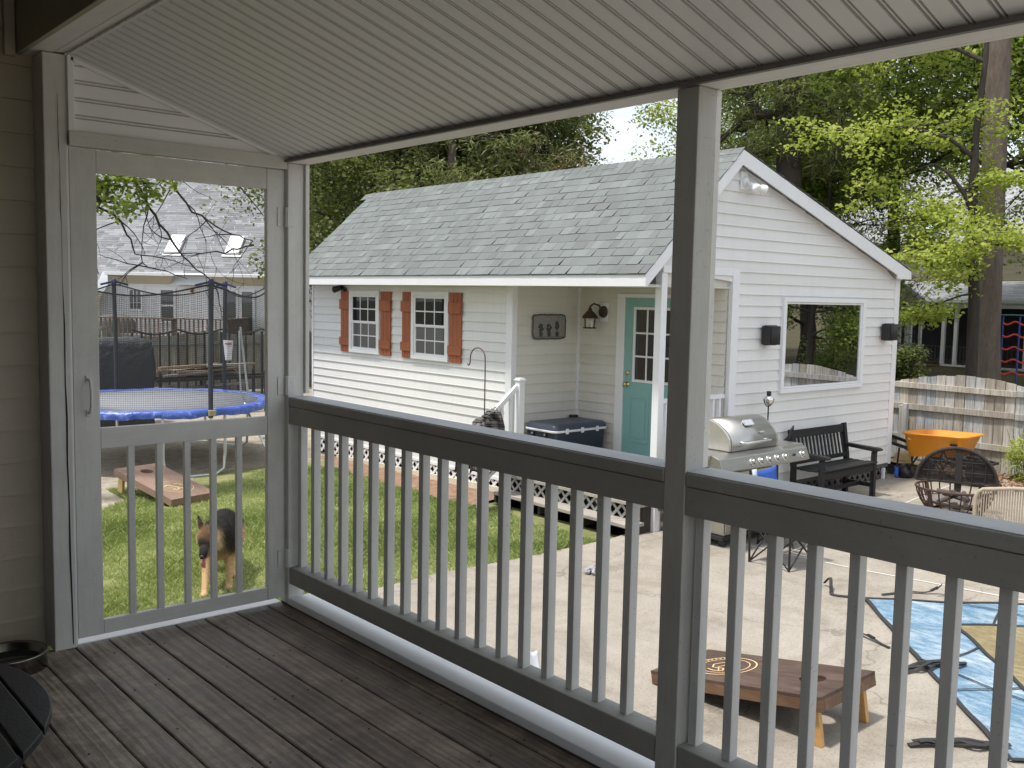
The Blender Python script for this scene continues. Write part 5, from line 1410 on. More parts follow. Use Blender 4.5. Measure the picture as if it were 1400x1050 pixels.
# near board: low end at Y=3.97, hole end at Y=2.75 -> +Y local points to -Y world
cornhole('cornhole_board', 'dark stained cornhole board with a pale ring emblem on the patio', (4.985, 3.965, -1.0), PI+.015, dk, sd_, pine, carve, 0)
dk2 = stained('faded_brown_stain', [(.3,(.16,.10,.072)),(.5,(.255,.168,.125)),(.7,(.34,.24,.185))])
cornhole('cornhole_board', 'faded brown cornhole board on the lawn in front of the trampoline', (4.62, 11.05, -1.05), .215, dk2, dk2, stained('yellow_pine_legs', [(.3,(.5,.36,.12)),(.7,(.7,.55,.25))]), plain('routed_yellow', (.62,.46,.22), .8, .2, 30), 1)

# ------------------------------------------------------------------ BLUE TARP
tp = thing('tarp', 'big blue tarp with a tan middle panel spread on the patio', 'tarp', (7, 2, -.99))
def tarp_mat(name, stops):
    t = NT(name); v = t.coord((1,1,1), (0,0,R(45))); n1 = t.noise(v, 1.6, 6, .7, 1.2); n2 = t.noise(t.coord((1,.25,1),(0,0,R(20))), 7, 5, .7, 1.5)
    f_ = t.math('ADD', t.math('MULTIPLY', n1, .5), t.math('MULTIPLY', n2, .5))
    c = t.ramp(f_, stops); c = t.mix(.6, c, t.ramp(t.noise(t.coord(), 26, 4, .7), [(.36,(.72,.70,.66)),(.55,(1,1,1))]), 'MULTIPLY')
    t.bsdf(c, .5, 0, t.math('ADD', n2, t.noise(t.coord((1,.4,1),(0,0,R(-30))), 4, 4, .6, 2)), .7, .05, .35); return t.m
TA, TB, TD = Vector((7.41,4.0,0)), Vector((5.40,2.02,0)), Vector((9.10,2.15,0))
e1, e2 = TB-TA, TD-TA; l1, l2 = e1.length, e2.length
def tpt(u, v): # u,v in metres from corner A
    x = TA.x + e1.x*u/l1 + e2.x*v/l2; y = TA.y + e1.y*u/l1 + e2.y*v/l2
    z = patio_z(x, y) + .012 + .008*math.sin(u*5+v*3)*math.sin(v*6) + .006*math.sin(u*11-v*4)
    return (x, y, z)
def tsheet(mb, u0, u1, v0, v1, nu, nv, dz=0):
    vs = []
    for j in range(nv+1):
        for i in range(nu+1):
            x, y, z = tpt(u0+(u1-u0)*i/nu, v0+(v1-v0)*j/nv); vs.append((x,y,z+dz))
    mb.add(vs, [(j*(nu+1)+i, j*(nu+1)+i+1, (j+1)*(nu+1)+i+1, (j+1)*(nu+1)+i) for j in range(nv) for i in range(nu)], .5, True)
mb = MB(); tsheet(mb, 0, l1, 0, l2, 60, 60); mb.build('blue_sheet', tarp_mat('blue_tarp', [(.32,(.075,.17,.28)),(.46,(.15,.27,.39)),(.55,(.33,.43,.53)),(.66,(.66,.70,.73))]), tp, recalc=False)
mb = MB(); tsheet(mb, .58, l1-.58, .52, l2-.52, 40, 40, .006); mb.build('tan_panel', tarp_mat('tan_mesh', [(.3,(.17,.135,.065)),(.5,(.27,.22,.12)),(.7,(.42,.37,.25))]), tp, recalc=False)
wb_m = plain('black_webbing', (.03,.03,.032), .8, .3, 20, bump=.3)
def web(pts, w_, dz):
    mb = MB()
    for (a, b) in zip(pts, pts[1:]):
        n_ = 24
        for k in range(n_):
            p = [a[i]+(b[i]-a[i])*k/n_ for i in (0,1)]; q = [a[i]+(b[i]-a[i])*(k+1)/n_ for i in (0,1)]
            P, Q = Vector(tpt(*p)), Vector(tpt(*q)); d = (Q-P); o = Vector((-d.y,d.x,0)).normalized()*w_/2; zz = Vector((0,0,dz))
            mb.quad(P-o+zz, Q-o+zz, Q+o+zz, P+o+zz, .5)
    return mb
web([(0.01,0.01),(l1-.01,.01),(l1-.01,l2-.01),(.01,l2-.01),(.01,.01)], .035, .007).build('edge_webbing', wb_m, tp, recalc=False)
web([(.58,.52),(l1-.58,.52),(l1-.58,l2-.52),(.58,l2-.52),(.58,.52)], .03, .0125).build('panel_webbing', wb_m, tp, recalc=False)
for pts in ([(1.55,.01),(1.05,.52)], [(1.9,.01),(1.75,.52)], [(.01,1.1),(.58,.8)], [(1.35,.01),(2.1,.52)], [(.01,.7),(.58,1.6)]):
    web(pts, .016, .0105).build('cross_webbing', wb_m, tp, recalc=False)
# tie straps: each a loose thing
labs = ['black strap end curled up beyond the tarp corner', 'black buckled strap lying beside the upper edge of the tarp', 'thick black strap crossing the tarp edge beside the cornhole board',
        'long bunched black strap lying along the bottom of the frame', 'black strap with a hooked end above the blue tarp']
P_ = [[(7.5,4.42,.02),(7.44,4.33,.10),(7.36,4.27,.03),(7.30,4.21,.012),(7.40,4.02,.014)],
      [(6.66,3.62,.014),(6.62,3.59,.02),(6.58,3.48,.025),(6.55,3.38,.012),(6.52,3.30,.014)],
      [(6.10,3.02,.014),(6.20,2.99,.03),(6.33,2.96,.04),(6.47,2.86,.05),(6.6,2.80,.03)],
      [(5.14,2.46,.012),(5.22,2.40,.025),(5.31,2.34,.02),(5.40,2.25,.03),(5.47,2.17,.02),(5.56,2.08,.03)],
      [(7.62,3.95,.012),(7.85,3.84,.014),(7.95,3.73,.016),(8.02,3.66,.06),(7.99,3.62,.10),(7.95,3.64,.06)]]
for lab, pts in zip(labs, P_):
    mb = MB(); Q = [Vector((x,y,patio_z(x,y)+z)) for x,y,z in pts]
    # smooth the polyline
    S_ = []
    for i in range(len(Q)-1):
        for k in range(5):
            a, b, c, d = Q[max(i-1,0)], Q[i], Q[i+1], Q[min(i+2,len(Q)-1)]; tt = k/5
            S_.append(.5*((2*b)+(c-a)*tt+(2*a-5*b+4*c-d)*tt*tt+(3*b-a-3*c+d)*tt**3))
    S_.append(Q[-1])
    big = 'thick' in lab or 'bunched' in lab
    mb.tube(S_, .021 if big else .014, 8, flat=.28)
    o = thing('tie_strap', lab, 'strap', tuple(Q[0]), 'tarp tie straps')
    mb.build('webbing', wb_m, o)
    i = len(S_)//2; d = (S_[i+1]-S_[i]).normalized()
    mb = MB(); mb.bar(S_[i]-d*.035+Vector((0,0,.004)), S_[i]+d*.035+Vector((0,0,.004)), .04 if big else .03, .014); mb.build('buckle', M['black_metal'], o, bevel=.003)
    if big:
        mb = MB(); mb.tube([p+Vector((.02,.018,.006)) for p in S_[2:-3]], .015, 8, flat=.28); mb.tube([p+Vector((-.022+.02*math.sin(i_*.9),-.014+.02*math.cos(i_*.7),.012)) for i_, p in enumerate(S_[4:-1])], .014, 8, flat=.28); mb.build('loose_tail', wb_m, o)

# bits on the patio
mb = MB()
P0 = Vector((4.16,4.50,-.995))
cloth_sheet(mb, lambda u, v: (4.06+.16*u+.02*v, 4.47+.06*v+.03*u, -.992+.17*v*(1-.5*abs(u-.4))+.015*math.sin(u*8)), 8, 6)
tag(mb.build('paper_bag', plain('white_paper', (.72,.73,.78), .7, .06, 9, bump=.4), org=tuple(P0), solid=.002, recalc=False), 'crumpled white paper standing on the patio near the long balustrade', 'paper')
mb = MB()
c = Vector((6.18, 5.95, -.985))
for k in range(7):
    a = rng.uniform(0,2*PI); b = rng.uniform(0,2*PI); r_ = .07
    mb.tube([c+Vector((r_*math.cos(a),r_*math.sin(a),.0)), c+Vector((rng.uniform(-.03,.03),rng.uniform(-.03,.03),.045)), c+Vector((r_*math.cos(b),r_*math.sin(b),.005))], .014, 6)
tag(mb.build('chew_toy', plain('frayed_rope_toy', (.38,.38,.40), .9, .6, 18, bump=.5), org=tuple(c)), 'small frayed rope dog toy on the patio beside the lawn edge', 'dog toy')

# ------------------------------------------------------------------ TRAMPOLINE
tr = thing('trampoline', 'round trampoline with blue padded rim and net poles at the end of the lawn', 'trampoline', (5.45, 14.42, -1.08))
tcx, tcy, trr, tz = 5.45, 14.42, 1.68, -.17
galv = plain('galvanised_tube', (.62,.66,.66), .35, .12, 10, metal=.6, bump=.05)
n_ = 60
mb = MB(); mb.lathe([(0,-.02),(trr-.19,0),(trr-.19,-.006),(0,-.026)], n_, (tcx,tcy,tz)); mb.build('jumping_mat', plain('grey_mat', (.23,.24,.265), .7, .12, 3, bump=.3, bscale=200), tr)
def pad_mat():
    t = NT('blue_pad_vinyl'); v = t.coord(); n1 = t.noise(v, 5, 5, .7, 1); c = t.ramp(n1, [(.35,(.03,.07,.34)),(.55,(.06,.125,.48)),(.7,(.26,.33,.64))]); t.bsdf(c, .32, 0, t.noise(v, 14, 4, .6), .5, .03, .6); return t.m
mb = MB()
P = []
n2 = 120; vs = []; prof_ = [(trr-.20,.004),(trr-.15,.014),(trr-.08,.018),(trr+.01,.014),(trr+.034,-.008),(trr+.038,-.05),(trr+.036,-.085)]
for k in range(n2):
    a = 2*PI*k/n2
    for j, (r_, z) in enumerate(prof_):
        wz = (.005*math.sin(k*1.9)+.009*math.sin(k*.63)) * (1.3 if j >= 4 else .5); rr_ = r_ + .006*math.sin(k*1.3)*(j >= 4)
        vs.append((tcx+rr_*math.cos(a), tcy+rr_*math.sin(a), tz+z+wz))
m_ = len(prof_)
mb.add(vs, [(k*m_+j, k*m_+j+1, ((k+1)%n2)*m_+j+1, ((k+1)%n2)*m_+j) for k in range(n2) for j in range(m_-1)], .5, True)
mb.build('safety_pad', pad_mat(), tr, recalc=False)
mb = MB(); mb.tube([(tcx+(trr)*math.cos(t_), tcy+trr*math.sin(t_), tz-.02) for t_ in np.linspace(0,2*PI,49)[:-1]], .022, 8, closed=True); mb.build('frame_ring', galv, tr)
angs = [R(-86), R(-10.5), R(30), R(90), R(150), R(205)]
# legs: three wide U tubes under the ring
for a0 in (R(-93), R(27), R(147)):
    pts = []
    for da, z, rr_ in ((-.20,tz-.03,trr),(-.20,-.78,trr),(-.19,-1.0,trr-.0),(-.13,-1.07,trr),(.13,-1.07,trr),(.19,-1.0,trr),(.20,-.78,trr),(.20,tz-.03,trr)):
        pts.append((tcx+rr_*math.cos(a0+da*1.3), tcy+rr_*math.sin(a0+da*1.3), z))
    mb = MB(); mb.tube(pts, .021, 10); mb.build('leg', galv, tr)
foam = plain('dark_pole_foam', (.045,.05,.06), .7, .15, 8, bump=.2)
capm = plain('dark_blue_pole_cap', (.02,.03,.09), .4, .1, 8)
tops = []
for a in angs:
    x, y = tcx+(trr+.02)*math.cos(a), tcy+(trr+.02)*math.sin(a)
    xt, yt = tcx+(trr+.06)*math.cos(a), tcy+(trr+.06)*math.sin(a)
    mb = MB(); mb.tube([(x,y,tz-.10),(x,y,.5),(xt,yt,1.56)], .034, 10); mb.build('net_pole', foam, tr)
    mb = MB(); mb.tube([(x,y,-.9),(x,y,tz-.11)], .02, 8); mb.build('pole_socket', galv, tr)
    mb = MB(); mb.tube([(xt,yt,1.56),(xt,yt,1.615),(xt,yt,1.645)], [.04,.042,.02], 10); mb.bar((xt,yt,1.60),(xt+.22*math.cos(a+1.7),yt+.22*math.sin(a+1.7),1.545),.03,.03); mb.bar((xt,yt,1.60),(xt+.22*math.cos(a-1.7),yt+.22*math.sin(a-1.7),1.545),.03,.03); mb.build('pole_cap', capm, tr)
    mb = MB(); mb.box(x-.05,x+.05,y-.06,y-.02,tz-.07,tz+.01); mb.build('pole_bracket', plain('tan_bracket', (.42,.34,.2), .6, .2, 12), tr, bevel=.006)
    tops.append((a, xt, yt))
# net of real cords
netm = plain('net_cord', (.035,.037,.04), .8, .1, 9, bump=0)
def netpt(a, z):
    """sagging cylinder between the poles; a angle, z 0..1"""
    ds = [((a-q+PI) % (2*PI))-PI for q in angs]
    lo = max([d for d in ds if d <= 0], key=lambda d: d, default=-1) ; hi = min([d for d in ds if d > 0], default=1)
    # distance to neighbours
    prev = min([-( -d % (2*PI)) if False else (d % (2*PI)) for d in ds]); nxt = min([(-d) % (2*PI) for d in ds])
    f_ = prev/(prev+nxt) if prev+nxt > 0 else 0
    sag = math.sin(PI*f_); chord = 1 - (.11*sag)*(.4+.6*z)
    r_ = (trr-.03+.05*z)*chord
    top = 1.56 - .17*sag
    return Vector((tcx+r_*math.cos(a), tcy+r_*math.sin(a), tz+.03+(top-tz-.03)*z))
mb = MB()
NV, NH = 430, 52
rowz = [0,.25,.5,.75,1]
for k in range(NV):
    a = 2*PI*k/NV; t_ = Vector((-math.sin(a),math.cos(a),0))*.0015
    for z0_, z1_ in zip(rowz, rowz[1:]):
        p, q = netpt(a,z0_), netpt(a,z1_); mb.quad(p-t_,p+t_,q+t_,q-t_)
for j in range(NH+1):
    z = j/NH; hw = Vector((0,0,.0015 if j < NH else .012))
    ps = [netpt(2*PI*k/90, z) for k in range(91)]
    for p, q in zip(ps, ps[1:]): mb.quad(p-hw,q-hw,q+hw,p+hw)
mb.build('safety_net', netm, tr, recalc=False)
mb = MB(); c = Vector((6.93,15.19,.51)); sv = Vector((.78,-.62,0))
a_, b_, c2, d2 = c-sv*.085+Vector((0,-.06,.16)), c+sv*.085+Vector((0,-.06,.16)), c+sv*.05+Vector((0,-.06,-.17)), c-sv*.05+Vector((0,-.06,-.17))
mb.prism([a_,b_,c2,d2], (.003,.004,0)); tgm = mb.build('warning_tag', plain('white_tag', (.78,.78,.80), .5, .05, 8), tr)
mb = MB()
for k, (w_, zz) in enumerate(((.055,.115),)): mb.prism([c-sv*w_+Vector((-.003,-.066,zz)), c+sv*w_+Vector((-.003,-.066,zz)), c+sv*w_+Vector((-.003,-.066,zz-.025)), c-sv*w_+Vector((-.003,-.066,zz-.025))], (.001,.001,0))
mb.build('tag_heading', plain('red_print', (.6,.08,.05), .5, .05, 8), tgm)
mb = MB(); mb.tube([(6.38,13.50,.95),(6.39,13.5,.80),(6.44,13.52,.48),(6.45,13.52,.40),(6.50,13.5,-.13)], .016, 8); mb.tube([(6.36,13.5,.9),(6.36,13.5,.3),(6.38,13.5,-.02),(6.45,13.5,-.16)], .012, 8)
mb.build('net_entrance_rod', galv, tr)
ld = thing('trampoline_ladder', 'small galvanised ladder standing at the right side of the trampoline', 'ladder', (6.75, 12.9, -1.06))
for dx in (0,.34):
    mb = MB(); mb.tube([(6.30+dx,13.2,-.16),(6.28+dx,13.16,-.2),(6.52+dx,12.66,-1.05)], .018, 8); mb.build('stile', galv, ld)
for k in range(3):
    f_ = .25+.27*k; mb = MB(); mb.tube([(6.28+.24*f_,13.16-.5*f_,-.2-.85*f_),(6.62+.24*f_,13.16-.5*f_,-.2-.85*f_)], .018, 8); mb.build('rung', galv, ld)

# ------------------------------------------------------------------ behind the trampoline
cv = thing('covered_grill', 'big boxy shape under a black cover behind the trampoline', 'covered item', (5.9, 17.9, -1.1))
mb = MB(); rings = []
for z, gx, gy, r_ in ((-1.1,.03,.03,.1),(-.6,.02,.05,.12),(.0,.04,.02,.1),(.42,.0,.0,.1),(.56,-.05,-.05,.12),(.60,-.14,-.14,.1)):
    rings.append([(a+.035*math.sin(b*9+z*4)+.03*math.sin(a*7), b+.02*math.sin(a*11+z*3), z+.01*math.sin(a*6)) for a, b in rrect(4.9-gx,6.56+gx,17.5-gy,18.3+gy,r_,5)])
loft(mb, rings); mb.build('cover', plain('black_vinyl_cover', (.028,.030,.036), .45, .25, 3, bump=.8, bscale=7, bdist=.06), cv)
mb = MB(); mb.box(4.85,6.60,17.44,17.47,.535,.575); mb.build('cover_hem', plain('faded_hem', (.16,.17,.18), .7, .2, 6), cv)
rk = thing('lumber_rack', 'low black metal rack loaded with scrap lumber behind the trampoline', 'rack', (8.2, 18.7, -1.0))
for xx in (7.05, 8.1, 9.25):
    mb = MB(); mb.box(xx,xx+.05,18.45,18.5,-1.0,-.14); mb.box(xx,xx+.05,19.0,19.05,-1.0,-.14); mb.build('upright', M['black_metal'], rk)
mb = MB(); mb.box(7.0,9.5,18.44,18.5,-.30,-.24); mb.box(7.0,9.5,19.0,19.06,-.30,-.24); mb.build('shelf_beam', M['black_metal'], rk)
lw = weathered('scrap_lumber_wood', [(.3,(.18,.13,.085)),(.55,(.33,.255,.175)),(.75,(.48,.40,.30))], 'X', .4, .85, .35, 20)
cols = [plain('faded_red_plank', (.30,.085,.06), .8, .3, 6), lw, lw, plain('grey_plank', (.24,.23,.215), .9, .25, 6), lw, plain('dark_plank', (.06,.055,.05), .9, .3, 6)]
for k in range(34):
    lv = k % 3; x0 = rng.uniform(7.0, 8.4); L_ = rng.uniform(.4, 1.0); yy = 18.46+rng.uniform(0,.45); zz = -.21+lv*.085+rng.uniform(0,.03) if k < 22 else -.62+rng.uniform(0,.25)
    dz = rng.uniform(-.03,.05)
    kind = ('faded red', 'tan', 'tan', 'grey', 'tan', 'dark')[k % 6] if x0 < 7.9 else ('tan', 'tan', 'grey', 'tan', 'dark')[k % 5]
    mb = MB(); mb.bar((x0,yy,zz),(min(9.5,x0+L_),yy+rng.uniform(-.1,.1),zz+dz),.10,.045)
    o = mb.build('lumber_plank', cols[k % len(cols)] if x0 < 7.9 else cols[1+k % 5], org=(x0,yy,zz), bevel=.004)
    tag(o, kind + ' offcut plank lying in the scrap lumber rack behind the trampoline', 'plank', kind + ' scrap lumber planks')
fm = plain('black_iron_fence_paint', (.016,.017,.016), .6, .3, 10)
ig = thing('iron_fence_panel', 'black iron fence panels with arched tops leaning along the wooden fence', 'iron fence', (8.3, 19.9, -1))
for k in range(4):
    xa = 7.05+k*.95
    pts = [(xa+.95*j/10, 19.9, .66-.10*math.sin(PI*j/10)) for j in range(11)]
    mb = MB(); mb.tube(pts, .02, 6); mb.build('arched_rail', fm, ig)
    for j in range(5):
        xx = xa+.95*(j+.5)/5-.09
        mb = MB(); mb.bar((xx,19.9,-.8),(xx,19.9,.60),.03 if j else .07,.03); mb.build('picket', fm, ig)
lf2 = thing('board_fence', 'grey mossy board fence between the yard and the pale house', 'fence', (9, 22, -.9))
mb = MB(); x = 2.5
while x < 16:
    wd_ = rng.uniform(.13,.145); ph = ((x-7.1)/2.4) % 1; tz_ = .55 - .13*math.sin(PI*ph) + rng.uniform(-.01,.01)
    mb.box(x, x+wd_, 22.0+rng.uniform(0,.006), 22.02, -1.0, tz_); x += wd_+rng.uniform(.003,.01)
mb.build('boards', M['fence2'], lf2)
for z in (.22,-.55):
    mb = MB(); mb.box(2.5,16,21.95,21.995,z,z+.08); mb.build('rail', M['fence2'], lf2)
for k in range(6):
    xx = 4.7+2.4*k; mb = MB(); mb.box(xx,xx+.1,21.86,21.945,-1.05,.60); mb.build('post', M['fence2'], lf2, bevel=.005)
    mb = MB(); mb.box(xx-.015,xx+.115,21.85,21.96,.602,.63); mb.prism([(xx,21.86,.631),(xx+.1,21.86,.631),(xx+.1,21.945,.631),(xx,21.945,.631)],(0,0,.03)); mb.build('post_cap', M['fence2'], lf2)
bx_ = MB(); bx_.box(9.75,10.35,18.9,19.4,-1.0,-.02); bx_.box(9.72,10.38,18.87,19.43,-.018,.03)
tag(bx_.build('storage_box', plain('dark_storage_box', (.03,.032,.034), .6, .2, 6), org=(10,19,-1), bevel=.02), 'dark storage box right of the scrap lumber rack', 'box')

# ------------------------------------------------------------------ PALE HOUSE far left (faces -Y at Y=36)
nh = thing('neighbour_house', 'pale sided house with a big grey roof and two skylights beyond the fence', 'house', (0,0,0))
# built in its own frame: facade along X at Y=0, roof rising to +Y; turned into place at the end
mb = MB(); siding(mb, (0,0,0), (1,0,0), (0,-1,0), -.6, 2.06, .13, lambda z: -1.62+max(0,(z-1.1))*.6, lambda z: 11.0, .018)
mb.build('siding', vinyl('pale_blue_grey_siding', (.82,.83,.85)), nh, recalc=False)
MB().box(-1.3,11,.002,6,-1,2.02).build('wall_core', M['vinyl'], nh)
grs = shingle_mat('pale_grey_shingle', [(0,(.185,.19,.205)),(.4,(.245,.25,.268)),(.7,(.295,.30,.318)),(1,(.36,.362,.38))])
sl_ = Vector((0,1,.75)).normalized(); RY, RZ = -.40, 2.12
shingles('roof', grs, (-1.30,RY,RZ), (1,0,0), sl_, 13, 9.2, .15, nh, .008, .18, .45)
shingles('roof', grs, (-8,RY-1.6,RZ-1.2), (1,0,0), sl_, 6.69, 11.2, .15, nh, .008, .18, .45)
trim = plain('cream_eave_trim', (.66,.62,.50), .6, .1, 4)
for (a,b) in ((-1.25,1.27),(2.40,12)):
    mb = MB(); mb.box(a,b,RY-.04,RY,2.0,2.10); mb.build('gutter', M['white_trim'], nh)
    mb = MB(); mb.prism([(a+.02,RY+.005,2.02),(b-.02,RY+.005,2.02),(b-.3,-.02,1.70),(a+.35,-.02,1.70)], (0,.02,.02)); mb.build('eave_soffit', trim, nh)
mb = MB(); mb.box(1.27,2.38,-.25,-.02,1.695,1.735); mb.build('entry_lintel', M['white_trim'], nh)
MB().box(2.28,2.40,-.1,-.02,-.4,1.75).build('corner_board', M['white_trim'], nh)
def far_window(x0,x1,z0,z1,nx,nz,name='window',mid=False):
    mb = MB(); fw = .09
    for q in ((x0-fw,x1+fw,z1,z1+fw),(x0-fw,x1+fw,z0-fw,z0),(x0-fw,x0,z0,z1),(x1,x1+fw,z0,z1)): mb.box(q[0],q[1],-.07,-.005,q[2],q[3])
    for k in range(1,nx): xx = x0+(x1-x0)*k/nx; mb.box(xx-.012,xx+.012,-.055,-.04,z0,z1)
    for k in range(1,nz): zz = z0+(z1-z0)*k/nz; mb.box(x0,x1,-.056,-.041,zz-.012-(.02 if mid else 0),zz+.012+(.02 if mid else 0))
    W = mb.build(name, M['white_trim'], nh)
    MB().box(x0,x1,-.038,-.032,z0,z1).build('glass', glass_dark('far_glass', (.10,.115,.115), .04), W)
MB().box(-.71,.06,-.034,-.004,-.4,1.60).build('door', M['white_metal'], nh)
far_window(-.48,-.09,.78,1.46,3,3)
far_window(.66,1.12,.35,1.48,1,2,mid=True)
far_window(3.03,3.41,-.3,1.48,1,1,'patio_door'); far_window(3.63,4.02,-.3,1.48,1,1,'patio_door')
MB().lathe([(0,0),(.06,0),(.05,.14),(0,.16)],10,(1.80,-.08,1.42)).build('porch_lamp', plain('copper_lamp',(.25,.13,.05),.5,.2,8), nh)
def roofpt(x, s_, n_=0):
    nn = Vector((0,-.75,1)).normalized(); return Vector((x,RY,RZ))+sl_*s_+nn*n_
for xc in (.89, 3.12):
    s0, s1 = 1.15, 2.27; w2 = .26
    S_ = MB()
    def rq(x0,x1,a,b,n0,n1):
        P = [roofpt(x0,a,n0),roofpt(x1,a,n0),roofpt(x1,b,n0),roofpt(x0,b,n0)]; nn = Vector((0,-.75,1)).normalized()*(n1-n0)
        S_.prism(P, nn)
    rq(xc-w2,xc+w2,s0,s0+.07,.02,.14); rq(xc-w2,xc+w2,s1-.07,s1,.02,.14); rq(xc-w2,xc-w2+.06,s0+.07,s1-.07,.02,.14); rq(xc+w2-.06,xc+w2,s0+.07,s1-.07,.02,.14)
    f_ = S_.build('skylight', M['white_trim'], nh)
    S_ = MB(); rq(xc-w2+.06,xc+w2-.06,s0+.07,s1-.07,.07,.12); S_.build('blind_glass', plain('skylight_blind', (.86,.86,.86), .35, .02, 3, bump=0), f_)
    S_ = MB(); rq(xc-w2-.10,xc+w2+.10,s0-.12,s0-.01,.022,.05); S_.build('flashing', M['white_metal'], f_)
NHP = Vector((13.2,36.0,0)); nh.location = NHP; nh.rotation_euler = (0,0,R(-40))
# its deck with a balustrade, same frame
dk_ = thing('raised_deck', 'brown raised wooden deck with balustrade in front of the pale house', 'deck', (0,0,0))
dt = weathered('brown_deck_timber', [(.3,(.15,.11,.085)),(.55,(.27,.205,.165)),(.75,(.37,.30,.25))], 'X', .3, .8, .2, 20)
mb = MB(); mb.box(-6,3.9,-3.0,-.1,-.42,-.32); mb.build('floor', dt, dk_)
mb = MB(); mb.box(-6,3.9,-3.05,-2.91,.50,.54); mb.build('hand_rail', dt, dk_)
mb = MB(); mb.box(-6,3.9,-3.0,-2.96,-.22,-.16); mb.build('lower_rail', dt, dk_)
mb = MB(); mb.box(3.84,3.94,-2.9,-.1,.50,.54); mb.build('hand_rail', dt, dk_)
for k in range(66):
    xx = -5.9+k*.149
    mb = MB(); mb.box(xx,xx+.045,-3.0,-2.96,-.2,.499); mb.build('baluster', dt, dk_)
for k in range(19):
    yy = -2.8+k*.149; mb = MB(); mb.box(3.86,3.91,yy,yy+.13,-.3,.499); mb.build('side_board', dt, dk_)
for xx in (-6,-4,-2,.1,2.0,3.8):
    mb = MB(); mb.box(xx,xx+.11,-2.95,-2.84,-1.0,.499); mb.build('post', dt, dk_)
mb = MB(); mb.box(-6,-1.2,-2.955,-2.94,-.2,.49); mb.build('privacy_board', dt, dk_)
dk_.location = NHP; dk_.rotation_euler = (0,0,R(-40))
um = MB(); n_=24; rings=[]
for r_, z in ((.0,.52),(.3,.50),(.6,.40),(.75,.2),(.8,-.3)): rings.append([(11.85+r_*math.cos(2*PI*k/n_)*(1+.04*math.sin(5*2*PI*k/n_)),35.2+r_*.6*math.sin(2*PI*k/n_),.18+z*.8) for k in range(n_)])
loft(um, rings, caps=False); tag(um.build('covered_grill', plain('taupe_cover',(.16,.15,.14),.8,.2,5,bump=.5,bscale=9), org=(11.85,35.2,-.3)), 'small grill under a taupe cover on the brown raised deck', 'covered item')

# ------------------------------------------------------------------ TAN HOUSE far right (faces -X at X=38)
rh = thing('neighbour_house', 'tan two storey house with grey roof and dark screened porch beyond the right fence', 'house', (42, 15, -1))
HX = 38.0
mb = MB(); siding(mb, (HX,0,0), (0,1,0), (-1,0,0), 2.3, 4.05, .2, lambda z: 4.0, lambda z: 26.0, .02)
mb.build('upper_siding', vinyl('tan_siding', (.68,.60,.47)), rh, recalc=False)
MB().box(HX+.01,HX+9,4,26,-1.2,4.0).build('wall_core', M['brown_siding'], rh)
grd = shingle_mat('slate_grey_shingle', [(0,(.30,.305,.33)),(.5,(.40,.405,.43)),(1,(.50,.50,.53))])
shingles('roof', grd, (HX-.5,27,4.02), (0,-1,0), Vector((1,0,.62)).normalized(), 24, 6.6, .16, rh, .008, .2, .5)
MB().box(HX-.56,HX-.5,3,27,3.93,4.05).build('gutter', M['white_trim'], rh)
PX = HX-3.2
pg = Vector((3.2,0,.72)).normalized()
shingles('porch_roof', grd, (PX-.25,20.5,1.70), (0,-1,0), pg, 17, 3.35, .16, rh, .008, .2, .5)
MB().box(PX-.30,PX-.24,3.4,20.5,1.60,1.71).build('porch_gutter', M['white_trim'], rh)
MB().box(PX-.1,PX+.05,3.5,16.3,1.42,1.60).build('porch_beam', M['white_trim'], rh)
MB().box(PX,PX+.1,3.5,16.3,-.85,-.70).build('porch_rim', plain('brown_rim', (.16,.095,.05), .8, .2, 6), rh)
MB().box(PX-.05,PX-.005,3.5,16.3,-.70,-.62).build('porch_sill', M['white_trim'], rh)
MB().box(PX+.15,HX,3.5,20.3,-.72,-.70).build('porch_floor', M['dark_gap'], rh)
MB().box(HX-.03,HX+.0,3.5,20.3,-.7,1.9).build('porch_back', plain('dark_porch_wall', (.035,.035,.035), .9, .3, 2), rh)
for yy in (4,6.2,8.6,11.0,13.4,15.8,16.25):
    MB().box(PX-.06,PX+.06,yy-.06,yy+.06,-.62,1.42).build('porch_post', M['white_trim'], rh)
mb = MB(); mb.box(PX+.3,PX+.32,3.6,20.2,-.02,.03); mb.box(PX+.3,PX+.32,3.6,20.2,-.6,-.55)
for k in range(110): mb.box(PX+.305,PX+.318,3.6+k*.15,3.63+k*.15,-.55,-.02)
mb.build('porch_balustrade', plain('dim_rail', (.07,.07,.07), .8, .2, 5), rh)
def side_window(y0,y1,z0,z1):
    mb = MB(); fw = .11
    for q in ((y0-fw,y1+fw,z1,z1+fw),(y0-fw,y1+fw,z0-fw,z0),(y0-fw,y0,z0,z1),(y1,y1+fw,z0,z1),((y0+y1)/2-.03,(y0+y1)/2+.03,z0,z1)): mb.box(HX-.09,HX-.005,q[0],q[1],q[2],q[3])
    W = mb.build('window', M['white_trim'], rh); MB().box(HX-.05,HX-.04,y0,y1,z0,z1).build('glass', M['glass'], W)
side_window(17.7,18.75,2.95,3.70); side_window(10.5,11.6,2.95,3.70)
mb = MB(); rs = Vector((1,0,.62)).normalized(); rn = Vector((-.62,0,1)).normalized(); o_ = Vector((HX-.5,18.1,4.02))
mb.prism([o_+rs*.75+rn*.03, o_+rs*.75+rn*.03+Vector((0,.8,0)), o_+rs*1.7+rn*.03+Vector((0,.8,0)), o_+rs*1.7+rn*.03], rn*.1); mb.build('skylight', plain('sky_blue_skylight', (.45,.62,.68), .15, .05, 3, bump=0), rh)
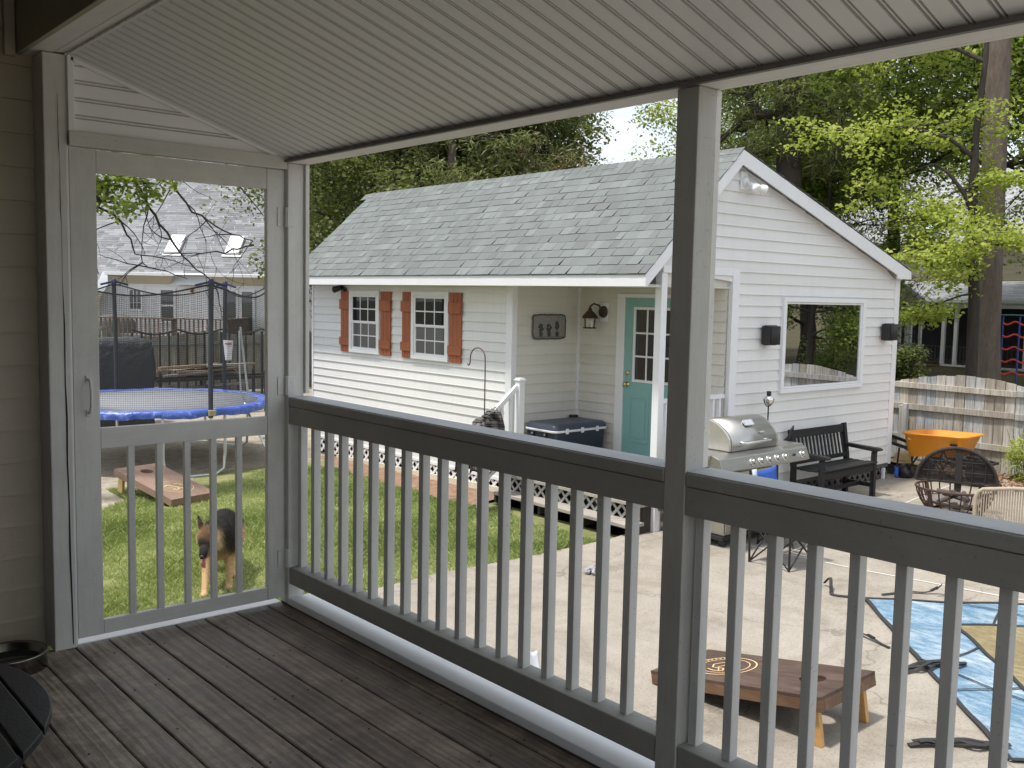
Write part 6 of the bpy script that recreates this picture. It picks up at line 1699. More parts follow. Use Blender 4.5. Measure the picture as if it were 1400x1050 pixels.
# cream gable porch at its left end
MB().prism([(PX-1.6,16.28,1.56),(PX-1.6,19.4,1.56),(PX-1.6,19.4,1.64),(PX-1.6,17.84,2.76),(PX-1.6,16.28,1.64)], (.08,0,0)).build('gable_face', vinyl('cream_gable', (.70,.64,.46)), rh)
MB().bar((PX-1.64,16.12,1.58),(PX-1.64,17.84,2.82),.16,.12).build('gable_rake', M['white_trim'], rh)
MB().bar((PX-1.64,19.56,1.58),(PX-1.64,17.84,2.82),.16,.12).build('gable_rake', M['white_trim'], rh)
for yy in (16.36,16.72,16.86,17.12,17.9,18.7,19.3):
    MB().box(PX-1.6,PX-1.5,yy-.045,yy+.045,-.65,1.555).build('porch_post', M['white_trim'], rh)
MB().box(PX-1.62,PX-.0,16.3,19.3,-.85,-.66).build('porch_rim', plain('brown_rim2', (.16,.095,.05), .8, .2, 6), rh)

# children's climbing net right of the big pine
cn = thing('climbing_net', 'blue and red rope climbing net hanging right of the big pine trunk', 'climbing net', (18.6, 7.3, 0))
bl_ = plain('blue_rope', (.03,.06,.26), .8, .2, 12); rd_ = plain('red_rope', (.55,.05,.04), .8, .2, 12)
for k in range(4):
    p0 = Vector((18.50+.09*k,7.55-.26*k,.08)); mb = MB(); mb.tube([p0,p0+Vector((0,0,.6)),p0+Vector((.0,0,1.22))], .017, 6); mb.build('upright_rope', bl_, cn)
for j in range(5):
    z = .26+.23*j; mb = MB(); mb.tube([Vector((18.50+.09*k,7.55-.26*k,z-.035*(k%1 if False else 0)-.03*math.sin(PI*((k*2)%2)))) for k in np.linspace(0,3,19)], .017, 6); mb.build('rung_rope', rd_, cn)
mb = MB(); mb.tube([(18.38,7.85,1.32),(18.5,7.4,1.33),(18.9,6.3,1.31),(19.4,4.8,1.34)], .012, 6); mb.build('tether_line', plain('teal_line',(.05,.16,.16),.7,.1,5), cn)

# ------------------------------------------------------------------ DOG
def make_dog():
    t = thing('dog', 'black and tan german shepherd walking on the lawn with its tongue out', 'dog', (0,0,0))
    # local frame: -Y is forward, +X is the dog's left, z up
    mb = MB()
    def tub(pts, rad, n=14, flat=1.0): mb.tube([Vector((s_, -f_, z)) for f_, s_, z in pts], rad, n, flat=flat)
    tub([(.10,0,.40),(.07,0,.40),(0,0,.415),(-.10,0,.43),(-.25,0,.44),(-.40,0,.465),(-.52,0,.465),(-.62,0,.44),(-.67,0,.42)], [.05,.095,.125,.130,.125,.105,.105,.09,.03])
    tub([(.05,0,.36),(0,0,.34),(-.12,0,.335),(-.25,0,.36)], [.03,.085,.09,.05])              # deep chest
    tub([(.0,0,.52),(-.1,0,.53),(-.2,0,.515),(-.4,0,.52),(-.55,0,.50)], [.05,.07,.06,.055,.04])      # withers and back line
    tub([(-.04,0,.49),(.06,-.012,.495),(.14,-.03,.51),(.21,-.045,.515)], [.115,.105,.092,.075])   # neck
    tub([(.05,0,.40),(.10,-.01,.43),(.16,-.03,.46)], [.07,.075,.06])                            # ruff
    H = Matrix.Translation(Vector((-.055,-.235,.515))) @ Matrix.Rotation(R(-7),4,'Z') @ Matrix.Rotation(R(27),4,'X') # +Y local back; head pitched down
    def hp(f_, s_, z): return H @ Vector((s_, -f_, z))
    def htub(pts, rad, n=14, flat=1.0): mb.tube([hp(*p) for p in pts], rad, n, flat=flat)
    htub([(-.06,0,.0),(-.02,0,.01),(.04,0,.008),(.085,0,-.005),(.11,0,-.012)], [.05,.082,.080,.062,.045])     # skull
    htub([(.0,-.045,-.022),(.05,-.04,-.026)], [.050,.036]); htub([(.0,.045,-.022),(.05,.04,-.026)], [.050,.036])  # cheeks
    htub([(.07,0,-.012),(.12,0,-.022),(.17,0,-.029),(.205,0,-.034),(.222,0,-.038)], [.050,.041,.034,.030,.016])  # upper muzzle
    htub([(.04,0,-.06),(.10,0,-.078),(.15,0,-.088),(.185,0,-.092)], [.034,.026,.021,.013])                # open lower jaw
    for s_ in (-1,1):
        mb.tube([hp(-.035,.052*s_,.050), hp(-.045,.060*s_,.085), hp(-.050,.066*s_,.125), hp(-.052,.069*s_,.155), hp(-.052,.070*s_,.172)], [.042,.038,.027,.014,.004], 10, flat=.45)
    # legs: forward right, planted left, hind pair
    tub([(-.02,-.075,.42),(.0,-.09,.36),(.02,-.088,.28),(.10,-.09,.165),(.165,-.09,.075),(.205,-.09,.028)], [.06,.058,.044,.030,.026,.025])
    tub([(.19,-.09,.022),(.235,-.09,.018),(.255,-.09,.014)], [.026,.030,.018])
    tub([(-.02,.075,.42),(-.02,.09,.36),(-.03,.088,.28),(.0,.088,.16),(.005,.088,.07),(.012,.088,.028)], [.06,.058,.045,.030,.026,.026])
    tub([(.005,.088,.022),(.045,.088,.018),(.065,.088,.014)], [.027,.031,.018])
    for s_, df in ((1,.14),(-1,-.06)):
        tub([(-.56,.07*s_,.44),(-.52+df*.3,.09*s_,.34),(-.47+df*.6,.09*s_,.27),(-.56+df*.9,.088*s_,.17),(-.575+df,.088*s_,.14),(-.54+df,.088*s_,.06),(-.53+df,.088*s_,.028)], [.095,.085,.062,.036,.030,.026,.026])
        tub([(-.54+df,.088*s_,.022),(-.50+df,.088*s_,.018),(-.475+df,.088*s_,.014)], [.027,.031,.018])
    tub([(-.64,0,.46),(-.72,.01,.40),(-.80,.02,.28),(-.86,.03,.20),(-.92,.03,.17)], [.04,.045,.048,.04,.012])  # tail
    raw = mb.build('dog_raw', M['black'], None, org=(0,0,0))
    md = raw.modifiers.new('Remesh','REMESH'); md.mode = 'VOXEL'; md.voxel_size = .0085
    m2 = raw.modifiers.new('Smooth','SMOOTH'); m2.iterations = 5; m2.factor = .5
    dg = bpy.context.evaluated_depsgraph_get(); me = bpy.data.meshes.new_from_object(raw.evaluated_get(dg))
    bpy.data.objects.remove(raw)
    me.name = 'body'
    n = len(me.vertices); V = np.empty(n*3,'f'); me.vertices.foreach_get('co', V); V = V.reshape(-1,3)
    Nn = np.empty(n*3,'f'); me.vertices.foreach_get('normal', Nn); Nn = Nn.reshape(-1,3)
    Hi = np.array(H.inverted())
    Vh = V @ Hi[:3,:3].T + Hi[:3,3]; hf, hs, hz = -Vh[:,1], Vh[:,0], Vh[:,2]
    f_, s_, z = -V[:,1], V[:,0], V[:,2]
    def nz(a, b, c, k): return np.sin(V[:,0]*a+k)*np.sin(V[:,1]*b+k*1.7)*np.sin(V[:,2]*c+k*.6)
    jit = .022*nz(60,47,53,1.0)+.015*nz(133,121,117,2.0)
    tan = np.array([.55,.36,.18]); cream = np.array([.62,.47,.27]); blk = np.array([.014,.012,.011])
    col = np.tile(tan, (n,1))
    def sg(v, w): return 1/(1+np.exp(-np.clip(v/w,-30,30)))
    def put(w, c): col[:] = col*(1-w[:,None]) + np.asarray(c)[None,:]*w[:,None]
    band = lambda v, a, b, w: sg(v-a, w)*sg(b-v, w)
    put(sg(.20+jit-z,.02), tan*1.12+.03)
    headw = sg(hf+.050,.014)*sg(z-.33,.01)*sg(.13-np.abs(hs),.01)
    notneck = 1-headw
    put(sg(z-(.405+jit)-.10*np.clip((f_+.35)*-1,0,1),.016)*notneck, blk)                    # saddle
    put(sg(f_+.13,.02)*sg(z-.315-jit,.016)*notneck, blk); put(sg(f_-.02,.02)*sg(z-.335-jit,.02)*notneck, blk*1.5)                                     # dark chest side
    put(band(f_,.03,.3,.015)*band(z,.24,.335,.02)*sg(.06-np.abs(s_),.012)*notneck, tan*.9)
    put(band(z,.1,.34,.02)*band(f_,-.42,-.06,.03)*sg(.06-np.abs(s_),.015), tan*.7)
    head = headw
    put(head, np.array([.20,.105,.045]))
    put(head*sg(np.abs(hs)-.040+jit*.5,.008)*sg(.035-hz,.012)*sg(.085-hf,.012), cream)
    put(head*sg(hz-.040-jit,.010)*sg(.034-np.abs(hs),.010)*sg(.055-hf,.012), np.array([.10,.055,.03]))
    put(head*sg(hf-.085-jit*.8,.014)*sg(hz+.062,.006), np.array([.035,.031,.029]))           # greyish muzzle top
    put(head*sg(hf-.17,.012)*sg(hz+.062,.006), blk)
    put(head*band(hf,.035,.088,.009)*sg(.016-np.abs(np.abs(hs)-.036),.005)*band(hz,.004,.040,.006), blk)
    put(head*band(hf,.09,.16,.012)*sg(np.abs(hs)-.022,.006)*band(hz,-.05,-.02,.006), np.array([.22,.13,.07]))
    put(head*sg(-.06-hz,.006)*band(hf,.03,.16,.01), cream*.45)
    ear = sg(hz-.072,.008)*sg(np.abs(hs)-.03,.006)*band(hf,-.12,.0,.01)*sg(z-.48,.02)
    put(ear, blk*1.3); put(ear*sg(hf+.049,.003)*sg(.019-np.abs(np.abs(hs)-.066),.004)*band(hz,.08,.15,.006), np.array([.19,.10,.07]))
    col *= (1 + .25*nz(210,190,170,.3))[:,None]
    a = me.attributes.new('coat','FLOAT_COLOR','POINT'); a.data.foreach_set('color', np.c_[col, np.ones(n)].astype('f').ravel())
    me.polygons.foreach_set('use_smooth', np.ones(len(me.polygons), bool))
    fm_ = NT('dog_coat'); at = fm_.n('ShaderNodeAttribute', attribute_name='coat')
    fm_.bsdf(at.outputs['Color'], .75, 0, fm_.noise(fm_.coord((1,1,.4)), 160, 3, .7), .8, .006, .25)
    me.materials.clear(); me.materials.append(fm_.m)
    body = bpy.data.objects.new('body', me); COL.objects.link(body); body.parent = t; ORG[body.name] = (0,0,0)
    # short fur strands
    K = 34000; idx = NR.integers(0, n, K); P = V[idx]; N_ = Nn[idx]
    lie = np.tile(np.array([0,.7,-.55]), (K,1)); dirv = N_*.5 + lie*.8 + NR.normal(0,.22,(K,3)); dirv /= np.linalg.norm(dirv,axis=1)[:,None]
    hd = (Vh[idx][:,1] < .05) & (z[idx] > .28); ln_ = NR.uniform(.012,.030,K)*np.where(hd,.32,1)*np.where(z[idx]<.22,.5,1)
    sd2 = np.cross(dirv, N_); sd2 /= (np.linalg.norm(sd2,axis=1)[:,None]+1e-6); sd2 *= .0011
    F4 = np.stack([P-sd2, P+sd2, P+sd2*.3+dirv*ln_[:,None], P-sd2*.3+dirv*ln_[:,None]],1).reshape(-1,3)
    fur = np_mesh('fur', F4, np.arange(4*K).reshape(K,4), np.zeros(K), fm_.m, t)
    a = fur.data.attributes.new('coat','FLOAT_COLOR','POINT'); cc_ = np.repeat(col[idx]*NR.uniform(.8,1.25,K)[:,None], 4, 0); a.data.foreach_set('color', np.c_[cc_, np.ones(4*K)].astype('f').ravel())
    eye = plain('dog_eye', (.012,.008,.005), .08, .1, 9, bump=0)
    for sg_ in (-1,1):
        e = MB(); c = hp(.075,.035*sg_,.022); e.lathe([(0,-.011),(.007,-.008),(.0105,0),(.007,.008),(0,.011)], 12, tuple(c)); e.build('eye', eye, t, org=(0,0,0))
    e = MB(); e.tube([hp(.205,0,-.026),hp(.222,0,-.026),hp(.236,0,-.029),hp(.240,0,-.033)], [.014,.020,.016,.004], 12); e.build('nose', plain('wet_black_nose', (.012,.012,.013), .25, .1, 30), t, org=(0,0,0))
    e = MB(); e.tube([hp(.11,0,-.066),hp(.165,0,-.076),hp(.195,-.003,-.088),hp(.208,-.006,-.115),hp(.205,-.008,-.150),hp(.198,-.008,-.162)], [.014,.018,.019,.020,.018,.005], 12, flat=.38); e.build('tongue', plain('pink_tongue', (.62,.24,.25), .35, .1, 20), t, org=(0,0,0))
    t.location = (3.372, 7.58, -1.02); t.rotation_euler = (0,0,R(-30)); return t
make_dog()

# ------------------------------------------------------------------ TREES
bark_pine = plain('pine_bark', (.155,.122,.10), .95, .5, 7, bump=1, bscale=16, stretch=(1,1,.22), bdist=.03)
bark_dark = plain('dark_bark', (.055,.045,.038), .95, .4, 9, bump=.8, bscale=20, stretch=(1,1,.3), bdist=.02)
bark_grey = plain('grey_bark', (.16,.145,.125), .95, .3, 9, bump=.6, bscale=20, stretch=(1,1,.3), bdist=.02)
M['leaf_mid'] = leaf('mid_green_leaves', [(.1,(.105,.15,.04)),(.45,(.235,.305,.08)),(.7,(.36,.43,.13)),(.95,(.54,.58,.22))], .5)
M['leaf_lime'] = leaf('lime_spring_leaves', [(.1,(.19,.25,.05)),(.45,(.37,.44,.10)),(.7,(.53,.57,.17)),(.95,(.70,.69,.28))], .5)
M['leaf_dark'] = leaf('dark_leaves', [(.1,(.07,.088,.035)),(.5,(.17,.20,.08)),(.8,(.27,.30,.12)),(.97,(.40,.41,.19))], .45)
M['needle'] = leaf('pine_needles', [(.1,(.09,.11,.04)),(.5,(.19,.215,.085)),(.8,(.29,.31,.13)),(.97,(.42,.40,.21))], .25)
M['needle_lit'] = leaf('yellow_green_needles', [(.1,(.07,.10,.022)),(.5,(.15,.185,.04)),(.9,(.26,.28,.08))], .35)

def leaves(name, C_, Rr, cnt, size, mat, parent, droop=.3, needle=False):
    """C_ (m,3) cluster centres, Rr (m,3) radii, cnt leaves in each"""
    C_ = np.array(C_, float); Rr = np.array(Rr, float); m = len(C_); K = m*cnt
    ci = np.repeat(np.arange(m), cnt)
    g = NR.normal(0, 1, (K,3)); g /= np.maximum(1, np.linalg.norm(g,axis=1)/1.6)[:,None]
    P = C_[ci] + g*Rr[ci]*.62
    P[:,2] -= droop*np.hypot(g[:,0],g[:,1])*Rr[ci][:,2]*.5
    d = NR.normal(0,1,(K,3)); d[:,2] = d[:,2]*.55-.25; d /= np.linalg.norm(d,axis=1)[:,None]
    up = NR.normal(0,.55,(K,3)); up[:,2] += 1; s_ = np.cross(d, up); s_ /= np.linalg.norm(s_,axis=1)[:,None]+1e-9
    L_ = size*NR.uniform(.6,1.35,K)[:,None]; W_ = L_*(.06 if needle else .36)
    nn = np.cross(s_, d)*L_*.12
    V = np.stack([P, P+d*L_*.45+s_*W_+nn, P+d*L_, P+d*L_*.45-s_*W_+nn],1).reshape(-1,3)
    cl = NR.uniform(0,1,m)[ci]; r_ = np.clip(.5*cl+.5*NR.uniform(0,1,K)+.12*g[:,2],0,1)
    return np_mesh(name, V, np.arange(4*K).reshape(K,4), r_, mat, parent)

def grow(mb, p, d, L_, r_, depth, tips, wig=.25, up=.05, seg=5, split=3, rg=rng, sides=6, lo=.35):
    pts = [Vector(p)]; rad = [r_]; d = Vector(d).normalized()
    for k in range(seg):
        d = (d + Vector((rg.gauss(0,wig),rg.gauss(0,wig),rg.gauss(0,wig)+up))*.35).normalized()
        pts.append(pts[-1]+d*L_/seg); rad.append(r_*(1-.62*(k+1)/seg))
    mb.tube(pts, rad, sides, caps=False)
    if depth == 0:
        tips += [(pts[-1], d), (pts[-2], d), (pts[seg//2], d)]; return
    for k in range(split):
        q = lo+(1-lo)*(k+rg.random())/split; i = min(seg-1, int(q*seg)); b = pts[i]+(pts[i+1]-pts[i])*(q*seg-i)
        ax = d.orthogonal().normalized(); ax = Quaternion(d, rg.uniform(0,2*PI)) @ ax
        nd = (d*.7 + ax*rg.uniform(.6,1.1)).normalized()
        grow(mb, b, nd, L_*rg.uniform(.45,.68), max(.004, rad[i]*.55), depth-1, tips, wig, up, max(3,seg-1), split, rg, max(4,sides-1), lo)
    tips.append((pts[-1], d))

def broad(name, label, base, H, tr, cz, cr, seed, mat, lsize, cnt, bark, group=None, rxy=.75, rz=.5, limbs=11, split=3, depth=2, lean=(0,0), upb=.1, rootflare=True):
    rg = random.Random(seed)
    t = thing(name, label, 'tree', (0,0,0), group)
    mb = MB(); pts = []; rad = []
    for k in range(9):
        q = k/8; pts.append(Vector((lean[0]*q*q+rg.gauss(0,.05)*(k>0), lean[1]*q*q+rg.gauss(0,.05)*(k>0), H*.88*q))); rad.append(tr*(1.25 if k == 0 else 1-.8*q))
    mb.tube(pts, rad, 12)
    mb.build('trunk', bark, t, org=(0,0,0))
    lb = MB(); tips = []
    for k in range(limbs):
        q = cz/H + (1-cz/H)*(k+rg.random()*.6)/limbs; i = min(7, int(q/ .88*8)) if q < .86 else 7; i = max(0,i)
        b = pts[i].lerp(pts[i+1], .5); a = k*2.399+rg.uniform(-.5,.5)
        prof = math.sin(min(1, .22+.78*(1-(q-cz/H)/(1-cz/H)))*PI*.5)
        L_ = cr*(.45+.6*prof)*rg.uniform(.75,1.15); e = rg.uniform(-.05,.35)+.6*(q-cz/H)
        grow(lb, b, (math.cos(a), math.sin(a), e), L_, max(.012, rad[i]*.42), depth, tips, .3, upb, 5, split, rg)
    lb.build('branches', bark, t, org=(0,0,0))
    C_ = [tuple(p) for p, d in tips]; Rr = [(rxy*rg.uniform(.7,1.3), rxy*rg.uniform(.7,1.3), rz*rg.uniform(.7,1.3)) for _ in tips]
    leaves('crown', C_, Rr, cnt, lsize, mat, t)
    t.location = base; return t
def recrown(root, loc, rot, s_, label, group=None):
    o = dup(root, loc, rot, label, group); o.scale = (s_,s_,s_*rng.uniform(.92,1.12)); return o

# big pine right behind the cottage gable, bare trunk with twisted dead limbs
bpn = thing('pine_tree', 'big pine trunk with twisted dark limbs right behind the cottage gable', 'tree', (0,0,0))
mb = MB(); mb.tube([(21.8,14.2,-1.2),(21.75,14.25,.5),(21.71,14.31,3.0),(21.69,14.34,4.6),(21.66,14.38,6.0),(21.63,14.42,7.5),(21.6,14.45,11),(21.6,14.5,16),(21.5,14.5,20)], [.44,.38,.335,.32,.30,.285,.24,.16,.05], 18)
mb.tube([(21.55,14.1,4.95),(21.45,14.02,4.9)], [.1,.05], 8); mb.build('trunk', bark_dark, bpn)
lb = MB(); tips = []
def limb(pts, r0, sub=4, L_=1.0, up_=-.02):
    n_ = len(pts); lb.tube(pts, [r0*(1-.75*k/(n_-1)) for k in range(n_)], 8)
    for k in range(sub):
        i = rng.randrange(1, n_-1); d = Vector((rng.gauss(0,1), rng.gauss(0,1), rng.uniform(-.4,.7)))
        grow(lb, pts[i], d, L_*rng.uniform(.5,1.1), r0*.3, 1, tips, .5, up_, 5, 3)
limb([(21.8,14.2,6.48),(21.95,13.95,6.55),(22.15,13.6,6.4),(22.3,13.35,6.05),(22.4,13.2,5.6),(22.48,13.07,5.15),(22.45,13.1,4.95)], .075, 6, 1.0)
limb([(22.48,13.07,5.1),(22.2,13.4,5.05),(21.95,13.7,4.9)], .035, 3, .6)
limb([(21.55,14.5,6.2),(21.3,14.85,6.25),(21.05,15.2,6.15),(20.85,15.5,5.9),(20.65,15.8,5.55)], .15, 5, 1.2)
limb([(21.2,15.0,6.25),(21.05,15.2,6.7),(20.9,15.4,7.3),(20.8,15.6,7.9)], .13, 3, 1.2)
limb([(21.55,14.5,5.35),(21.3,14.85,5.25),(21.1,15.15,5.15),(20.95,15.4,5.25),(20.8,15.7,5.1)], .10, 4, .9)
limb([(21.15,15.05,5.6),(21.12,15.1,4.9),(21.14,15.06,4.3)], .035, 2, .5)
for k in range(16):
    a = rng.uniform(0,2*PI); z = rng.uniform(7.4,15); c = Vector((21.63,14.42,z)); L_ = rng.uniform(1.5,3.2)
    grow(lb, c, (math.cos(a),math.sin(a),rng.uniform(-.2,.2)), L_, .06, 2, tips, .35, -.03, 5, 3)
lb.build('branches', bark_dark, bpn)
T2 = [tuple(p) for p, d in tips]
leaves('needle_tufts', T2, [(.38,.38,.26)]*len(T2), 26, .26, M['needle'], bpn, needle=True)
# tall pine trunk beyond the right fence
rpn = thing('pine_tree', 'tall straight pine trunk with reddish bark beyond the right board fence', 'tree', (0,0,0))
mb = MB(); mb.tube([(18.46,7.70,-.9),(18.44,7.75,0),(18.42,7.79,1.0),(18.40,7.83,3.0),(18.38,7.86,5.2),(18.37,7.88,7.0),(18.36,7.9,12),(18.34,7.92,17)], [.30,.245,.228,.215,.20,.185,.14,.04], 20); mb.build('trunk', bark_pine, rpn)
lb = MB(); tips = []
for k in range(14):
    a = rng.uniform(0,2*PI); grow(lb, (18.36,7.9,rng.uniform(9,16.5)), (math.cos(a),math.sin(a),rng.uniform(-.1,.3)), rng.uniform(1.2,2.6), .05, 2, tips, .3, .05, 5, 3)
lb.build('branches', bark_pine, rpn); T2 = [tuple(p) for p, d in tips]
leaves('needle_tufts', T2, [(.35,.35,.28)]*len(T2), 30, .24, M['needle'], rpn, needle=True)

# pale young maple in front of the tall pine
mpl = thing('maple_tree', 'young maple with dark forked trunk and lime leaves left of the tall pine', 'tree', (0,0,0))
mb = MB(); mb.tube([(17.0,7.36,-.9),(16.97,7.40,.3),(16.95,7.42,1.6),(16.93,7.50,2.6),(16.90,7.53,3.4),(16.92,7.55,4.4),(17.0,7.5,5.6),(17.05,7.5,7.2)], [.12,.10,.092,.085,.075,.06,.045,.02], 12); mb.build('trunk', bark_dark, mpl)
lb = MB(); tips = []
def mlimb(pts, r0, sub=6, L_=.9):
    n_ = len(pts); lb.tube(pts, [r0*(1-.72*k/(n_-1)) for k in range(n_)], 8)
    for k in range(sub):
        i = rng.randrange(max(1,n_//3), n_); a = rng.uniform(0,2*PI)
        grow(lb, pts[i], (math.cos(a),math.sin(a),rng.uniform(-.25,.25)), L_*rng.uniform(.5,1.1), r0*.28, 1, tips, .35, -.02, 4, 3)
mlimb([(16.93,7.50,2.75),(16.7,7.7,2.85),(16.45,7.9,2.9),(16.15,8.2,2.98),(15.9,8.5,2.9)], .045, 8)
mlimb([(16.9,7.53,3.1),(16.75,7.65,3.45),(16.6,7.85,3.75),(16.5,8.05,3.9)], .05, 6)
mlimb([(16.95,7.42,1.7),(16.6,7.5,1.65),(16.3,7.75,1.5),(16.1,8.05,1.38)], .022, 3, .45)
mlimb([(16.95,7.45,2.1),(16.6,7.5,2.2),(16.2,7.5,2.3),(15.9,7.45,2.35)], .03, 7, .8)
mlimb([(16.93,7.5,2.4),(16.7,7.1,2.5),(16.5,6.8,2.5)], .03, 5, .7)
mlimb([(16.92,7.55,4.0),(16.5,7.8,4.3),(16.1,8.3,4.5),(15.7,8.8,4.5)], .045, 8, 1.0)
mlimb([(17.0,7.5,5.6),(16.9,8.0,5.9),(16.8,8.7,6.1),(16.6,9.3,6.1)], .04, 8, 1.1)
mlimb([(17.05,7.5,6.6),(16.9,8.3,7.0),(16.8,9.0,7.1)], .035, 7, 1.0)
lb.build('branches', bark_dark, mpl); T2 = [tuple(p) for p, d in tips]
leaves('crown', T2, [(.34,.34,.10)]*len(T2), 26, .082, M['leaf_lime'], mpl, droop=.1)

# broadleaf trees
t1 = broad('broadleaf_tree', 'full green tree right behind the tan house roofline beyond the fence', (27.6,14.6,-1), 12.5, .26, 5.4, 4.4, 21, M['leaf_mid'], .125, 95, bark_dark, rxy=.85, rz=.55, limbs=15)
t2 = broad('broadleaf_tree', 'bright spring green tree behind the left half of the cottage ridge', (19.6,23.6,-1), 11.0, .28, 2.2, 2.9, 5, M['leaf_mid'], .125, 100, bark_dark, rxy=.72, rz=.5, limbs=13)
t3 = broad('broadleaf_tree', 'sparse yellow green tree just left of the middle porch post', (23.3,19.2,-1), 11.5, .14, 3.6, 1.5, 9, M['leaf_lime'], .11, 18, bark_grey, rxy=.45, rz=.4, limbs=11)
t4 = broad('broadleaf_tree', 'dark shady tree at the far left behind the cottage', (14.9,21.9,-1), 11, .22, 1.6, 2.7, 14, M['leaf_dark'], .115, 115, bark_dark, rxy=.8, rz=.55, limbs=14)
gR = 'trees beyond the right fence'
recrown(t1, (30.5,21.5,-1), 1.3, .92, 'green tree directly right of the twisted pine beyond the cottage', gR)
recrown(t3, (28.5,18.0,-1), 2.5, 1.1, 'thin lime green tree between the twisted pine and the full green tree', gR)
recrown(t1, (27.2,11.6,-1), 4.0, .95, 'green tree high above the right slope of the cottage roof', gR)
recrown(t1, (31,11.6,-1), 2.2, 1.0, 'green tree high behind the tall pine trunk', gR)
recrown(t1, (28.5,8.6,-1), 3.1, .9, 'green tree at the right edge behind the climbing net', gR)
t6 = broad('broadleaf_tree', 'low spreading green tree over the right slope of the cottage roof', (25.2,15.3,-1), 7.4, .14, 1.6, 2.1, 44, M['leaf_mid'], .115, 85, bark_dark, rxy=.6, rz=.42, limbs=12)
gL = 'trees behind the cottage'
recrown(t4, (16.4,20.9,-1), 2.0, .95, 'dark tree behind the far left corner of the cottage roof', gL)
recrown(t4, (18.3,23.6,-1), 4.4, 1.1, 'dark tree behind the middle of the cottage ridge', gL)
recrown(t4, (18.4,26.2,-1), 1.0, 1.3, 'tall dark tree farthest left behind the cottage', gL)
recrown(t4, (22.5,30,-1), 3.0, 1.2, 'dark tree deep behind the bright spring green tree', gL)
# conifers among the dark trees
def conifer(label, base, H, tr, seed, mat, spread, z0):
    rg = random.Random(seed); t = thing('pine_tree', label, 'tree', (0,0,0), gL); mb = MB()
    mb.tube([(0,0,-.2),(0.02,0,H*.3),(-.03,.02,H*.6),(0,0,H)], [tr*1.3,tr,tr*.7,.02], 12); mb.build('trunk', bark_pine, t, org=(0,0,0)); lb = MB(); tips = []
    z = z0
    while z < H*.97:
        for k in range(3):
            a = rg.uniform(0,2*PI); L_ = spread*(.35+.75*(1-(z-z0)/(H-z0)))*rg.uniform(.7,1.2)
            grow(lb, (0,0,z+rg.uniform(-.2,.2)), (math.cos(a),math.sin(a),rg.uniform(-.25,.15)), L_, .045, 1, tips, .28, -.06, 6, 5, rg, 5, .2)
        z += .55
    lb.build('branches', bark_dark, t, org=(0,0,0)); T2 = [tuple(p) for p, d in tips]
    leaves('needle_tufts', T2, [(.42,.42,.22)]*len(T2), 34, .24, mat, t, .8, True); t.location = base; return t
c1 = conifer('shaggy olive pine behind the cottage roof left of the bare twigs', (17.1,20.6,-1), 12, .2, 3, M['needle'], 3.2, 1.8)
recrown(c1, (15.2,20.0,-1), 2.1, .85, 'shaggy olive pine nearest the left porch post', gL)
recrown(c1, (19.6,24.6,-1), 4.1, 1.05, 'shaggy olive pine behind the bare pinkish twigs', gL)
recrown(c1, (29.5,18.9,-1), 1.1, 1.15, 'shaggy pine behind the twisted pine trunk', gL)
# bare budding tree over the ridge
bd = thing('bare_tree', 'bare pinkish twiggy tree top showing above the cottage ridge', 'tree', (0,0,0))
lb = MB(); tips = []; rg = random.Random(4)
base_ = Vector((16.3,17.9,0))
lb2 = MB(); lb2.tube([base_+Vector((0,0,-1.1)), base_+Vector((0,0,1.5)), base_+Vector((.05,-.1,3.6))], [.09,.075,.05], 8); lb2.build('trunk', bark_grey, bd)
for k in range(9):
    a = -2.2+k*.5+rg.uniform(-.2,.2); d = Vector((.62*math.cos(a),-.62*math.cos(a),0))*1.0+Vector((rg.gauss(0,.2),rg.gauss(0,.2),.42+.25*math.sin(k)))
    grow(lb, base_+Vector((.04,-.08,3.2+.05*k)), d, rg.uniform(1.0,1.75), .022, 3, tips, .35, .04, 5, 3, rg, 5, .3)
lb.build('twigs', plain('pinkish_twigs', (.33,.235,.175), .9, .2, 20), bd); T2 = [tuple(p) for p, d in tips]
leaves('buds', T2[::3], [(.07,.07,.06)]*len(T2[::3]), 3, .05, leaf('pale_buds', [(0,(.30,.19,.13)),(1,(.45,.32,.22))], .2), bd)
# foliage low over the tan house and thin shrubs by the fence
t5 = broad('shrub', 'dark bushy shrub behind the board fence beside the cottage corner', (19.7,11.25,-1), 1.0, .04, .2, .55, 31, M['leaf_dark'], .08, 30, bark_dark, rxy=.28, rz=.22, limbs=8)
recrown(t5, (23.2,12.0,-.8), 1.0, 1.0, 'low dark shrub in front of the cream gable porch', gR)
# grassy weeds by the fence
wd = thing('weeds', 'tall thin green weeds in front of the right board fence', 'plant', (0,0,0))
C_ = [(13.95+NR.uniform(-.15,.15), 5.25+NR.uniform(-.28,.22), -.85+NR.uniform(0,.45)) for _ in range(46)]
leaves('foliage', C_, [(.10,.10,.14)]*46, 30, .13, M['leaf_lime'], wd, .3, True)
mb = MB()
for k in range(26):
    x, y = 13.95+rng.uniform(-.14,.14), 5.25+rng.uniform(-.26,.2); mb.tube([(x,y,-.95),(x+rng.uniform(-.05,.05),y+rng.uniform(-.05,.05),-.6),(x+rng.uniform(-.1,.1),y+rng.uniform(-.12,.12),-.2)], .004, 4)
mb.build('stems', plain('weed_stem', (.22,.25,.10), .8, .2, 20), wd)
lit = NR.uniform(0,1,(900,2)); V = []
C_ = np.c_[13.1+1.2*lit[:,0], 4.6+2.4*lit[:,1], np.full(900,-.905)]
ll = leaves('leaf_litter', C_, np.tile([[.05,.05,.006]],(900,1)), 2, .06, leaf('dry_leaves', [(0,(.16,.08,.045)),(.5,(.30,.17,.10)),(1,(.42,.28,.18))], .1), None, 0)
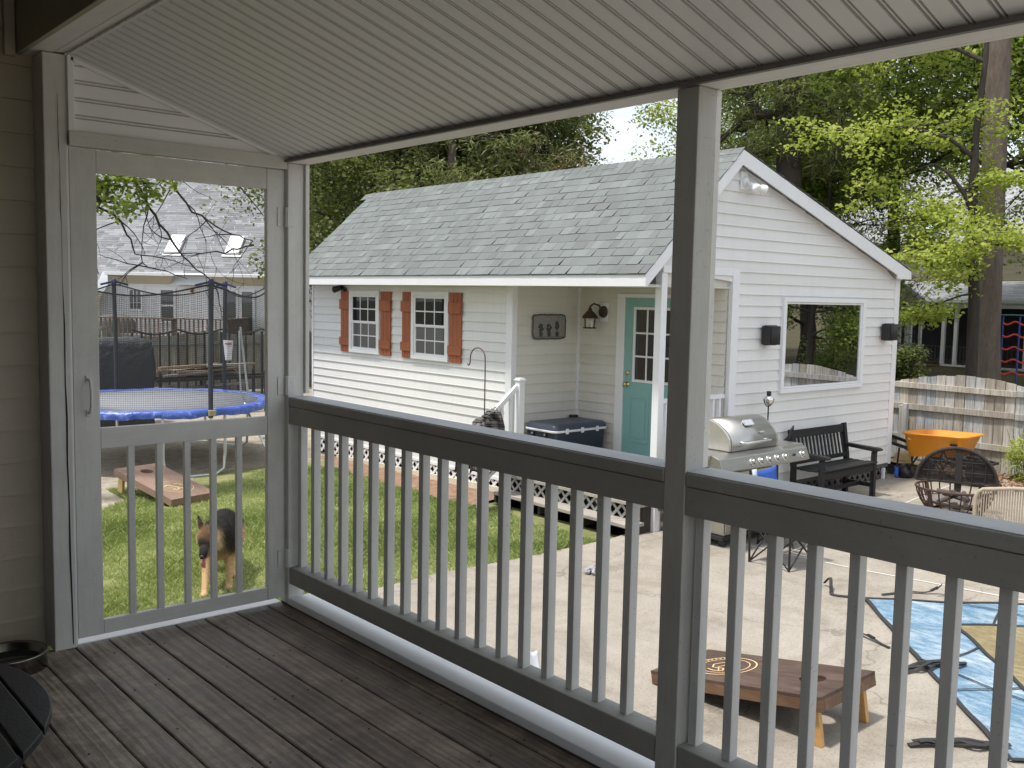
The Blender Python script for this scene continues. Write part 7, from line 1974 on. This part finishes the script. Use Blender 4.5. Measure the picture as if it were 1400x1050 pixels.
tag(ll, 'dry brown leaf litter along the foot of the right board fence', 'leaf litter', kind='stuff')

# maple whose branches hang into the door opening
dm = thing('maple_tree', 'maple whose leafy branch and bare twigs hang into the top of the screen door view', 'tree', (0,0,0))
mb = MB(); mb.tube([(2.0,12.6,-1.1),(2.05,12.6,1.2),(2.2,12.55,3.2),(2.5,12.5,5.2),(2.6,12.4,7)], [.2,.17,.14,.1,.03], 12); mb.build('trunk', bark_grey, dm)
lb = MB(); tips = []; lb_t = []
for pts in ([(2.2,12.55,3.1),(2.8,12.3,3.15),(3.3,12.15,3.05),(3.8,12.0,2.9),(4.2,11.9,2.78),(4.55,11.9,2.75)], [(2.2,12.55,2.9),(2.9,12.2,2.8),(3.5,12.0,2.65),(3.95,11.95,2.5)], [(2.3,12.5,3.7),(3.0,12.3,3.7),(3.6,12.1,3.4),(4.2,12.0,3.05)]):
    lb.tube(pts, [.045-.006*k for k in range(len(pts))], 8)
    for k in range(9):
        i = rng.randrange(len(pts)//2, len(pts)); a = rng.uniform(0,2*PI); grow(lb, pts[i], (math.cos(a),math.sin(a)*.7,rng.uniform(-.3,.3)), rng.uniform(.2,.42), .008, 1, tips, .3, -.02, 4, 3)
# bare drooping branches
def twig(pts, r0, n_sub, seed):
    rg = random.Random(seed); Q = [Vector(p) for p in pts]; S_ = []
    for i in range(len(Q)-1):
        for k in range(4):
            S_.append(Q[i].lerp(Q[i+1], k/4) + Vector((rg.gauss(0,.012),rg.gauss(0,.012),rg.gauss(0,.012))))
    S_.append(Q[-1]); lb.tube(S_, [r0*(1-.8*k/(len(S_)-1))+.0015 for k in range(len(S_))], 5)
    for k in range(n_sub):
        i = rg.randrange(2, len(S_)); d = Vector((rg.gauss(0,.8),rg.gauss(0,.3),-.5+rg.gauss(0,.5)))
        grow(lb, S_[i], d, rg.uniform(.25,.7), r0*.35, 1, lb_t, .4, -.06, 5, 2, rg, 4)
twig([(2.4,12.5,4.4),(3.4,12.4,4.0),(4.1,12.3,3.3),(4.5,12.2,2.6),(4.75,12.15,2.2),(4.95,12.1,1.9),(5.3,12.1,1.62)], .030, 10, 1)
twig([(2.5,12.5,5.0),(3.6,12.4,4.5),(4.4,12.3,3.6),(4.8,12.2,2.9),(5.1,12.15,2.5),(5.5,12.1,2.25),(5.9,12.1,2.15)], .026, 10, 2)
twig([(2.4,12.5,4.0),(3.3,12.4,3.3),(3.8,12.3,2.6),(4.2,12.2,2.3),(4.35,12.15,2.0),(4.5,12.1,1.75)], .024, 8, 3)
twig([(2.6,12.5,5.6),(4.0,12.5,5.0),(5.2,12.4,3.9),(5.7,12.3,3.0),(6.1,12.2,2.5)], .026, 9, 4)
twig([(2.2,12.5,3.4),(3.2,12.4,2.6),(3.75,12.3,2.0),(3.95,12.25,1.65)], .018, 6, 5)
twig([(5.9,12.1,2.1),(5.5,12.1,1.98),(5.1,12.1,1.95),(4.6,12.1,1.9)], .012, 7, 6)
lb.build('branches', bark_dark, dm); T2 = [tuple(p) for p, d in tips]
leaves('leaf_spray', T2, [(.14,.14,.08)]*len(T2), 9, .075, M['leaf_mid'], dm, droop=.2)
# yard behind the viewer's right, only seen mirrored in the picture window
gM = 'trees of the yard mirrored in the picture window'
recrown(t6, (23.0,-1.2,-1), .3, .8, 'green tree mirrored in the picture window', gM)
recrown(t6, (27.5,-4.0,-1), 1.7, 1.15, 'spreading green tree filling the upper part of the mirrored yard', gM)
recrown(t4, (31,-6.5,-1), 3.3, .95, 'dark tree behind the spreading tree of the mirrored yard', gM)
recrown(t4, (34.5,-4.5,-1), 5.3, .9, 'dark tree at the right side of the mirrored yard', gM)
recrown(t1, (33,-9,-1), 1.9, .9, 'green tree at the back of the mirrored yard', gM)
recrown(t4, (27,-12,-1), 2.9, 1.0, 'dark tree at the back of the mirrored yard', gM)
recrown(t4, (40,-4,-1), 4.9, 1.1, 'dark tree at the far side of the mirrored yard', gM)
